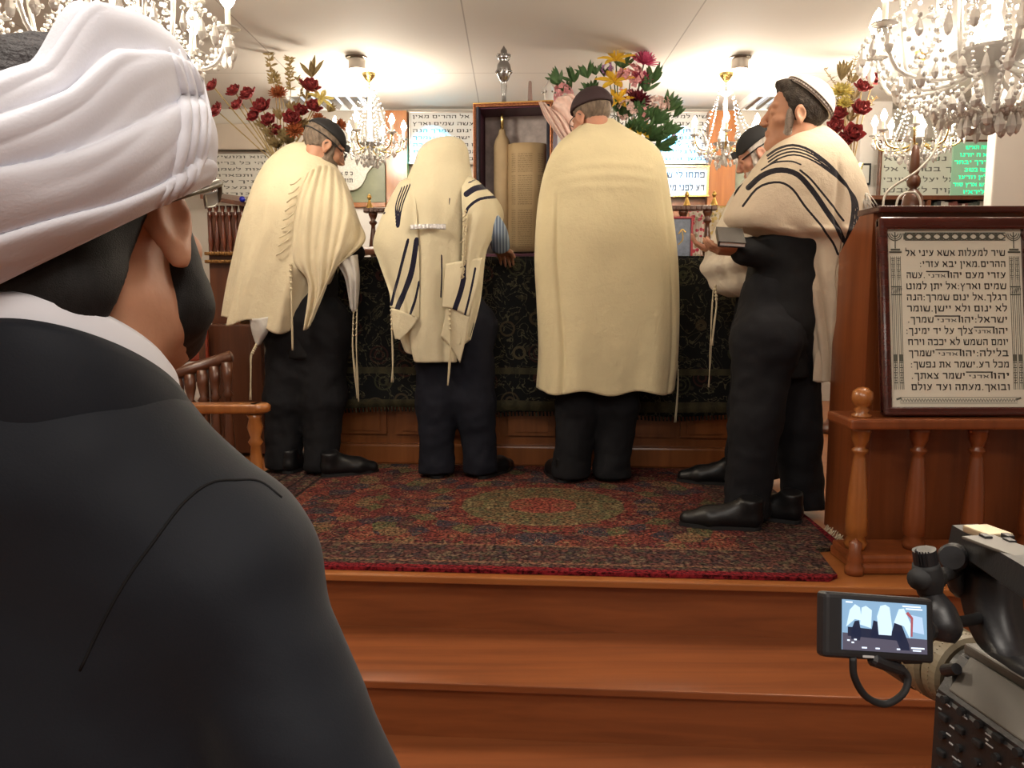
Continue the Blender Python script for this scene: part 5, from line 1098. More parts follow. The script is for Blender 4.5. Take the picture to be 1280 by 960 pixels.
# ------------------------------------------------------------------ man in the plain cream shawl and black cap (left)
def man_a():
    Y = 3.83; g1, g2 = ground(352, 596), ground(396, 599); r = person('man in black cap and plain cream prayer shawl, leftmost at the reading table', Vector((-1.02, 3.86, PZ)))
    Mh = head_matrix(at(404, 186, 3.88), 62, -24, 0, 0.96)
    nk = at(382, 220, 3.90); sh = (at(345, 250, 3.92), at(404, 252, 3.84)); pel = at(384, 395, 3.86)
    hip = (at(366, 410, 3.87), at(404, 410, 3.84)); kn = (at(358, 500, 3.86), at(404, 498, 3.82)); an = (at(354, 574, 3.84), at(402, 576, 3.80))
    el = (at(330, 318, 3.90), at(412, 318, 3.80)); wr = (at(400, 316, 3.97), at(448, 316, 3.90))
    person_body(r, Mh, dict(neck=nk, sh=sh, el=el, wr=wr, pel=pel, hip=hip, kn=kn, an=an), SKIN, [(wr[1]+Vector((0.01, 0.01, 0.004)), (0.75, 0.6, 0.15), (0, 0.3, -1), 1, 0.35)])
    hair_on(r, Mh, H_GREY, [((0, 0.06, 0.05), (0, 0.9, -0.35)), ((0, 0, -0.055), (0, 0.25, -1)), ((0, 0.03, -0.0), (0, 0.8, -0.6))], 0.005)
    cap_on(r, Mh, 'skull_cap', KIP_B, 0.062, -14, 0, 0.010)
    beard_on(r, Mh, H_GREY, 0.005); cube_on(r, Mh, 0.107, 0.058); spectacles(r, Mh)
    trousers(r, pel, hip, kn, an, (0.128, 0.105, 0.082)); shoe(r, g1+Vector((0, 0.05, 0)), 18); shoe(r, g2+Vector((0.01, 0.05, 0)), 62, 0.28)
    jacket(r, nk, sh, pel, el, (wr[0], wr[1]-Vector((0.02, 0.02, 0))), J_BLACK, 0.135)
    rows = [(180, 366, 388, 3.92, .04, .05), (184, 357, 396, 3.91, .06, .06), (193, 345, 405, 3.90, .085, .075), (206, 333, 418, 3.88, .115, .09), (226, 322, 431, 3.86, .145, .11), (252, 313, 441, 3.85, .165, .14), (285, 304, 446, 3.85, .175, .16), (320, 298, 428, 3.85, .175, .15), (360, 291, 411, 3.85, .175, .15), (402, 285, 394, 3.85, .175, .15)]
    V, F = drape(rows, 120, 170, folds(7, 0.014, 3, 0.2), 2.3, hem=lambda q: -8*(q < -0.9)+12*math.exp(-((q-0.55)/0.4)**2)+4*math.sin(q*6))
    a, Fa, uu, vv = patch([[(384, 216, 3.70), (371, 250, 3.665), (366, 322, 3.655), (385, 354, 3.66), (379, 413, 3.66)], [(399, 207, 3.73), (390, 258, 3.65), (388, 320, 3.635), (394, 365, 3.64), (384, 411, 3.65)],
         [(413, 208, 3.78), (413, 258, 3.655), (408, 320, 3.625), (404, 362, 3.635), (389, 403, 3.645)], [(426, 219, 3.84), (436, 262, 3.69), (431, 300, 3.64), (421, 327, 3.63), (404, 362, 3.64)], [(436, 240, 3.90), (449, 276, 3.80), (457, 299, 3.74), (441, 317, 3.69), (419, 331, 3.655)]], 60, 80,
         lambda a_, b_: 0.014*b_**0.7*math.sin(a_*22+2.5*b_)+0.006*math.sin(a_*47+b_*6))
    V2, F2, A = joinVF((V, F), (a, Fa)); npobj('prayer_shawl', V2, F2, TAL1, r, attr={'stripe': np.full(len(V2), 9.0)}, solid=0.005)
    w1, Fw, _, _ = patch([[(312, 398, 3.70), (315, 415, 3.70), (320, 430, 3.71)], [(322, 398, 3.66), (326, 416, 3.67), (322, 432, 3.70)], [(335, 396, 3.68), (336, 412, 3.69), (325, 431, 3.71)]], 14, 14)
    w2, Fw2, _, _ = patch([[(418, 326, 3.69), (430, 345, 3.69), (436, 372, 3.70), (438, 386, 3.71)], [(432, 322, 3.67), (440, 345, 3.66), (441, 370, 3.68), (442, 390, 3.70)], [(446, 318, 3.70), (449, 345, 3.70), (448, 368, 3.70), (446, 388, 3.71)]], 16, 20, lambda a_, b_: 0.01*math.sin(a_*14))
    for v, f in ((w1, Fw), (w2, Fw2)): npobj('shawl_lining', v, f, WCLOTH, r, attr={'stripe': np.full(len(v), 9.0)}, solid=0.004)
    for i, pts in enumerate(([(363, 328, 3.645), (364, 372, 3.645), (365, 415, 3.65), (366, 438, 3.66)], [(321, 430, 3.7), (314, 445, 3.7), (313, 470, 3.7), (313, 500, 3.7)], [(446, 386, 3.7), (445, 430, 3.7), (447, 470, 3.7), (449, 502, 3.71)], [(442, 388, 3.7), (441, 430, 3.7), (444, 468, 3.7), (446, 498, 3.71)])): tassel(r, pts, 0.006 if i < 2 else 0.004, 3, i)
    bm = B(); rnd = random.Random(2)
    for k in range(9):
        y = 222+k*11; x = 376-k*2.2; tube(bm, [at(x, y, 3.655), at(x-7, y+4+rnd.random()*3, 3.655), at(x-13, y+9, 3.665)], 0.0035, 5, 8)
    obj('fringe', bm, TASSEL, r, True)
man_a()

# ------------------------------------------------------------------ man under the hooded shawl
def man_b():
    r = person('man with an ivory blue-striped prayer shawl drawn over his head like a hood', Vector((-0.29, 3.74, PZ)))
    Mh = head_matrix(at(556, 214, 3.80), 12, -18, 0, 0.93); nk = at(553, 246, 3.79); sh = (at(524, 266, 3.76), at(584, 268, 3.75)); pel = at(566, 395, 3.76)
    hip = (at(548, 410, 3.76), at(588, 410, 3.75)); kn = (at(546, 505, 3.74), at(594, 503, 3.73)); an = (at(546, 580, 3.72), at(601, 580, 3.72))
    el = (at(502, 318, 3.74), at(614, 288, 3.75)); wr = (at(500, 316, 3.90), at(622, 308, 3.84))
    person_body(r, Mh, dict(neck=nk, sh=sh, el=el, wr=wr, pel=pel, hip=hip, kn=kn, an=an), SKIN, [(wr[1], (0.35, 0.9, -0.35), (0, -0.3, -1), -1, 0.4)])
    cap_on(r, Mh, 'skull_cap', KIP_B, 0.075, 0, 0, 0.008)
    trousers(r, pel, hip, kn, an, (0.112, 0.095, 0.078), T_NAVY); g = ground(545, 601), ground(599, 601); shoe(r, g[0]+Vector((0, 0.035, 0)), -4); shoe(r, g[1]+Vector((0, 0.035, 0)), 30)
    jacket(r, nk, sh, pel, None, None, T_NAVY, 0.125, name='waistcoat')
    m = mat('shirt_blue_striped', (0.30, 0.40, 0.55), 0.7); N = m.node_tree; wv = N.nodes.new('ShaderNodeTexWave'); wv.inputs['Scale'].default_value = 22; tc = N.nodes.new('ShaderNodeTexCoord'); N.links.new(tc.outputs['Object'], wv.inputs[0])
    N.links.new(ramp(N, [(0.5, (0.34, 0.45, 0.60)), (0.75, (0.10, 0.15, 0.26))], wv.outputs['Fac']).outputs[0], N.nodes['Principled BSDF'].inputs['Base Color'])
    bm = B(); tube(bm, [at(602, 268, 3.74), at(618, 286, 3.72), at(624, 299, 3.76), at(626, 309, 3.80)], [0.06, 0.052, 0.046, 0.043], 16, 14); obj('shirt_sleeve', bm, m, r, True)
    rows = [(171.5, 553, 564, 3.80, .02, .03), (174, 542, 574, 3.80, .05, .05), (180, 531, 581, 3.80, .08, .08), (190, 523, 585, 3.79, .105, .10), (206, 518, 587, 3.78, .115, .10), (224, 511, 590, 3.76, .125, .10), (250, 505, 591, 3.74, .135, .12), (290, 503, 590, 3.73, .14, .13), (340, 503, 588, 3.73, .14, .13), (390, 502, 585, 3.73, .14, .13), (425, 503, 583, 3.73, .14, .13), (450, 510, 579, 3.73, .135, .13)]
    V, F = drape(rows, 130, 170, folds(6, 0.012, 5, 0.12), 2.3, hem=lambda q: -14*max(0, -q-0.55)*2-6*max(0, q-0.75))
    sA = stripes(V, [(1.0, [(552, 318), (552, 345), (551, 372)]), (0.8, [(562, 248), (561, 256)])])
    L, FL, _, _ = patch([[(516, 224, 3.68), (507, 224, 3.70), (499, 228, 3.76)], [(520, 255, 3.61), (500, 250, 3.625), (484, 256, 3.74)], [(523, 300, 3.585), (494, 295, 3.60), (467, 301, 3.74)], [(524, 345, 3.580), (498, 340, 3.595), (474, 328, 3.71)], [(524, 378, 3.578), (505, 374, 3.585), (487, 366, 3.65)], [(523, 398, 3.576), (507, 391, 3.58), (488, 384, 3.62)]], 60, 60, lambda a_, b_: 0.010*a_*math.sin(b_*15+a_*2))
    sL = stripes(L, [(0.8, [(513-k*3.4, 230+k*1.5), (503-k*2.6, 258), (499-k*1.0, 284)]) for k in range(4)]+[(1.8, [(510, 300), (500, 340), (489, 381)]), (3.4, [(521, 300), (513, 345), (497, 386)]), (1.5, [(524, 352), (519, 374), (513, 394)]), (1.6, [(476, 258), (479, 262), (481, 267)])])
    Rr, FR, _, _ = patch([[(577, 221, 3.69), (588, 221, 3.70), (598, 227, 3.77)], [(577, 245, 3.61), (600, 238, 3.635), (620, 248, 3.75)], [(578, 270, 3.585), (606, 266, 3.605), (629, 266, 3.77)], [(578, 292, 3.58), (602, 290, 3.595), (625, 284, 3.74)], [(577, 332, 3.578), (594, 326, 3.585), (608, 314, 3.67)], [(576, 380, 3.576), (588, 380, 3.582), (601, 374, 3.63)], [(574, 430, 3.59), (580, 430, 3.59), (588, 425, 3.62)]], 70, 60, lambda a_, b_: 0.010*a_*math.sin(b_*13+a_*3))
    sR = stripes(Rr, [(3.6, [(583, 243), (594, 236), (609, 233)]), (1.8, [(582, 268), (586, 259), (600, 249), (622, 246)]), (0.9, [(586, 229), (594, 225)])])
    c1, f1, _, _ = patch([[(557, 330, 3.575), (555, 360, 3.57), (553, 384, 3.57)], [(578, 326, 3.568), (571, 358, 3.562), (565, 386, 3.562)], [(603, 322, 3.60), (596, 360, 3.575), (585, 396, 3.57)]], 24, 24)
    s1 = stripes(c1, [(3.2, [(583, 328), (577, 360), (568, 388)]), (1.4, [(594, 335), (588, 366), (581, 394)]), (0.7, [(554, 330), (553, 376)])])
    c2, f2, _, _ = patch([[(557, 386, 3.575), (556, 398, 3.58), (551, 420, 3.585)], [(568, 385, 3.568), (566, 408, 3.575), (562, 432, 3.585)], [(587, 396, 3.57), (582, 425, 3.58), (575, 454, 3.59)]], 20, 20)
    c3, f3, _, _ = patch([[(489, 385, 3.60), (491, 408, 3.59), (494, 424, 3.59)], [(503, 389, 3.575), (500, 408, 3.575), (498, 424, 3.58)], [(523, 398, 3.57), (513, 412, 3.575), (499, 425, 3.58)]], 18, 18)
    big = lambda v: np.full(len(v), 9.0)
    v, f, A = joinVF((V, F, sA), (L, FL, sL), (Rr, FR, sR), (c1, f1, s1), (c2, f2, big(c2)), (c3, f3, big(c3)))
    npobj('prayer_shawl', v, f, TAL2, r, attr={'stripe': A}, solid=0.004)
    bv, bf, _, _ = patch([[(513, 281, 3.575), (535, 280, 3.565), (557, 280, 3.57)], [(513, 287, 3.573), (535, 286, 3.563), (557, 287, 3.568)]], 6, 40, lambda a_, b_: 0.002*math.sin(b_*60))
    npobj('silver_band', bv, bf, mat('silver_braid', (0.62, 0.60, 0.60), 0.4, 0.5, bump=(160, 0.8, 0.004)), r, solid=0.004)
    for i, pts in enumerate(([(582, 262, 3.57), (580, 290, 3.565), (580, 320, 3.56), (577, 348, 3.56)], [(489, 386, 3.6), (490, 420, 3.59), (491, 450, 3.59), (490, 478, 3.59)], [(562, 386, 3.56), (563, 420, 3.565), (562, 452, 3.57), (560, 482, 3.57)])): tassel(r, pts, 0.005, 3, i+9)
    bm = B(); rnd = random.Random(4)
    for k in range(16): y = 266+k*5.2; x = 581-0.25*k+rnd.uniform(-1, 1); tube(bm, [at(x, y, 3.568), at(x+2.5, y+2, 3.562), at(x+rnd.uniform(-4, 4), y+6, 3.566)], 0.003, 5, 6)
    obj('fringe', bm, TASSEL, r, True)
man_b()

# ------------------------------------------------------------------ man in the plain yellow shawl (centre)
def man_c():
    r = person('man with maroon cap and long plain yellowish prayer shawl, central at the table', Vector((0.42, 3.68, PZ)))
    Mh = head_matrix(at(740, 150, 3.80), -36, -20, 0, 0.98); nk = at(752, 180, 3.76); sh = (at(722, 222, 3.72), at(792, 222, 3.71)); pel = at(750, 400, 3.68)
    hip = (at(728, 420, 3.68), at(774, 420, 3.67)); kn = (at(722, 510, 3.66), at(772, 508, 3.66)); an = (at(714, 582, 3.64), at(766, 582, 3.64)); el = (at(706, 306, 3.70), at(812, 306, 3.69)); wr = (at(712, 316, 3.84), at(800, 316, 3.84))
    person_body(r, Mh, dict(neck=nk, sh=sh, el=el, wr=wr, pel=pel, hip=hip, kn=kn, an=an), SKIN2)
    hair_on(r, Mh, H_GREY, [((0, 0.055, 0.05), (0, 0.9, -0.35)), ((0, 0, -0.06), (0, 0.15, -1)), ((0, 0.02, 0.0), (0, 0.85, -0.5))], 0.005)
    cap_on(r, Mh, 'skull_cap', KIP_M, 0.050, 8, -0.01, 0.014); spectacles(r, Mh)
    trousers(r, pel, hip, kn, an, (0.115, 0.096, 0.082)); g = ground(709, 607), ground(764, 604); shoe(r, g[0]+Vector((0, 0.045, 0)), -16); shoe(r, g[1]+Vector((0, 0.035, 0)), 14)
    jacket(r, nk, sh, pel, el, wr, J_BLACK, 0.135)
    rows = [(150, 737, 767, 3.81, .035, .05), (155, 729, 773, 3.80, .055, .06), (163, 718, 785, 3.78, .08, .07), (172, 707, 800, 3.755, .105, .08), (182, 697, 815, 3.73, .13, .09), (196, 688, 826, 3.71, .15, .10), (222, 679, 832, 3.69, .17, .13), (255, 673, 837, 3.68, .18, .15), (290, 670, 842, 3.67, .19, .16), (330, 669, 846, 3.67, .19, .16), (380, 672, 848, 3.67, .19, .16), (440, 675, 847, 3.67, .19, .16), (486, 673, 842, 3.67, .19, .16)]
    def ex(t, th, py):
        back = np.clip(-np.sin(th), 0, 1)**2; x = np.cos(th); d = 0
        for y0, a in ((212, .007), (226, .006), (239, .004)): d = d+a*np.exp(-((py-y0-12*x*x)/4.5)**2)*back*np.clip(1.1-abs(x), 0, 1)
        d = d-0.016*np.exp(-((x+0.72-0.10*t)/0.035)**2)*np.clip((py-230)/60, 0, 1)*np.clip(-np.sin(th)*4, 0, 1)
        d = d-0.010*np.exp(-((x-0.80)/0.04)**2)*np.clip((py-220)/60, 0, 1)*np.clip(-np.sin(th)*4, 0, 1)
        return d
    V, F = drape(rows, 140, 190, folds(5, 0.009, 12, 0.35, ex, 1.5), 2.6, hem=lambda q: 3*math.cos(q*8))
    npobj('prayer_shawl', V, F, TAL3, r, attr={'stripe': np.full(len(V), 9.0)}, solid=0.005)
    tassel(r, [(846, 440, 3.62), (848, 470, 3.62), (846, 500, 3.62), (844, 528, 3.62)], 0.004, 3, 4)
man_c()

# ------------------------------------------------------------------ old man behind, in profile
def man_e():
    r = person('old white-haired man in pale shawl, half hidden behind the man in white cap', Vector((1.08, 3.55, PZ)))
    Mh = head_matrix(at(951, 196, 3.55), -72, -22, 0, 0.93); nk = at(966, 222, 3.56); sh = (at(945, 250, 3.44), at(985, 248, 3.68)); pel = at(958, 400, 3.56)
    hip = (at(948, 415, 3.50), at(962, 415, 3.62)); kn = (at(936, 510, 3.50), at(955, 510, 3.62)); an = (at(928, 585, 3.52), at(958, 585, 3.62)); el = (at(938, 318, 3.42), at(960, 318, 3.7)); wr = (at(906, 312, 3.52), at(915, 312, 3.66))
    person_body(r, Mh, dict(neck=nk, sh=sh, el=el, wr=wr, pel=pel, hip=hip, kn=kn, an=an), SKIN2, [(wr[0]+Vector((-0.01, 0, 0)), (-0.9, 0.2, 0.1), (0, 0.1, 1), -1, 0.45)])
    hair_on(r, Mh, H_WHITE, [((0, 0.05, 0.05), (0, 0.95, -0.25)), ((0, 0, -0.06), (0, 0.1, -1)), ((0, 0.03, 0.0), (0, 0.85, -0.5))], 0.006)
    cap_on(r, Mh, 'skull_cap', KIP_B, 0.055, -14, 0, 0.011); beard_on(r, Mh, H_WHITE, 0.004); cube_on(r, Mh, 0.107, 0.055)
    trousers(r, pel, hip, kn, an, (0.108, 0.09, 0.075)); shoe(r, ground(925, 606), -75); shoe(r, ground(960, 597), -70)
    jacket(r, nk, sh, pel, el, wr, J_BLACK, 0.12)
    rows = [(204, 955, 978, 3.57, .05, .05), (212, 944, 985, 3.57, .08, .08), (226, 930, 994, 3.56, .12, .12), (248, 914, 1002, 3.55, .16, .15), (272, 903, 1006, 3.55, .18, .17), (295, 892, 1008, 3.54, .19, .18), (318, 883, 1008, 3.54, .19, .18), (338, 881, 1006, 3.54, .19, .18), (354, 889, 1004, 3.54, .18, .18), (364, 900, 1000, 3.54, .17, .17), (371, 914, 996, 3.54, .16, .16)]
    V, F = drape(rows, 110, 150, folds(7, 0.014, 8, 0.2, lambda t, th, py: 0.008*np.sin(py*0.22+3*np.cos(th))*np.clip((py-290)/40, 0, 1)), 2.2)
    s = stripes(V, [(1.3, [(946, 228), (930, 246), (912, 268)]), (3.0, [(958, 222), (942, 238), (926, 258)])])
    npobj('prayer_shawl', V, F, TAL5, r, attr={'stripe': s}, solid=0.004)
    tassel(r, [(894, 356, 3.37), (896, 380, 3.36), (893, 405, 3.36), (891, 432, 3.36)], 0.0055, 3, 7); tassel(r, [(892, 360, 3.37), (889, 400, 3.36), (888, 440, 3.36), (886, 484, 3.36)], 0.003, 2, 8)
man_e()

# ------------------------------------------------------------------ man in profile in the striped shawl (right)
def man_d():
    r = person('man in white knitted cap and black-striped prayer shawl, in profile beside the podium', Vector((1.02, 3.0, PZ)))
    Mh = head_matrix(at(994, 148, 3.070), -80, 4, 0, 1.02); nk = at(1012, 185, 3.090); sh = (at(996, 236, 3.05), at(1016, 232, 3.17)); pel = at(968, 405, 3.070)
    hip = (at(958, 425, 3.000), at(986, 428, 3.130)); kn = (at(944, 528, 2.970), at(996, 532, 3.120)); an = (at(934, 630, 2.970), at(1004, 628, 3.100)); el = (at(974, 324, 3.03), at(985, 320, 3.19)); wr = (at(930, 314, 2.985), at(934, 314, 3.170))
    person_body(r, Mh, dict(neck=nk, sh=sh, el=el, wr=wr, pel=pel, hip=hip, kn=kn, an=an), SKIN3, [(wr[0]+Vector((-0.015, 0, 0)), (-1, 0.05, 0.06), (0, 0.25, 1), -1, 0.35, 0.92), (wr[1]+Vector((-0.015, 0, 0)), (-1, 0.1, 0.05), (0, -0.3, 1), 1, 0.4)])
    hair_on(r, Mh, H_DARK, [((0, 0.062, 0.06), (0, 0.92, -0.30)), ((0, 0, -0.068), (0, 0.25, -1)), ((0, 0.022, -0.0), (0, 0.85, -0.42))], 0.011, extra=[((0, 0.05, 0.105), (0.05, 0.045, 0.03))])
    beard_on(r, Mh, H_BEARD, -0.002)
    cap_on(r, Mh, 'skull_cap', KIP_W, 0.080, 38, -0.022, 0.017)
    bm = B()
    tlt = Matrix.Rotation(R(38), 4, 'X')
    for k in range(40):
        a = 2*math.pi*k/40; n = Vector((math.cos(a), math.sin(a), 0))
    # knitted band round the cap's rim
    nrm = (tlt.to_3x3() @ Vector((0, 0, 1))).normalized(); c0 = Vector((0, -0.022, 0.080))+nrm*0.013; e1 = Vector((1, 0, 0)); e2 = nrm.cross(e1)
    rad = np.array((0.079, 0.102, 0.088))+0.0185; cc = Vector((0, -0.014, 0.045)); ring = []
    for a in np.linspace(0, 2*math.pi, 49):
        d = e1*math.cos(a)+e2*math.sin(a); lo_, hi_ = 0.0, 0.2
        for _ in range(30):
            mid = (lo_+hi_)/2; q = c0+d*mid-cc; v_ = sum((q[i]/rad[i])**2 for i in range(3)); (lo_, hi_) = (mid, hi_) if v_ < 1 else (lo_, mid)
        ring.append(Mh @ (c0+d*lo_))
    tube(bm, ring, 0.0025, 6)
    for k in range(0, 48): q = ring[k]+(Mh.to_3x3() @ nrm)*-0.008; tube(bm, [ring[k], q], 0.0016, 4)
    tube(bm, [p+(Mh.to_3x3() @ nrm)*-0.010 for p in ring], 0.0025, 6); obj('cap_band', bm, mat('cap_band_dark', (0.14, 0.11, 0.10), 0.8), r)
    trousers(r, pel, hip, kn, an, (0.118, 0.094, 0.082)); shoe(r, ground(954, 664)+Vector((0, 0.02, 0)), -78, 0.30); shoe(r, ground(1006, 657)+Vector((0, 0.03, 0)), -62, 0.29)
    jacket(r, nk, sh, pel, el, (wr[0]+Vector((0.0, 0, 0)), wr[1]), J_BLACK, 0.13, armr=(0.055, 0.058, 0.050))
    bm = B(); q = wr[0]; tube(bm, [q+Vector((0.012, 0, 0)), q+Vector((-0.012, 0, 0))], [0.040, 0.038], 14); obj('cuff', bm, M_BLACKP, r, True)
    rows = [(158, 996, 1026, 3.12, 0.050, 0.060), (163, 985, 1034, 3.11, 0.070, 0.080), (172, 974, 1043, 3.10, 0.100, 0.100), (186, 962, 1054, 3.09, 0.135, 0.140), (205, 948, 1065, 3.08, 0.150, 0.160), (230, 931, 1076, 3.07, 0.150, 0.160), (255, 915, 1082, 3.07, 0.150, 0.160), (272, 908, 1082, 3.07, 0.150, 0.160), (284, 918, 1080, 3.07, 0.150, 0.160), (292, 944, 1077, 3.07, 0.150, 0.160), (303, 968, 1073, 3.07, 0.115, 0.160), (325, 980, 1060, 3.07, 0.115, 0.150), (345, 987, 1050, 3.07, 0.115, 0.140), (390, 1000, 1047, 3.07, 0.115, 0.130), (440, 1009, 1045, 3.07, 0.115, 0.120), (474, 1014, 1040, 3.07, 0.100, 0.100)]
    V, F = drape(rows, 260, 300, folds(6, 0.011, 21, 0.10, lambda t, th, py: -0.012*np.exp(-((np.cos(th)-0.30)/0.05)**2)*np.clip((py-200)/40, 0, 1)*np.clip(-np.sin(th)*3, 0, 1)), 2.3)
    A0 = [(960, 195), (974, 186), (992, 182), (1012, 188), (1033, 203), (1050, 221), (1062, 240), (1065, 262), (1060, 292), (1050, 322)]
    L = []
    for k in range(4):
        off = 4.0*k; L.append((1.0 if k else 1.5, [(x+off*(0.12 if i < 3 else 0.6*min(1, (i-2)/4)), y+off*(1 if i < 5 else max(0.35, 1-0.16*(i-4)))) for i, (x, y) in enumerate(A0)]))
    L += [(1.0, [(952, 213), (968, 204), (988, 202), (1001, 206)]), (3.4, [(936, 235), (953, 220), (974, 213), (996, 218), (1015, 238), (1034, 266), (1047, 285), (1054, 300)]), (1.4, [(929, 258), (948, 235), (972, 228), (990, 236), (1006, 258), (1026, 282), (1040, 302), (1047, 318)]), (1.3, [(1000, 213), (1012, 223), (1024, 237), (1040, 257), (1054, 276)])]
    npobj('prayer_shawl', V, F, TAL4, r, attr={'stripe': stripes(V, L)}, solid=0.005)
    c2, f2, _, _ = patch([[(1020, 440, 2.985), (1017, 460, 2.985), (1016, 476, 2.99)], [(1030, 432, 2.975), (1027, 455, 2.978), (1024, 478, 2.985)], [(1044, 425, 3.0), (1043, 448, 3.0), (1036, 476, 3.0)]], 14, 14)
    npobj('turned_corner', c2, f2, TAL4, r, attr={'stripe': np.full(len(c2), 9.0)}, solid=0.004)
    bm = B(); rnd = random.Random(9)
    for k in range(26): x, y = 1077+rnd.uniform(-3, 6), 238+rnd.uniform(0, 22); tube(bm, [at(x, y, 2.99), at(x+rnd.uniform(2, 9), y+6, 2.97), at(x+rnd.uniform(2, 14), y+14+rnd.uniform(0, 8), 2.96)], 0.0018, 4, 6)
    obj('fringe', bm, mat('fringe_white', (0.6, 0.57, 0.52), 0.8), r, True)
    b = thing('prayer_book', 'small dark grey prayer book resting in the hand of the man in the white cap', 'book', at(916, 302, 2.95))
    M = Matrix.Translation(at(913, 297, 2.95)) @ Euler((R(30), R(4), R(-6))).to_matrix().to_4x4()
    for nm, c, s, m_ in (('cover', (0, 0, -0.008), (0.095, 0.12, 0.004), M_BLACKP), ('cover', (0, 0, 0.010), (0.095, 0.12, 0.004), mat('book_grey', (0.07, 0.062, 0.055), 0.6)), ('pages', (0.002, 0, 0.001), (0.088, 0.112, 0.015), M_WHITE), ('spine', (-0.0465, 0, 0.001), (0.004, 0.12, 0.022), M_BLACKP)):
        bm = B(); box(bm, c, s, 0.001); bmesh.ops.transform(bm, matrix=M, verts=bm.verts); obj(nm, bm, m_, b)
man_d()
# ------------------------------------------------------------------ flower arrangements
LEAF = mat('leaf_green', (0.07, 0.155, 0.055), 0.5, var=(30, 0.3)); STEM = mat('stem_green', (0.06, 0.09, 0.035), 0.6)
P_YEL = mat('petal_yellow', (0.78, 0.50, 0.04), 0.5); P_PINK = mat('petal_pink', (0.62, 0.10, 0.22), 0.5); P_ROSE = mat('petal_pale_pink', (0.72, 0.34, 0.36), 0.5, var=(60, 0.3)); P_WINE = mat('petal_wine', (0.13, 0.008, 0.02), 0.5); P_LIL = mat('petal_lilac', (0.38, 0.18, 0.40), 0.5); P_BLUSH = mat('petal_blush', (0.72, 0.52, 0.48), 0.5, var=(80, 0.3))
D_RED = mat('dried_red', (0.27, 0.028, 0.030), 0.7, var=(50, 0.5)); D_ORA = mat('dried_orange', (0.36, 0.10, 0.03), 0.7, var=(50, 0.4)); D_TAN = mat('dried_tan', (0.36, 0.27, 0.12), 0.8, var=(40, 0.3)); D_LEAF = mat('dried_leaf', (0.27, 0.20, 0.09), 0.7, var=(30, 0.3)); D_CREAM = mat('dried_yellow_cream', (0.62, 0.52, 0.16), 0.6, var=(40, 0.3))
def petal(bm, base, d, n, L, W, cup=0.3, tip=0.2):
    d = Vector(d).normalized(); n = Vector(n); n = (n-d*n.dot(d)).normalized(); a = d.cross(n); rows = []
    for t, w_ in ((0, 0.15), (0.25, 0.7), (0.5, 1.0), (0.75, 0.8), (1.0, tip*0.5)):
        c = Vector(base)+d*L*t+n*L*(cup*t*t)
        rows.append([bm.verts.new(c-a*W*w_/2+n*W*0.12), bm.verts.new(c-n*W*0.05), bm.verts.new(c+a*W*w_/2+n*W*0.12)])
    for p, q in zip(rows, rows[1:]):
        for k in (0, 1): bm.faces.new((p[k], p[k+1], q[k+1], q[k]))
def basis(f):
    f = Vector(f).normalized(); u = f.cross(Vector((0, 0, 1))); u = u.normalized() if u.length > 0.1 else Vector((1, 0, 0)); return f, u, u.cross(f)
def bloom(kind, p, f, r, rnd):
    bm = B(); f, u, v = basis(f)
    def ring(n, L, W, open_, cup, off=0.0):
        for k in range(n):
            a = 2*math.pi*(k+off)/n+rnd.uniform(-.1, .1); o = u*math.cos(a)+v*math.sin(a); petal(bm, p+o*r*0.05, o*math.sin(open_)+f*math.cos(open_), f, L*rnd.uniform(.9, 1.1), W, cup)
    if kind == 'lily': ring(6, r*1.3, r*0.55, 1.05, -0.35); [tube(bm, [p, p+f*r*0.8+u*r*0.2*math.cos(k*1.05)+v*r*0.2*math.sin(k*1.05)], r*0.03, 4) for k in range(6)]
    elif kind == 'mum':
        for q, o in ((14, 1.5), (13, 1.15), (11, 0.8), (8, 0.45)): ring(q, r*(0.65+0.35*o/1.5), r*0.26, o, 0.15, o)
    elif kind == 'rose':
        for q, o, L in ((6, 1.35, 1.0), (6, 0.95, 0.9), (5, 0.6, 0.8), (4, 0.3, 0.7)): ring(q, r*L, r*0.85, o, 0.35, o)
    elif kind == 'cluster':
        for k in range(34):
            d = Vector((rnd.gauss(0, 1), rnd.gauss(0, 1), rnd.gauss(0, 1))).normalized(); q = p+d*r*rnd.uniform(0.72, 1); ff, uu, vv = basis(d)
            for j in range(4): a = j*math.pi/2+k; petal(bm, q, uu*math.cos(a)+vv*math.sin(a)+d*0.25, d, r*0.30, r*0.26, 0.1, 0.6)
    return bm
def sprig(bm, pts, L, W, rnd, step=0.03, n=3):
    P = spline(pts, 14)
    for i in range(3, 14):
        for k in range(n):
            a = rnd.uniform(0, 6.28); d = Vector((math.cos(a), math.sin(a)*0.7, rnd.uniform(0.1, 0.9))); petal(bm, Vector(P[i]), d, (0, -1, 0.3), L*rnd.uniform(.6, 1.1), W, -0.15)
def pedestal(t, x, y, ztop):
    bm = B(); h = ztop-PZ; lathe_at(bm, (x, y, PZ+0.001), [(0.14, 0), (0.15, 0.03), (0.09, 0.06), (0.055, 0.12), (0.05, h*0.5), (0.055, h-0.1), (0.10, h-0.04), (0.13, h-0.02), (0.13, h)], 24); obj('pedestal', bm, W_DARK, t, True)
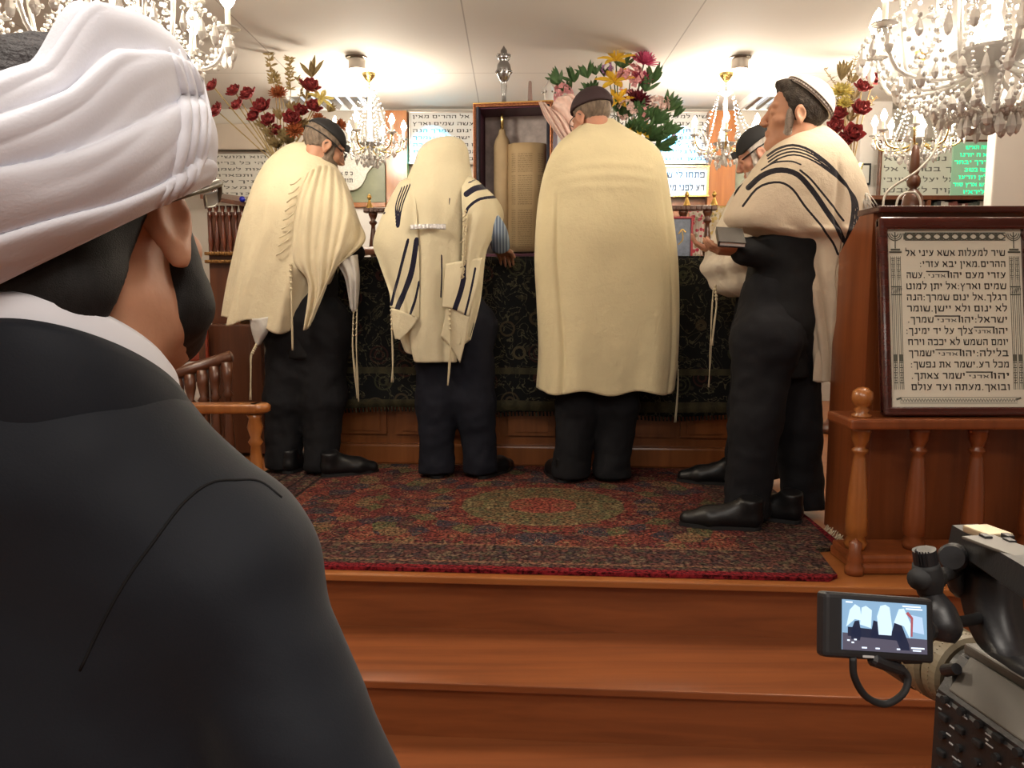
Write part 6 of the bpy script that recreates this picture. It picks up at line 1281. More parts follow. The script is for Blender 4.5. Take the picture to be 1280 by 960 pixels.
def arrangement(label, base, zv, Y, blooms, leaves, matl, stems, extras=(), seed=1, vase=M_SILVER, cat='flowers'):
    rnd = random.Random(seed); t = thing('flower_arrangement', label, cat, (base.x, Y, PZ)); pedestal(t, base.x, Y, zv-0.28)
    bm = B(); lathe_at(bm, (base.x, Y, zv-0.279), [(0.05, 0), (0.055, 0.015), (0.03, 0.04), (0.055, 0.10), (0.075, 0.17), (0.05, 0.23), (0.062, 0.278), (0.055, 0.279), (0.04, 0.23)], 20, ); obj('vase', bm, vase, t, True)
    top = Vector((base.x, Y, zv-0.02)); bm = B()
    for kind, px, py, rr, m_, dy in blooms:
        rr *= 1.35; p = at(px, py, Y+dy); f = Vector((p.x-base.x, -0.35, (p.z-zv)*0.7+0.05)).normalized()
        tube(bm, [top, top*0.5+p*0.5+Vector((0, 0.02, 0.0)), p], 0.004, 5, 10)
        obj('dried_flower' if m_ in (D_RED, D_ORA, D_CREAM) else {'lily': 'lily', 'mum': 'chrysanthemum', 'rose': 'rose', 'cluster': 'flower_cluster'}[kind], bloom(kind, p, f, rr, rnd), m_, t)
    obj('stems', bm, stems, t)
    bm = B()
    for px, py, dy, L, n in leaves:
        p = at(px, py, Y+dy)
        L *= 1.2
        for k in range(int(n*1.8)):
            o = Vector((p.x-base.x, -0.12, p.z-zv)).normalized(); d = (o+Vector((rnd.uniform(-.8, .8), rnd.uniform(-.6, .3), rnd.uniform(-.5, .6)))).normalized()
            petal(bm, p, d, (0, -1, 0.2), L*rnd.uniform(.7, 1.15), L*0.24, -0.12)
    tag(obj('foliage', bm, matl, t), kind='stuff')
    for nm, pts, L, W, n, m_ in extras:
        bm = B(); P = [at(x, y, Y+d) for x, y, d in pts]; tube(bm, [top]+P, 0.0025, 5, 20); sprig(bm, P, L, W, rnd, n=n); obj(nm, bm, m_, t)
    return t
b0 = at(778, 200, 5.0)
arrangement('tall fresh bouquet of yellow lilies, pink and wine flowers behind the central man', b0, b0.z, 5.0,
    [('lily', 770, 76, .058, P_YEL, -.05), ('lily', 768, 103, .062, P_YEL, -.1), ('lily', 772, 126, .05, P_YEL, -.1), ('mum', 805, 78, .062, P_PINK, -.05), ('cluster', 788, 98, .062, P_ROSE, -.06), ('mum', 801, 100, .050, P_PINK, -.04), ('mum', 797, 127, .060, P_WINE, -.1),
     ('cluster', 784, 138, .045, P_BLUSH, -.14), ('cluster', 822, 132, .05, P_BLUSH, -.06), ('cluster', 702, 120, .05, P_ROSE, -.05), ('cluster', 760, 86, .028, P_LIL, -.02), ('lily', 801, 164, .04, P_YEL, -.15), ('cluster', 806, 141, .03, P_ROSE, -.12), ('cluster', 722, 128, .03, P_BLUSH, -.04), ('cluster', 846, 172, .025, P_BLUSH, -.06)],
    [(766, 68, 0, .085, 4), (784, 68, 0, .08, 4), (792, 74, .03, .07, 4), (778, 86, .02, .08, 5), (755, 96, .02, .06, 4), (815, 105, -.02, .10, 6), (806, 115, -.05, .08, 5), (832, 140, -.03, .10, 6), (842, 147, -.03, .08, 4), (815, 155, -.1, .10, 9), (800, 150, -.12, .10, 10), (790, 168, -.14, .10, 12), (808, 176, -.12, .11, 10), (820, 186, -.1, .11, 7), (700, 106, -.03, .085, 6), (718, 103, 0, .08, 6), (735, 98, 0, .08, 6), (745, 94, 0, .06, 4), (712, 116, -.03, .07, 5), (740, 118, 0, .08, 8), (780, 150, -.08, .1, 10), (830, 168, -.06, .10, 6), (775, 182, -.05, .1, 10)], LEAF, STEM, seed=3)
b1 = at(350, 206, 4.95)
arrangement('dried arrangement of dark red flowers with tall pampas plumes behind the left man', b1, b1.z, 4.95,
    [('rose', x, y, r_*1.02, D_RED, d) for x, y, r_, d in ((274, 141, .042, -.1), (295, 117, .042, 0), (312, 122, .045, 0), (299, 134, .036, -.03), (329, 137, .048, -.04), (319, 148, .036, -.04), (337, 153, .040, -.06), (387, 112, .050, 0), (391, 136, .042, -.02), (364, 151, .045, -.08), (376, 141, .038, -.03), (268, 110, .036, -.08), (345, 165, .035, -.06))]+[('mum', 349, 118, .045, D_ORA, 0), ('mum', 368, 164, .045, D_ORA, -.1), ('mum', 425, 157, .032, D_ORA, 0), ('mum', 398, 150, .035, D_ORA, -.03), ('lily', 401, 124, .045, D_CREAM, 0)],
    [(390, 97, 0, .10, 3), (355, 175, -.05, .07, 12), (340, 172, -.05, .07, 10), (365, 140, 0, .06, 8), (375, 160, -.02, .06, 14), (360, 180, -.05, .07, 14), (347, 185, -.05, .07, 14), (330, 160, -.03, .05, 8), (350, 150, 0, .06, 8), (383, 124, .02, .05, 5), (410, 140, 0, .05, 5)], D_LEAF, D_TAN,
    [('pampas_plume', [(345, 125, 0), (340, 95, .02), (335, 65, .03), (331, 42, .03)], .05, .012, 8, D_TAN), ('pampas_plume', [(362, 130, 0), (363, 105, .02), (362, 88, .02), (362, 74, .02)], .04, .010, 7, D_TAN), ('pampas_plume', [(355, 140, 0), (350, 115, .02), (346, 100, .02), (344, 92, .02)], .035, .01, 6, D_TAN), ('twig', [(372, 130, 0), (378, 110, .02), (372, 98, .02)], .03, .008, 4, D_TAN)], 5, M_BRASS)
b2 = at(1066, 205, 5.0)
arrangement('dried arrangement of dark red flowers and twigs behind the man in the white cap', b2, b2.z, 5.0,
    [('rose', x, y, r_*1.02, D_RED, d) for x, y, r_, d in ((1090, 104, .045, 0), (1077, 113, .045, -.03), (1074, 140, .052, -.04), (1047, 146, .045, -.02), (1044, 161, .045, -.04), (1065, 170, .055, -.06), (1053, 178, .042, -.06))]+[('mum', 1052, 116, .055, D_CREAM, -.02), ('mum', 1056, 130, .035, D_CREAM, -.04)],
    [(1051, 101, 0, .10, 3), (1064, 104, .02, .06, 4), (1060, 135, 0, .055, 8), (1062, 152, 0, .06, 8), (1067, 125, .02, .05, 5), (1050, 135, .02, .05, 5)], D_LEAF, D_TAN,
    [('twig', [(1058, 130, 0), (1062, 100, .02), (1066, 85, .02), (1070, 72, .02)], .028, .006, 3, D_TAN), ('twig', [(1050, 120, 0), (1040, 100, .02), (1030, 86, .02)], .025, .005, 2, D_TAN), ('twig', [(1060, 120, 0), (1060, 95, .02), (1058, 80, .02)], .025, .005, 2, D_TAN), ('twig', [(1072, 150, 0), (1084, 135, .02), (1094, 122, .02)], .03, .006, 3, D_TAN)], 6, M_BRASS)
# ------------------------------------------------------------------ turbaned man in the foreground, from behind
def man_front():
    r = person('man in white turban and dark navy jacket seen from behind, largest and nearest', Vector((-0.38, 0.74, 0.0)))
    hc = Vector((-0.374, 0.712, 1.522)); fw = Vector((0.07, 0.99, 0.10)).normalized(); up = Vector((-0.22, -0.10, 0.96)); rt = fw.cross(up).normalized(); up = rt.cross(fw).normalized()
    Mh = Matrix((rt, fw, up)).transposed().to_4x4(); Mh.translation = hc; Mh = Mh @ Matrix.Scale(1.04, 4)
    nk = Vector((-0.378, 0.685, 1.405)); shR = Vector((-0.243, 0.665, 1.250)); shL = Vector((-0.525, 0.70, 1.255)); pel = Vector((-0.385, 0.70, 0.92))
    elR = Vector((-0.145, 0.61, 1.04)); elL = Vector((-0.63, 0.66, 1.02)); wrR = Vector((-0.09, 0.80, 0.86)); wrL = Vector((-0.60, 0.86, 0.93))
    hip = (pel+Vector((-0.075, 0.06, -0.05)), pel+Vector((0.075, -0.06, -0.05))); kn = tuple(h+Vector((0, 0.03, -0.42)) for h in hip); an = tuple(k+Vector((0, -0.02, -0.36)) for k in kn)
    body = person_body(r, Mh, dict(neck=nk, sh=(shL, shR), el=(elL, elR), wr=(wrL, wrR), pel=pel, hip=hip, kn=kn, an=an), SKIN3, [(wrR, (-0.1, 0.95, -0.2), (-0.8, 0, -0.4), -1, 0.5), (wrL, (0.1, 0.95, -0.2), (0.8, 0, -0.4), 1, 0.5)], thin=0.72)
    HN = mat('hair_near_black', (0.008, 0.0075, 0.0075), 0.6, spec=0.3, var=(200, 0.4, (1, 1, 0.2)), bump=(900, 0.5, 0.0012))
    # hair at the nape and under the turban, beard
    c = np.array(hc); f = Field(c-0.2, c+0.2, 0.005); P = lambda *a: Mh @ Vector(a)
    f.ell((0, -0.014, 0.035), (0.079, 0.099, 0.087), Mh, 0.001); f.cone(P(-0.03, -0.066, -0.035), P(0.02, -0.066, -0.035), 0.042, 0.042, 0.03); f.cone(P(-0.045, -0.055, -0.065), P(0.0, -0.07, -0.068), 0.028, 0.026, 0.03)
    f.cut((0, 0.016, 0), (0, 0.95, -0.25), 0, Mh); f.cut((0, -0.008, -0.030), (0.55, 0.75, -0.75), 0, Mh)
    fobj('hair', f, HN, r, 2)
    f = Field(c-0.2, c+0.2, 0.005); s = 1.04
    f.ell((0, 0.032, -0.042), (0.069, 0.068, 0.066), Mh, 0.02); f.cone(P(-0.044, 0.035, -0.070), P(0, 0.08, -0.088), 0.030, 0.032, 0.025); f.cone(P(0.044, 0.035, -0.070), P(0, 0.08, -0.088), 0.030, 0.032, 0.025)
    f.ell((0.066, 0.030, -0.015), (0.010, 0.017, 0.055), Mh, 0.012); f.ell((-0.066, 0.030, -0.015), (0.010, 0.017, 0.055), Mh, 0.012)
    f.cut((0, 0.09, -0.035), (0, 0.92, 0.40), 0, Mh); f.cut((0, 0.012, -0.03), (0, -1, 0.25), 0, Mh)
    fobj('beard', f, HN, r, 2, lambda V: np.array([0.0012*mnoise.noise(Vector(v)*60) for v in V]))
    # turban: a thick wound cloth about a tilted axis
    A = Vector((-0.41, -0.25, 0.88)).normalized(); ct = Vector((-0.398, 0.678, 1.609)); e1 = (fw-A*fw.dot(A)).normalized(); e2 = A.cross(e1)
    prof = spline([(-0.094, 0.107, 0), (-0.087, 0.116, 0), (-0.062, 0.131, 0), (-0.03, 0.138, 0), (-0.01, 0.1375, 0), (0.010, 0.129, 0), (0.020, 0.117, 0), (0.025, 0.10, 0), (0.020, 0.087, 0), (0.010, 0.080, 0)], 130)
    k_ = 260; V = []
    right = None
    for i, (h, rad, _) in enumerate(prof):
        t = i/129
        for j in range(k_):
            a = 2*math.pi*j/k_; ca, sa = math.cos(a), math.sin(a)
            ph = t*6.4+0.75*math.sin(a+2.0)+0.22*math.sin(2*a+1.0)+0.35*mnoise.noise(Vector((ca*1.3, sa*1.3, t*2.0)))
            fr_ = ph-math.floor(ph); ridge = (1-(1-min(1, fr_/0.82))**2.2) if fr_ < 0.82 else 1-((fr_-0.82)/0.18)**1.5*1.0
            p2 = ph*2.3+0.6*math.sin(a*2+1.3); f2 = p2-math.floor(p2)
            d = 0.0085*(ridge-0.5)+0.0022*math.sin(math.pi*f2)*(0.5+0.5*math.sin(a*3+ph))+0.0022*mnoise.noise(Vector((ca*3, sa*3, ph*1.5)))
            env = min(1, t*9)*min(1, (1-t)*6); R_ = rad+d*env
            g = min(1, max(0, (0.5*ca-0.86*sa-0.26)/0.30)); g = g*g*(3-2*g); u_ = min(1, max(0, (0.5*ca-0.86*sa-0.55)/0.45)); h2 = h; lift = Vector((0.1, 0, 0.95))*(0.036-0.018*u_)*g*min(1, max(0, (h+0.035)/0.05))
            V.append(ct+lift+A*(h2+0.4*d*env)+e1*(R_*1.05*ca)+e2*(R_*0.97*sa))
    F = [(i*k_+j, i*k_+(j+1) % k_, (i+1)*k_+(j+1) % k_, (i+1)*k_+j) for i in range(129) for j in range(k_)]
    TUR = mat('turban_white', (0.72, 0.73, 0.80), 0.8, spec=0.2, sheen=0.2, bump=(420, 0.25, 0.0012))
    tur = npobj('turban', V, F, TUR, r, solid=0.004)
    from mathutils.bvhtree import BVHTree
    bvh = BVHTree.FromPolygons([tuple(v) for v in V], F); cam_p = Vector((0, 0, CAMZ))
    def hit(bv, px, py):
        q = at(px, py, 1.0)-cam_p; q.normalize(); h = bv.ray_cast(cam_p, q); return h[0], h[1]
    # the end of the cloth, wound upwards over the right side
    lines = [[(190, 268), (214, 222), (226, 180), (229, 140), (222, 95), (208, 60)], [(204, 258), (224, 222), (236, 180), (239, 140), (233, 98), (220, 62)], [(216, 250), (234, 220), (246, 180), (249, 140), (243, 102), (230, 68)], [(226, 243), (241, 215), (252, 180), (256, 145), (251, 112), (240, 82)]]
    bm = B()
    for ln in lines:
        pts = []
        for x, y in [tuple(q[:2]) for q in spline([(x, y, 0) for x, y in ln], 22)]:
            h, n = hit(bvh, x, y)
            if h is not None: pts.append(h-n*0.001 if n.dot(h-cam_p) > 0 else h+n*0.001)
        if len(pts) > 4: tube(bm, pts, [0.002, 0.0055, 0.006, 0.006, 0.005, 0.002], 8)
    obj('wrapped_end', bm, TUR, tur, True)
    f = Field(np.array(ct+A*0.06)-0.12, np.array(ct+A*0.06)+0.12, 0.005); M = Matrix((e1, e2, A)).transposed().to_4x4(); M.translation = ct+A*0.020
    f.ell((0, 0, 0), (0.090, 0.090, 0.050), M, 0.001); fobj('hair_crown', f, hair_mat('hair_crown_dark', (0.030, 0.025, 0.026)), r, 1, lambda V: np.array([0.004*mnoise.noise(Vector(v)*120) for v in V]))
    # white collar and the jacket
    W = mat('shirt_white', (0.66, 0.66, 0.71), 0.7)
    def collar(rows, nm, m, par, a0=-200, a1=200):
        k = 90; th = np.radians(np.linspace(a0, a1, k)); V = []           # 0 = the nape
        for g, dz in rows:
            x = -0.375+(0.068+g)*np.sin(th); y = 0.690-(0.083+g)*np.cos(th); V.append(np.stack([x, y, 1.411-0.60*(y-0.690)+dz], 1))
        n = len(V); F = [(q*k+w_, (q+1)*k+w_, (q+1)*k+w_+1, q*k+w_+1) for q in range(n-1) for w_ in range(k-1)]
        return npobj(nm, np.concatenate(V), F, m, par, solid=0.004)
    collar([(-0.004, -0.03), (-0.003, 0.0), (0.0, 0.014), (0.003, 0.016), (0.007, 0.010), (0.010, -0.015), (0.011, -0.04)], 'shirt_collar', W, r, -150, 150)
    NAVY = mat('jacket_navy', (0.0048, 0.0070, 0.0122), 0.72, spec=0.3, sheen=0.06, bump=(500, 0.2, 0.0008))
    P_ = np.array([tuple(p) for p in (nk, shL, shR, pel, elR, elL, wrR, wrL)]); f = Field(P_.min(0)-0.2, P_.max(0)+0.2, 0.0075)
    f.cone(nk-Vector((0.0, 0.01, 0.060)), shR, 0.070, 0.064, 0.03); f.cone(nk-Vector((0, 0.01, 0.060)), shL, 0.070, 0.064, 0.03)
    f.cone(nk-Vector((0.0, 0.0, 0.088)), pel, 0.104, 0.15, 0.04); f.cone(nk+Vector((0.03, -0.03, -0.075)), shR+Vector((-0.03, -0.01, -0.02)), 0.075, 0.07, 0.05); f.cone(nk+Vector((-0.03, -0.03, -0.075)), shL+Vector((0.03, -0.01, -0.02)), 0.075, 0.07, 0.05); f.cone(shR+Vector((-0.035, 0.03, -0.03)), pel, 0.09, 0.14, 0.06); f.cone(shL+Vector((0.035, -0.03, -0.03)), pel, 0.09, 0.14, 0.06); f.cone(pel, pel-Vector((0, 0, 0.18)), 0.165, 0.17, 0.04)
    f.cone(shR, elR, 0.066, 0.066, 0.022); f.cone(elR, wrR, 0.064, 0.045, 0.02); f.cone(shL, elL, 0.068, 0.062, 0.022); f.cone(elL, wrL, 0.062, 0.045, 0.02)
    f.cone(nk+Vector((0, 0, 0.08)), nk+Vector((0.004, -0.003, -0.012)), 0.074, 0.070, 0.004, 'sub')
    V, Q = f.mesh(); V = relax(V, Q, 3); V = V+vnormals(V, Q)*wrinkle(V, 0.0045, 9, 2, 0.25)[:, None]; jk = npobj('jacket', V, Q, NAVY, r)
    collar([(0.009, -0.03), (0.012, -0.012), (0.0155, -0.011), (0.020, -0.020), (0.0235, -0.040), (0.026, -0.062), (0.025, -0.09), (0.018, -0.12)], 'jacket_collar', NAVY, r, -140, 140)
    bv = BVHTree.FromPolygons([tuple(q) for q in V], [tuple(q) for q in Q]); bm = B()
    for ln in ([(352, 622), (325, 602), (295, 600), (262, 604), (228, 630), (190, 680), (160, 722), (130, 775), (100, 838)],):
        pts = []
        for x, y in [tuple(q[:2]) for q in spline([(x, y, 0) for x, y in ln], 40)]:
            h, n = hit(bv, x, y)
            if h is not None: pts.append(h)
        tube(bm, pts, 0.0013, 6)
    obj('sleeve_seam', bm, J_BLACK, jk, True)
    trousers_f = Field(np.array(pel)-np.array((0.3, 0.3, 0.95)), np.array(pel)+0.3, 0.012)
    for i in (0, 1): trousers_f.cone(pel, hip[i], 0.12, 0.11, 0.04); trousers_f.cone(hip[i], kn[i], 0.105, 0.085, 0.02); trousers_f.cone(kn[i], an[i], 0.085, 0.08, 0.02)
    fobj('trousers', trousers_f, T_BLACK, r, 1)
    for i in (0, 1): shoe(r, Vector((an[i].x, an[i].y-0.06, 0.001)), 5)
    # spectacles: the arm above the ear and the edge of a lens
    bm = B(); a, b_, c_ = at(232, 243, .705), at(254, 236, .75), at(274, 229, .80)
    tube(bm, [P(0.086, -0.012, 0.016), a, b_, c_], [0.002, 0.003, 0.0036, 0.004], 8, 16); tube(bm, [c_, at(275, 240, .805), at(272, 252, .808)], 0.0025, 6, 8); obj('spectacles', bm, mat('horn_frame', (0.10, 0.085, 0.06), 0.3), r, True)
    v, f_, _, _ = patch([[(254, 243, .79), (265, 240, .80), (273, 237, .806)], [(257, 261, .79), (267, 259, .80), (272, 254, .806)]], 8, 10); npobj('lens', v, f_, mat('lens_glass', (0.75, 0.75, 0.7), 0.1, trans=0.6), r, solid=0.002)
man_front()

# ------------------------------------------------------------------ camcorder on its tripod, lower right
M_TAN = mat('lens_tan', (0.20, 0.165, 0.105), 0.45); M_BODY = mat('camcorder_body', (0.016, 0.016, 0.017), 0.38, bump=(260, 0.25, 0.001)); M_PRINT = mat('panel_print', (0.42, 0.42, 0.42), 0.5); M_GREYP = mat('grey_plastic', (0.10, 0.09, 0.075), 0.45)
cm = thing('camcorder', 'black professional video camera with tan lens ring and flip-out screen at the lower right corner', 'camcorder', (0.545, 0.74, 0.93))
def co(name, bm, m, par=cm, sm=False): return obj(name, bm, m, par, sm)
yw = Matrix.Rotation(R(7), 3, 'Z'); fdir = Vector((-0.16, 0.97, 0.02)).normalized()
# body: faceted block, left side carrying the keys
Lx = Vector((0.478, 0.86, 0)); bx = Vector((0.99, 0.16, 0)).normalized(); by = Vector((-0.16, 0.99, 0)).normalized()
BM_ = Matrix((bx, by, Vector((0, 0, 1)))).transposed().to_4x4(); BM_.translation = Vector((0.480, 0.865, 0.0))
def cb(name, bm, m, par=cm, sm=False): bmesh.ops.transform(bm, matrix=BM_, verts=bm.verts); return obj(name, bm, m, par, sm)
bm = B(); prism(bm, [(0.0, 0.92), (0.105, 0.92), (0.105, 1.035), (0.085, 1.075), (0.03, 1.075), (0.0, 1.03)], -0.30, 0.0, Matrix(((1, 0, 0, 0), (0, 0, 1, 0), (0, 1, 0, 0), (0, 0, 0, 1))))
bmesh.ops.recalc_face_normals(bm, faces=bm.faces); bmesh.ops.bevel(bm, geom=list(bm.edges), offset=0.004, segments=2, affect='EDGES'); cb('body', bm, M_BODY)
bm = B(); box(bm, (0.016, -0.13, 1.058), (0.004, 0.22, 0.045), 0.002, Euler((0, R(33), 0))); cb('side_cover', bm, M_GREYP)
bm = B(); box(bm, (0.055, -0.05, 1.080), (0.05, 0.09, 0.012), 0.003); cb('top_plate', bm, M_GREYP)
rnd = random.Random(8)
for i in range(7):
    for j in range(5):
        bm = B(); y = -0.02-i*0.026; z = 0.945+j*0.021
        if rnd.random() < 0.5: cyl(bm, (0.001, y, z), (-0.004, y, z), 0.0045, None, 10)
        else: box(bm, (-0.0015, y, z), (0.005, 0.012, 0.007), 0.0015)
        cb('button', bm, M_BLACKR)
bm = B()
for i in range(46): y = -0.012-rnd.random()*0.20; z = 0.935+rnd.random()*0.095; box(bm, (-0.0006, y, z), (0.0008, 0.003+rnd.random()*0.008, 0.0014))
tag(cb('panel_lettering', bm, M_PRINT), kind='stuff')
bm = B()
for i in range(7): box(bm, (0.0125, -0.04-i*0.012, 1.052), (0.002, 0.007, 0.006), 0.0005, Euler((0, R(33), 0)))
cb('switch_row', bm, M_STEEL)
# lens: stacked barrels along the body's axis, tan ring in the middle
LA = at(1213, 846, 0.90); LM, _ = frame_from(LA, LA+Vector((-0.20, 0.95, -0.03)))
for nm, z0, z1, r_, m_ in (('lens_mount', -0.06, 0.0, 0.040, M_BODY), ('focus_ring', 0.0, 0.030, 0.046, M_TAN), ('zoom_ring', 0.032, 0.062, 0.048, M_TAN), ('lens_hood', 0.064, 0.12, 0.050, M_BLACKP)):
    bm = B(); lathe(bm, [(r_*0.9, z0), (r_, z0+0.004), (r_, z1-0.004), (r_*0.9, z1)], LM, 40)
    if m_ is M_TAN:
        for k in range(60): a = 2*math.pi*k/60; box(bm, LM @ Vector((r_*math.cos(a), r_*math.sin(a), (z0+z1)/2)), (0.0014, 0.0014, 0.0014))
    co(nm, bm, m_, cm, False)
bm = B(); lathe(bm, [(0.044, 0.1195), (0.040, 0.112), (0.001, 0.108)], LM, 32, cap=False); co('front_glass', bm, mat('lens_coated', (0.01, 0.01, 0.03), 0.05), cm, True)
bm = B(); cyl(bm, at(1196, 836, .84), at(1182, 838, .86), 0.006, 0.007, 16); co('iris_knob', bm, M_BLACKP)
# carrying handle with its post
Hh = [at(1196, 668, 0.92), at(1262, 668, 0.93), at(1330, 742, 0.70), at(1228, 742, 0.70)]
bm = B(); hp = [at(1205, 672, 0.92), at(1250, 698, 0.80), at(1310, 735, 0.68), at(1420, 800, 0.56)]
pts = spline(hp, 24); rings = []
for i, p in enumerate(pts):
    p = Vector(p); wdt = 0.021; h = 0.016; rings.append([bm.verts.new(p+bx*sx*wdt+Vector((0, 0, sz*h))) for sx, sz in ((-1, -0.6), (-0.8, 1), (0.8, 1), (1, -0.6), (0.6, -1), (-0.6, -1))])
for a, b_ in zip(rings, rings[1:]):
    for k in range(6): bm.faces.new((a[k], a[(k+1) % 6], b_[(k+1) % 6], b_[k]))
bm.faces.new(rings[0][::-1]); bm.faces.new(rings[-1]); bmesh.ops.recalc_face_normals(bm, faces=bm.faces); hd = co('handle', bm, M_BODY)
bm = B(); q = Vector(pts[5])+Vector((0, 0, 0.020)); box(bm, q, (0.030, 0.040, 0.008), 0.002, Euler((R(-2), 0, R(7)))); obj('shoe_pad', bm, mat('pad_metal', (0.55, 0.45, 0.30), 0.35, 0.6), hd)
bm = B(); q = Vector(pts[10])+Vector((0, 0, 0.0165)); box(bm, q, (0.036, 0.10, 0.003), 0.001, Euler((R(-2), 0, R(9)))); obj('top_plate', bm, M_GREYP, hd)
bm = B(); [box(bm, Vector(pts[8])+Vector((dx, dy, 0.020)), (0.008, 0.012, 0.006), 0.001) for dx, dy in ((-0.012, 0.01), (0.004, -0.004), (0.012, 0.012))]; obj('button', bm, M_BLACKP, hd)
bm = B(); P0 = [at(1238, 712, 0.85), at(1240, 760, 0.84), at(1262, 815, 0.80), at(1310, 850, 0.72)]
pp = spline(P0, 16); rings = []
for p in pp: p = Vector(p); rings.append([bm.verts.new(p+bx*sx*0.019+by*sy*0.024) for sx, sy in ((-1, -1), (1, -1), (1, 1), (-1, 1))])
for a, b_ in zip(rings, rings[1:]):
    for k in range(4): bm.faces.new((a[k], a[(k+1) % 4], b_[(k+1) % 4], b_[k]))
bm.faces.new(rings[0][::-1]); bm.faces.new(rings[-1]); bmesh.ops.recalc_face_normals(bm, faces=bm.faces); co('handle_post', bm, M_BLACKP, cm, True)
# microphone barrel, its clamp and the jointed arm to the screen
bm = B(); a = at(1190, 697, 0.84); b_ = at(1200, 694, 0.93); M, L_ = frame_from(a, b_); lathe(bm, [(0.0125, 0), (0.0150, 0.004), (0.0155, 0.03), (0.0145, 0.032), (0.0150, L_)], M, 28); co('microphone', bm, M_BLACKP, cm)
bm = B(); tube(bm, [at(1192, 712, .87), at(1200, 735, .87), at(1222, 735, .87), at(1240, 715, .86)], 0.011, 10, 12); co('microphone_clamp', bm, M_BLACKP, cm, True)
bm = B(); cyl(bm, at(1155, 687, .80), at(1158, 706, .80), 0.0115, 0.012, 24); [tube(bm, [at(1155+11*math.cos(t)*1.0, 687+3*math.sin(t), .80-0.011*math.sin(t)), at(1158+11.3*math.cos(t), 705+3*math.sin(t), .80-0.0115*math.sin(t))], 0.0009, 4) for t in np.linspace(0, 2*math.pi, 19)]; co('arm_knob', bm, M_BLACKP)
bm = B(); tube(bm, [at(1157, 704, .80), at(1160, 722, .80), at(1163, 742, .80)], [0.013, 0.0155, 0.012], 18, 8); tube(bm, [at(1146, 724, .79), at(1172, 722, .81)], 0.011, 14); tube(bm, [at(1170, 722, .81), at(1192, 714, .86)], 0.008, 10); co('arm_joint', bm, M_BLACKR, cm, True)
bm = B(); tube(bm, [at(1163, 742, .80), at(1172, 764, .79), at(1180, 786, .78), at(1180, 802, .775)], [0.011, 0.0175, 0.018, 0.010], 18, 14); co('arm_elbow', bm, M_BLACKP, cm, True)
bm = B(); tube(bm, [at(1178, 778, .79), at(1210, 776, .82), at(1236, 768, .84)], 0.006, 10, 10); co('arm_cable', bm, M_BLACKR, cm, True)
# flip-out screen
TL, TR, BL = at(1014, 740, 0.72), at(1152, 750, 0.735), at(1030, 822, 0.705)
xd = (TR-TL); yd = (TL-BL); W_, H_ = xd.length, yd.length; SM = board_frame(BL, xd, yd)
def sc_(name, bm, m, par=cm): bmesh.ops.transform(bm, matrix=SM, verts=bm.verts); return obj(name, bm, m, par)
bm = B(); box(bm, (W_/2, H_/2, -0.008), (W_, H_, 0.016), 0.005, seg=3); mon = sc_('monitor', bm, M_BLACKP)
sw, sh_ = W_*0.765, H_*0.76; sx0, sy0 = W_*0.155, H_*0.14; Z0 = 0.0006
def em(name, c, e): return mat(name, tuple(x*0.05 for x in c), 0.4, emit=c, es=e)
bm = B(); box(bm, (sx0+sw/2, sy0+sh_/2, Z0), (sw, sh_, 0.0008)); sc_('screen', bm, em('screen_blue', (0.30, 0.50, 0.72), 0.75), mon)
def poly(name, polys, m, z=Z0+0.0006):
    bm = B()
    for p in polys:
        vs = [bm.verts.new((sx0+sw*x, sy0+sh_*y, z)) for x, y in p]; bm.faces.new(vs)
    bmesh.ops.recalc_face_normals(bm, faces=bm.faces); sc_(name, bm, m, mon)
poly('screen_image_floor', [[(0, 0), (1, 0), (1, .30), (0, .34)]], em('scr_floor', (0.10, 0.09, 0.13), 0.8))
poly('screen_image_dark', [[(.06, .28), (.70, .24), (.70, .42), (.06, .46)], [(.10, .40), (.14, .58), (.19, .60), (.22, .34), (.20, .20), (.10, .22)], [(.33, .35), (.36, .62), (.41, .60), (.43, .28), (.34, .28)], [(.58, .42), (.62, .68), (.68, .62), (.78, .18), (.79, .06), (.68, .06), (.62, .30)]], em('scr_dark', (0.015, 0.02, 0.05), 0.8), Z0+0.0009)
poly('screen_image_shawls', [[(.04, .46), (.08, .80), (.14, .92), (.20, .86), (.22, .60), (.14, .62)], [(.20, .52), (.22, .86), (.27, .90), (.34, .82), (.33, .46)], [(.42, .34), (.40, .70), (.44, .92), (.50, .95), (.55, .90), (.58, .50), (.57, .34)], [(.60, .60), (.66, .88), (.72, .90), (.80, .60), (.79, .30), (.72, .54)]], em('scr_cream', (0.62, 0.80, 0.95), 1.0), Z0+0.0012)
poly('screen_image_board', [[(.82, .44), (.96, .40), (.94, .74), (.80, .78)]], em('scr_board', (0.50, 0.66, 0.88), 0.9), Z0+0.0012)
poly('screen_image_rim', [[(.74, .80), (.80, .70), (.80, .34), (.82, .34), (.83, .72), (.77, .84)]], em('scr_red', (0.45, 0.10, 0.12), 0.8), Z0+0.0013)
rnd = random.Random(3); bm_p = []
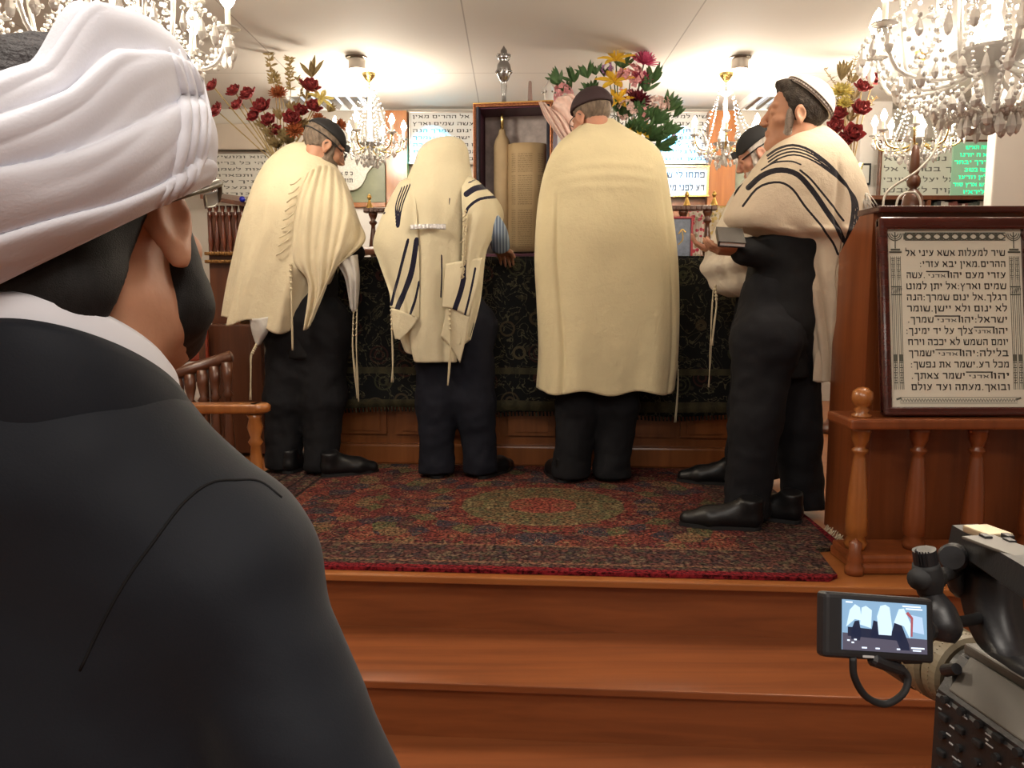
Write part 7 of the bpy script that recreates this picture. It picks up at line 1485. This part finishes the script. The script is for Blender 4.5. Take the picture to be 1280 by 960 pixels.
for (x, y, w2) in ((.10, .14, .03), (.13, .20, .03), (.05, .18, .03), (.22, .05, .06), (.38, .05, .05), (.63, .06, .04), (.80, .10, .16), (.82, .05, .10), (.70, .93, .22), (.74, .88, .20), (.03, .94, .08)): bm_p.append([(x, y), (x+w2, y), (x+w2, y+.03), (x, y+.03)])
WR = em('scr_white', (0.75, 0.85, 1.0), 1.1)
for q in bm_p: poly('screen_readout', [q], WR, Z0+0.0015)
bm = B(); box(bm, (W_*0.39, H_*0.055, 0.0006), (W_*0.10, H_*0.035, 0.0006)); sc_('maker_mark', bm, M_PRINT, mon)
bm = B(); tube(bm, [(W_*0.98, H_*0.5, -0.012), (W_*1.06, H_*0.48, -0.02)], 0.010, 12); sc_('hinge', bm, M_BLACKP, mon)
bm = B(); tube(bm, [at(1066, 822, .71), at(1068, 846, .71), at(1082, 870, .715), at(1106, 880, .72), at(1128, 868, .72), at(1135, 848, .725), at(1126, 834, .725)], 0.0034, 10, 40); co('screen_cable', bm, M_BLACKR, cm, True)
bm = B(); a = at(1088, 823, .715); b_ = at(1128, 838, .725); M, L_ = frame_from(a, b_); lathe(bm, [(0.004, 0), (0.0065, 0.003), (0.006, L_*0.8), (0.0045, L_)], M, 12); box(bm, at(1138, 823, .73), (0.018, 0.012, 0.006), 0.001); co('cable_plug', bm, M_BLACKP)
# tripod
tp = thing('tripod', 'black camera tripod under the video camera at the lower right corner', 'tripod', (0.545, 0.74, 0.0))
tcx, tcy = 0.545, 0.755
bm = B(); box(bm, (tcx-0.012, tcy+0.01, 0.905), (0.10, 0.20, 0.024), 0.003, Euler((0, 0, R(9)))); obj('quick_release_plate', bm, M_BLACKP, tp)
bm = B(); lathe_at(bm, (tcx, tcy, 0.78), [(0.03, 0), (0.045, 0.01), (0.05, 0.05), (0.04, 0.09), (0.045, 0.112)], 20); obj('fluid_head', bm, M_BLACKP, tp)
for k in range(3):
    a = R(100+120*k); bm = B(); tube(bm, [(tcx+0.03*math.cos(a), tcy+0.03*math.sin(a), 0.80), (tcx+0.36*math.cos(a), tcy+0.36*math.sin(a), 0.012)], [0.016, 0.012], 10); obj('leg', bm, M_BLACKP, tp)
bpy.context.view_layer.update()
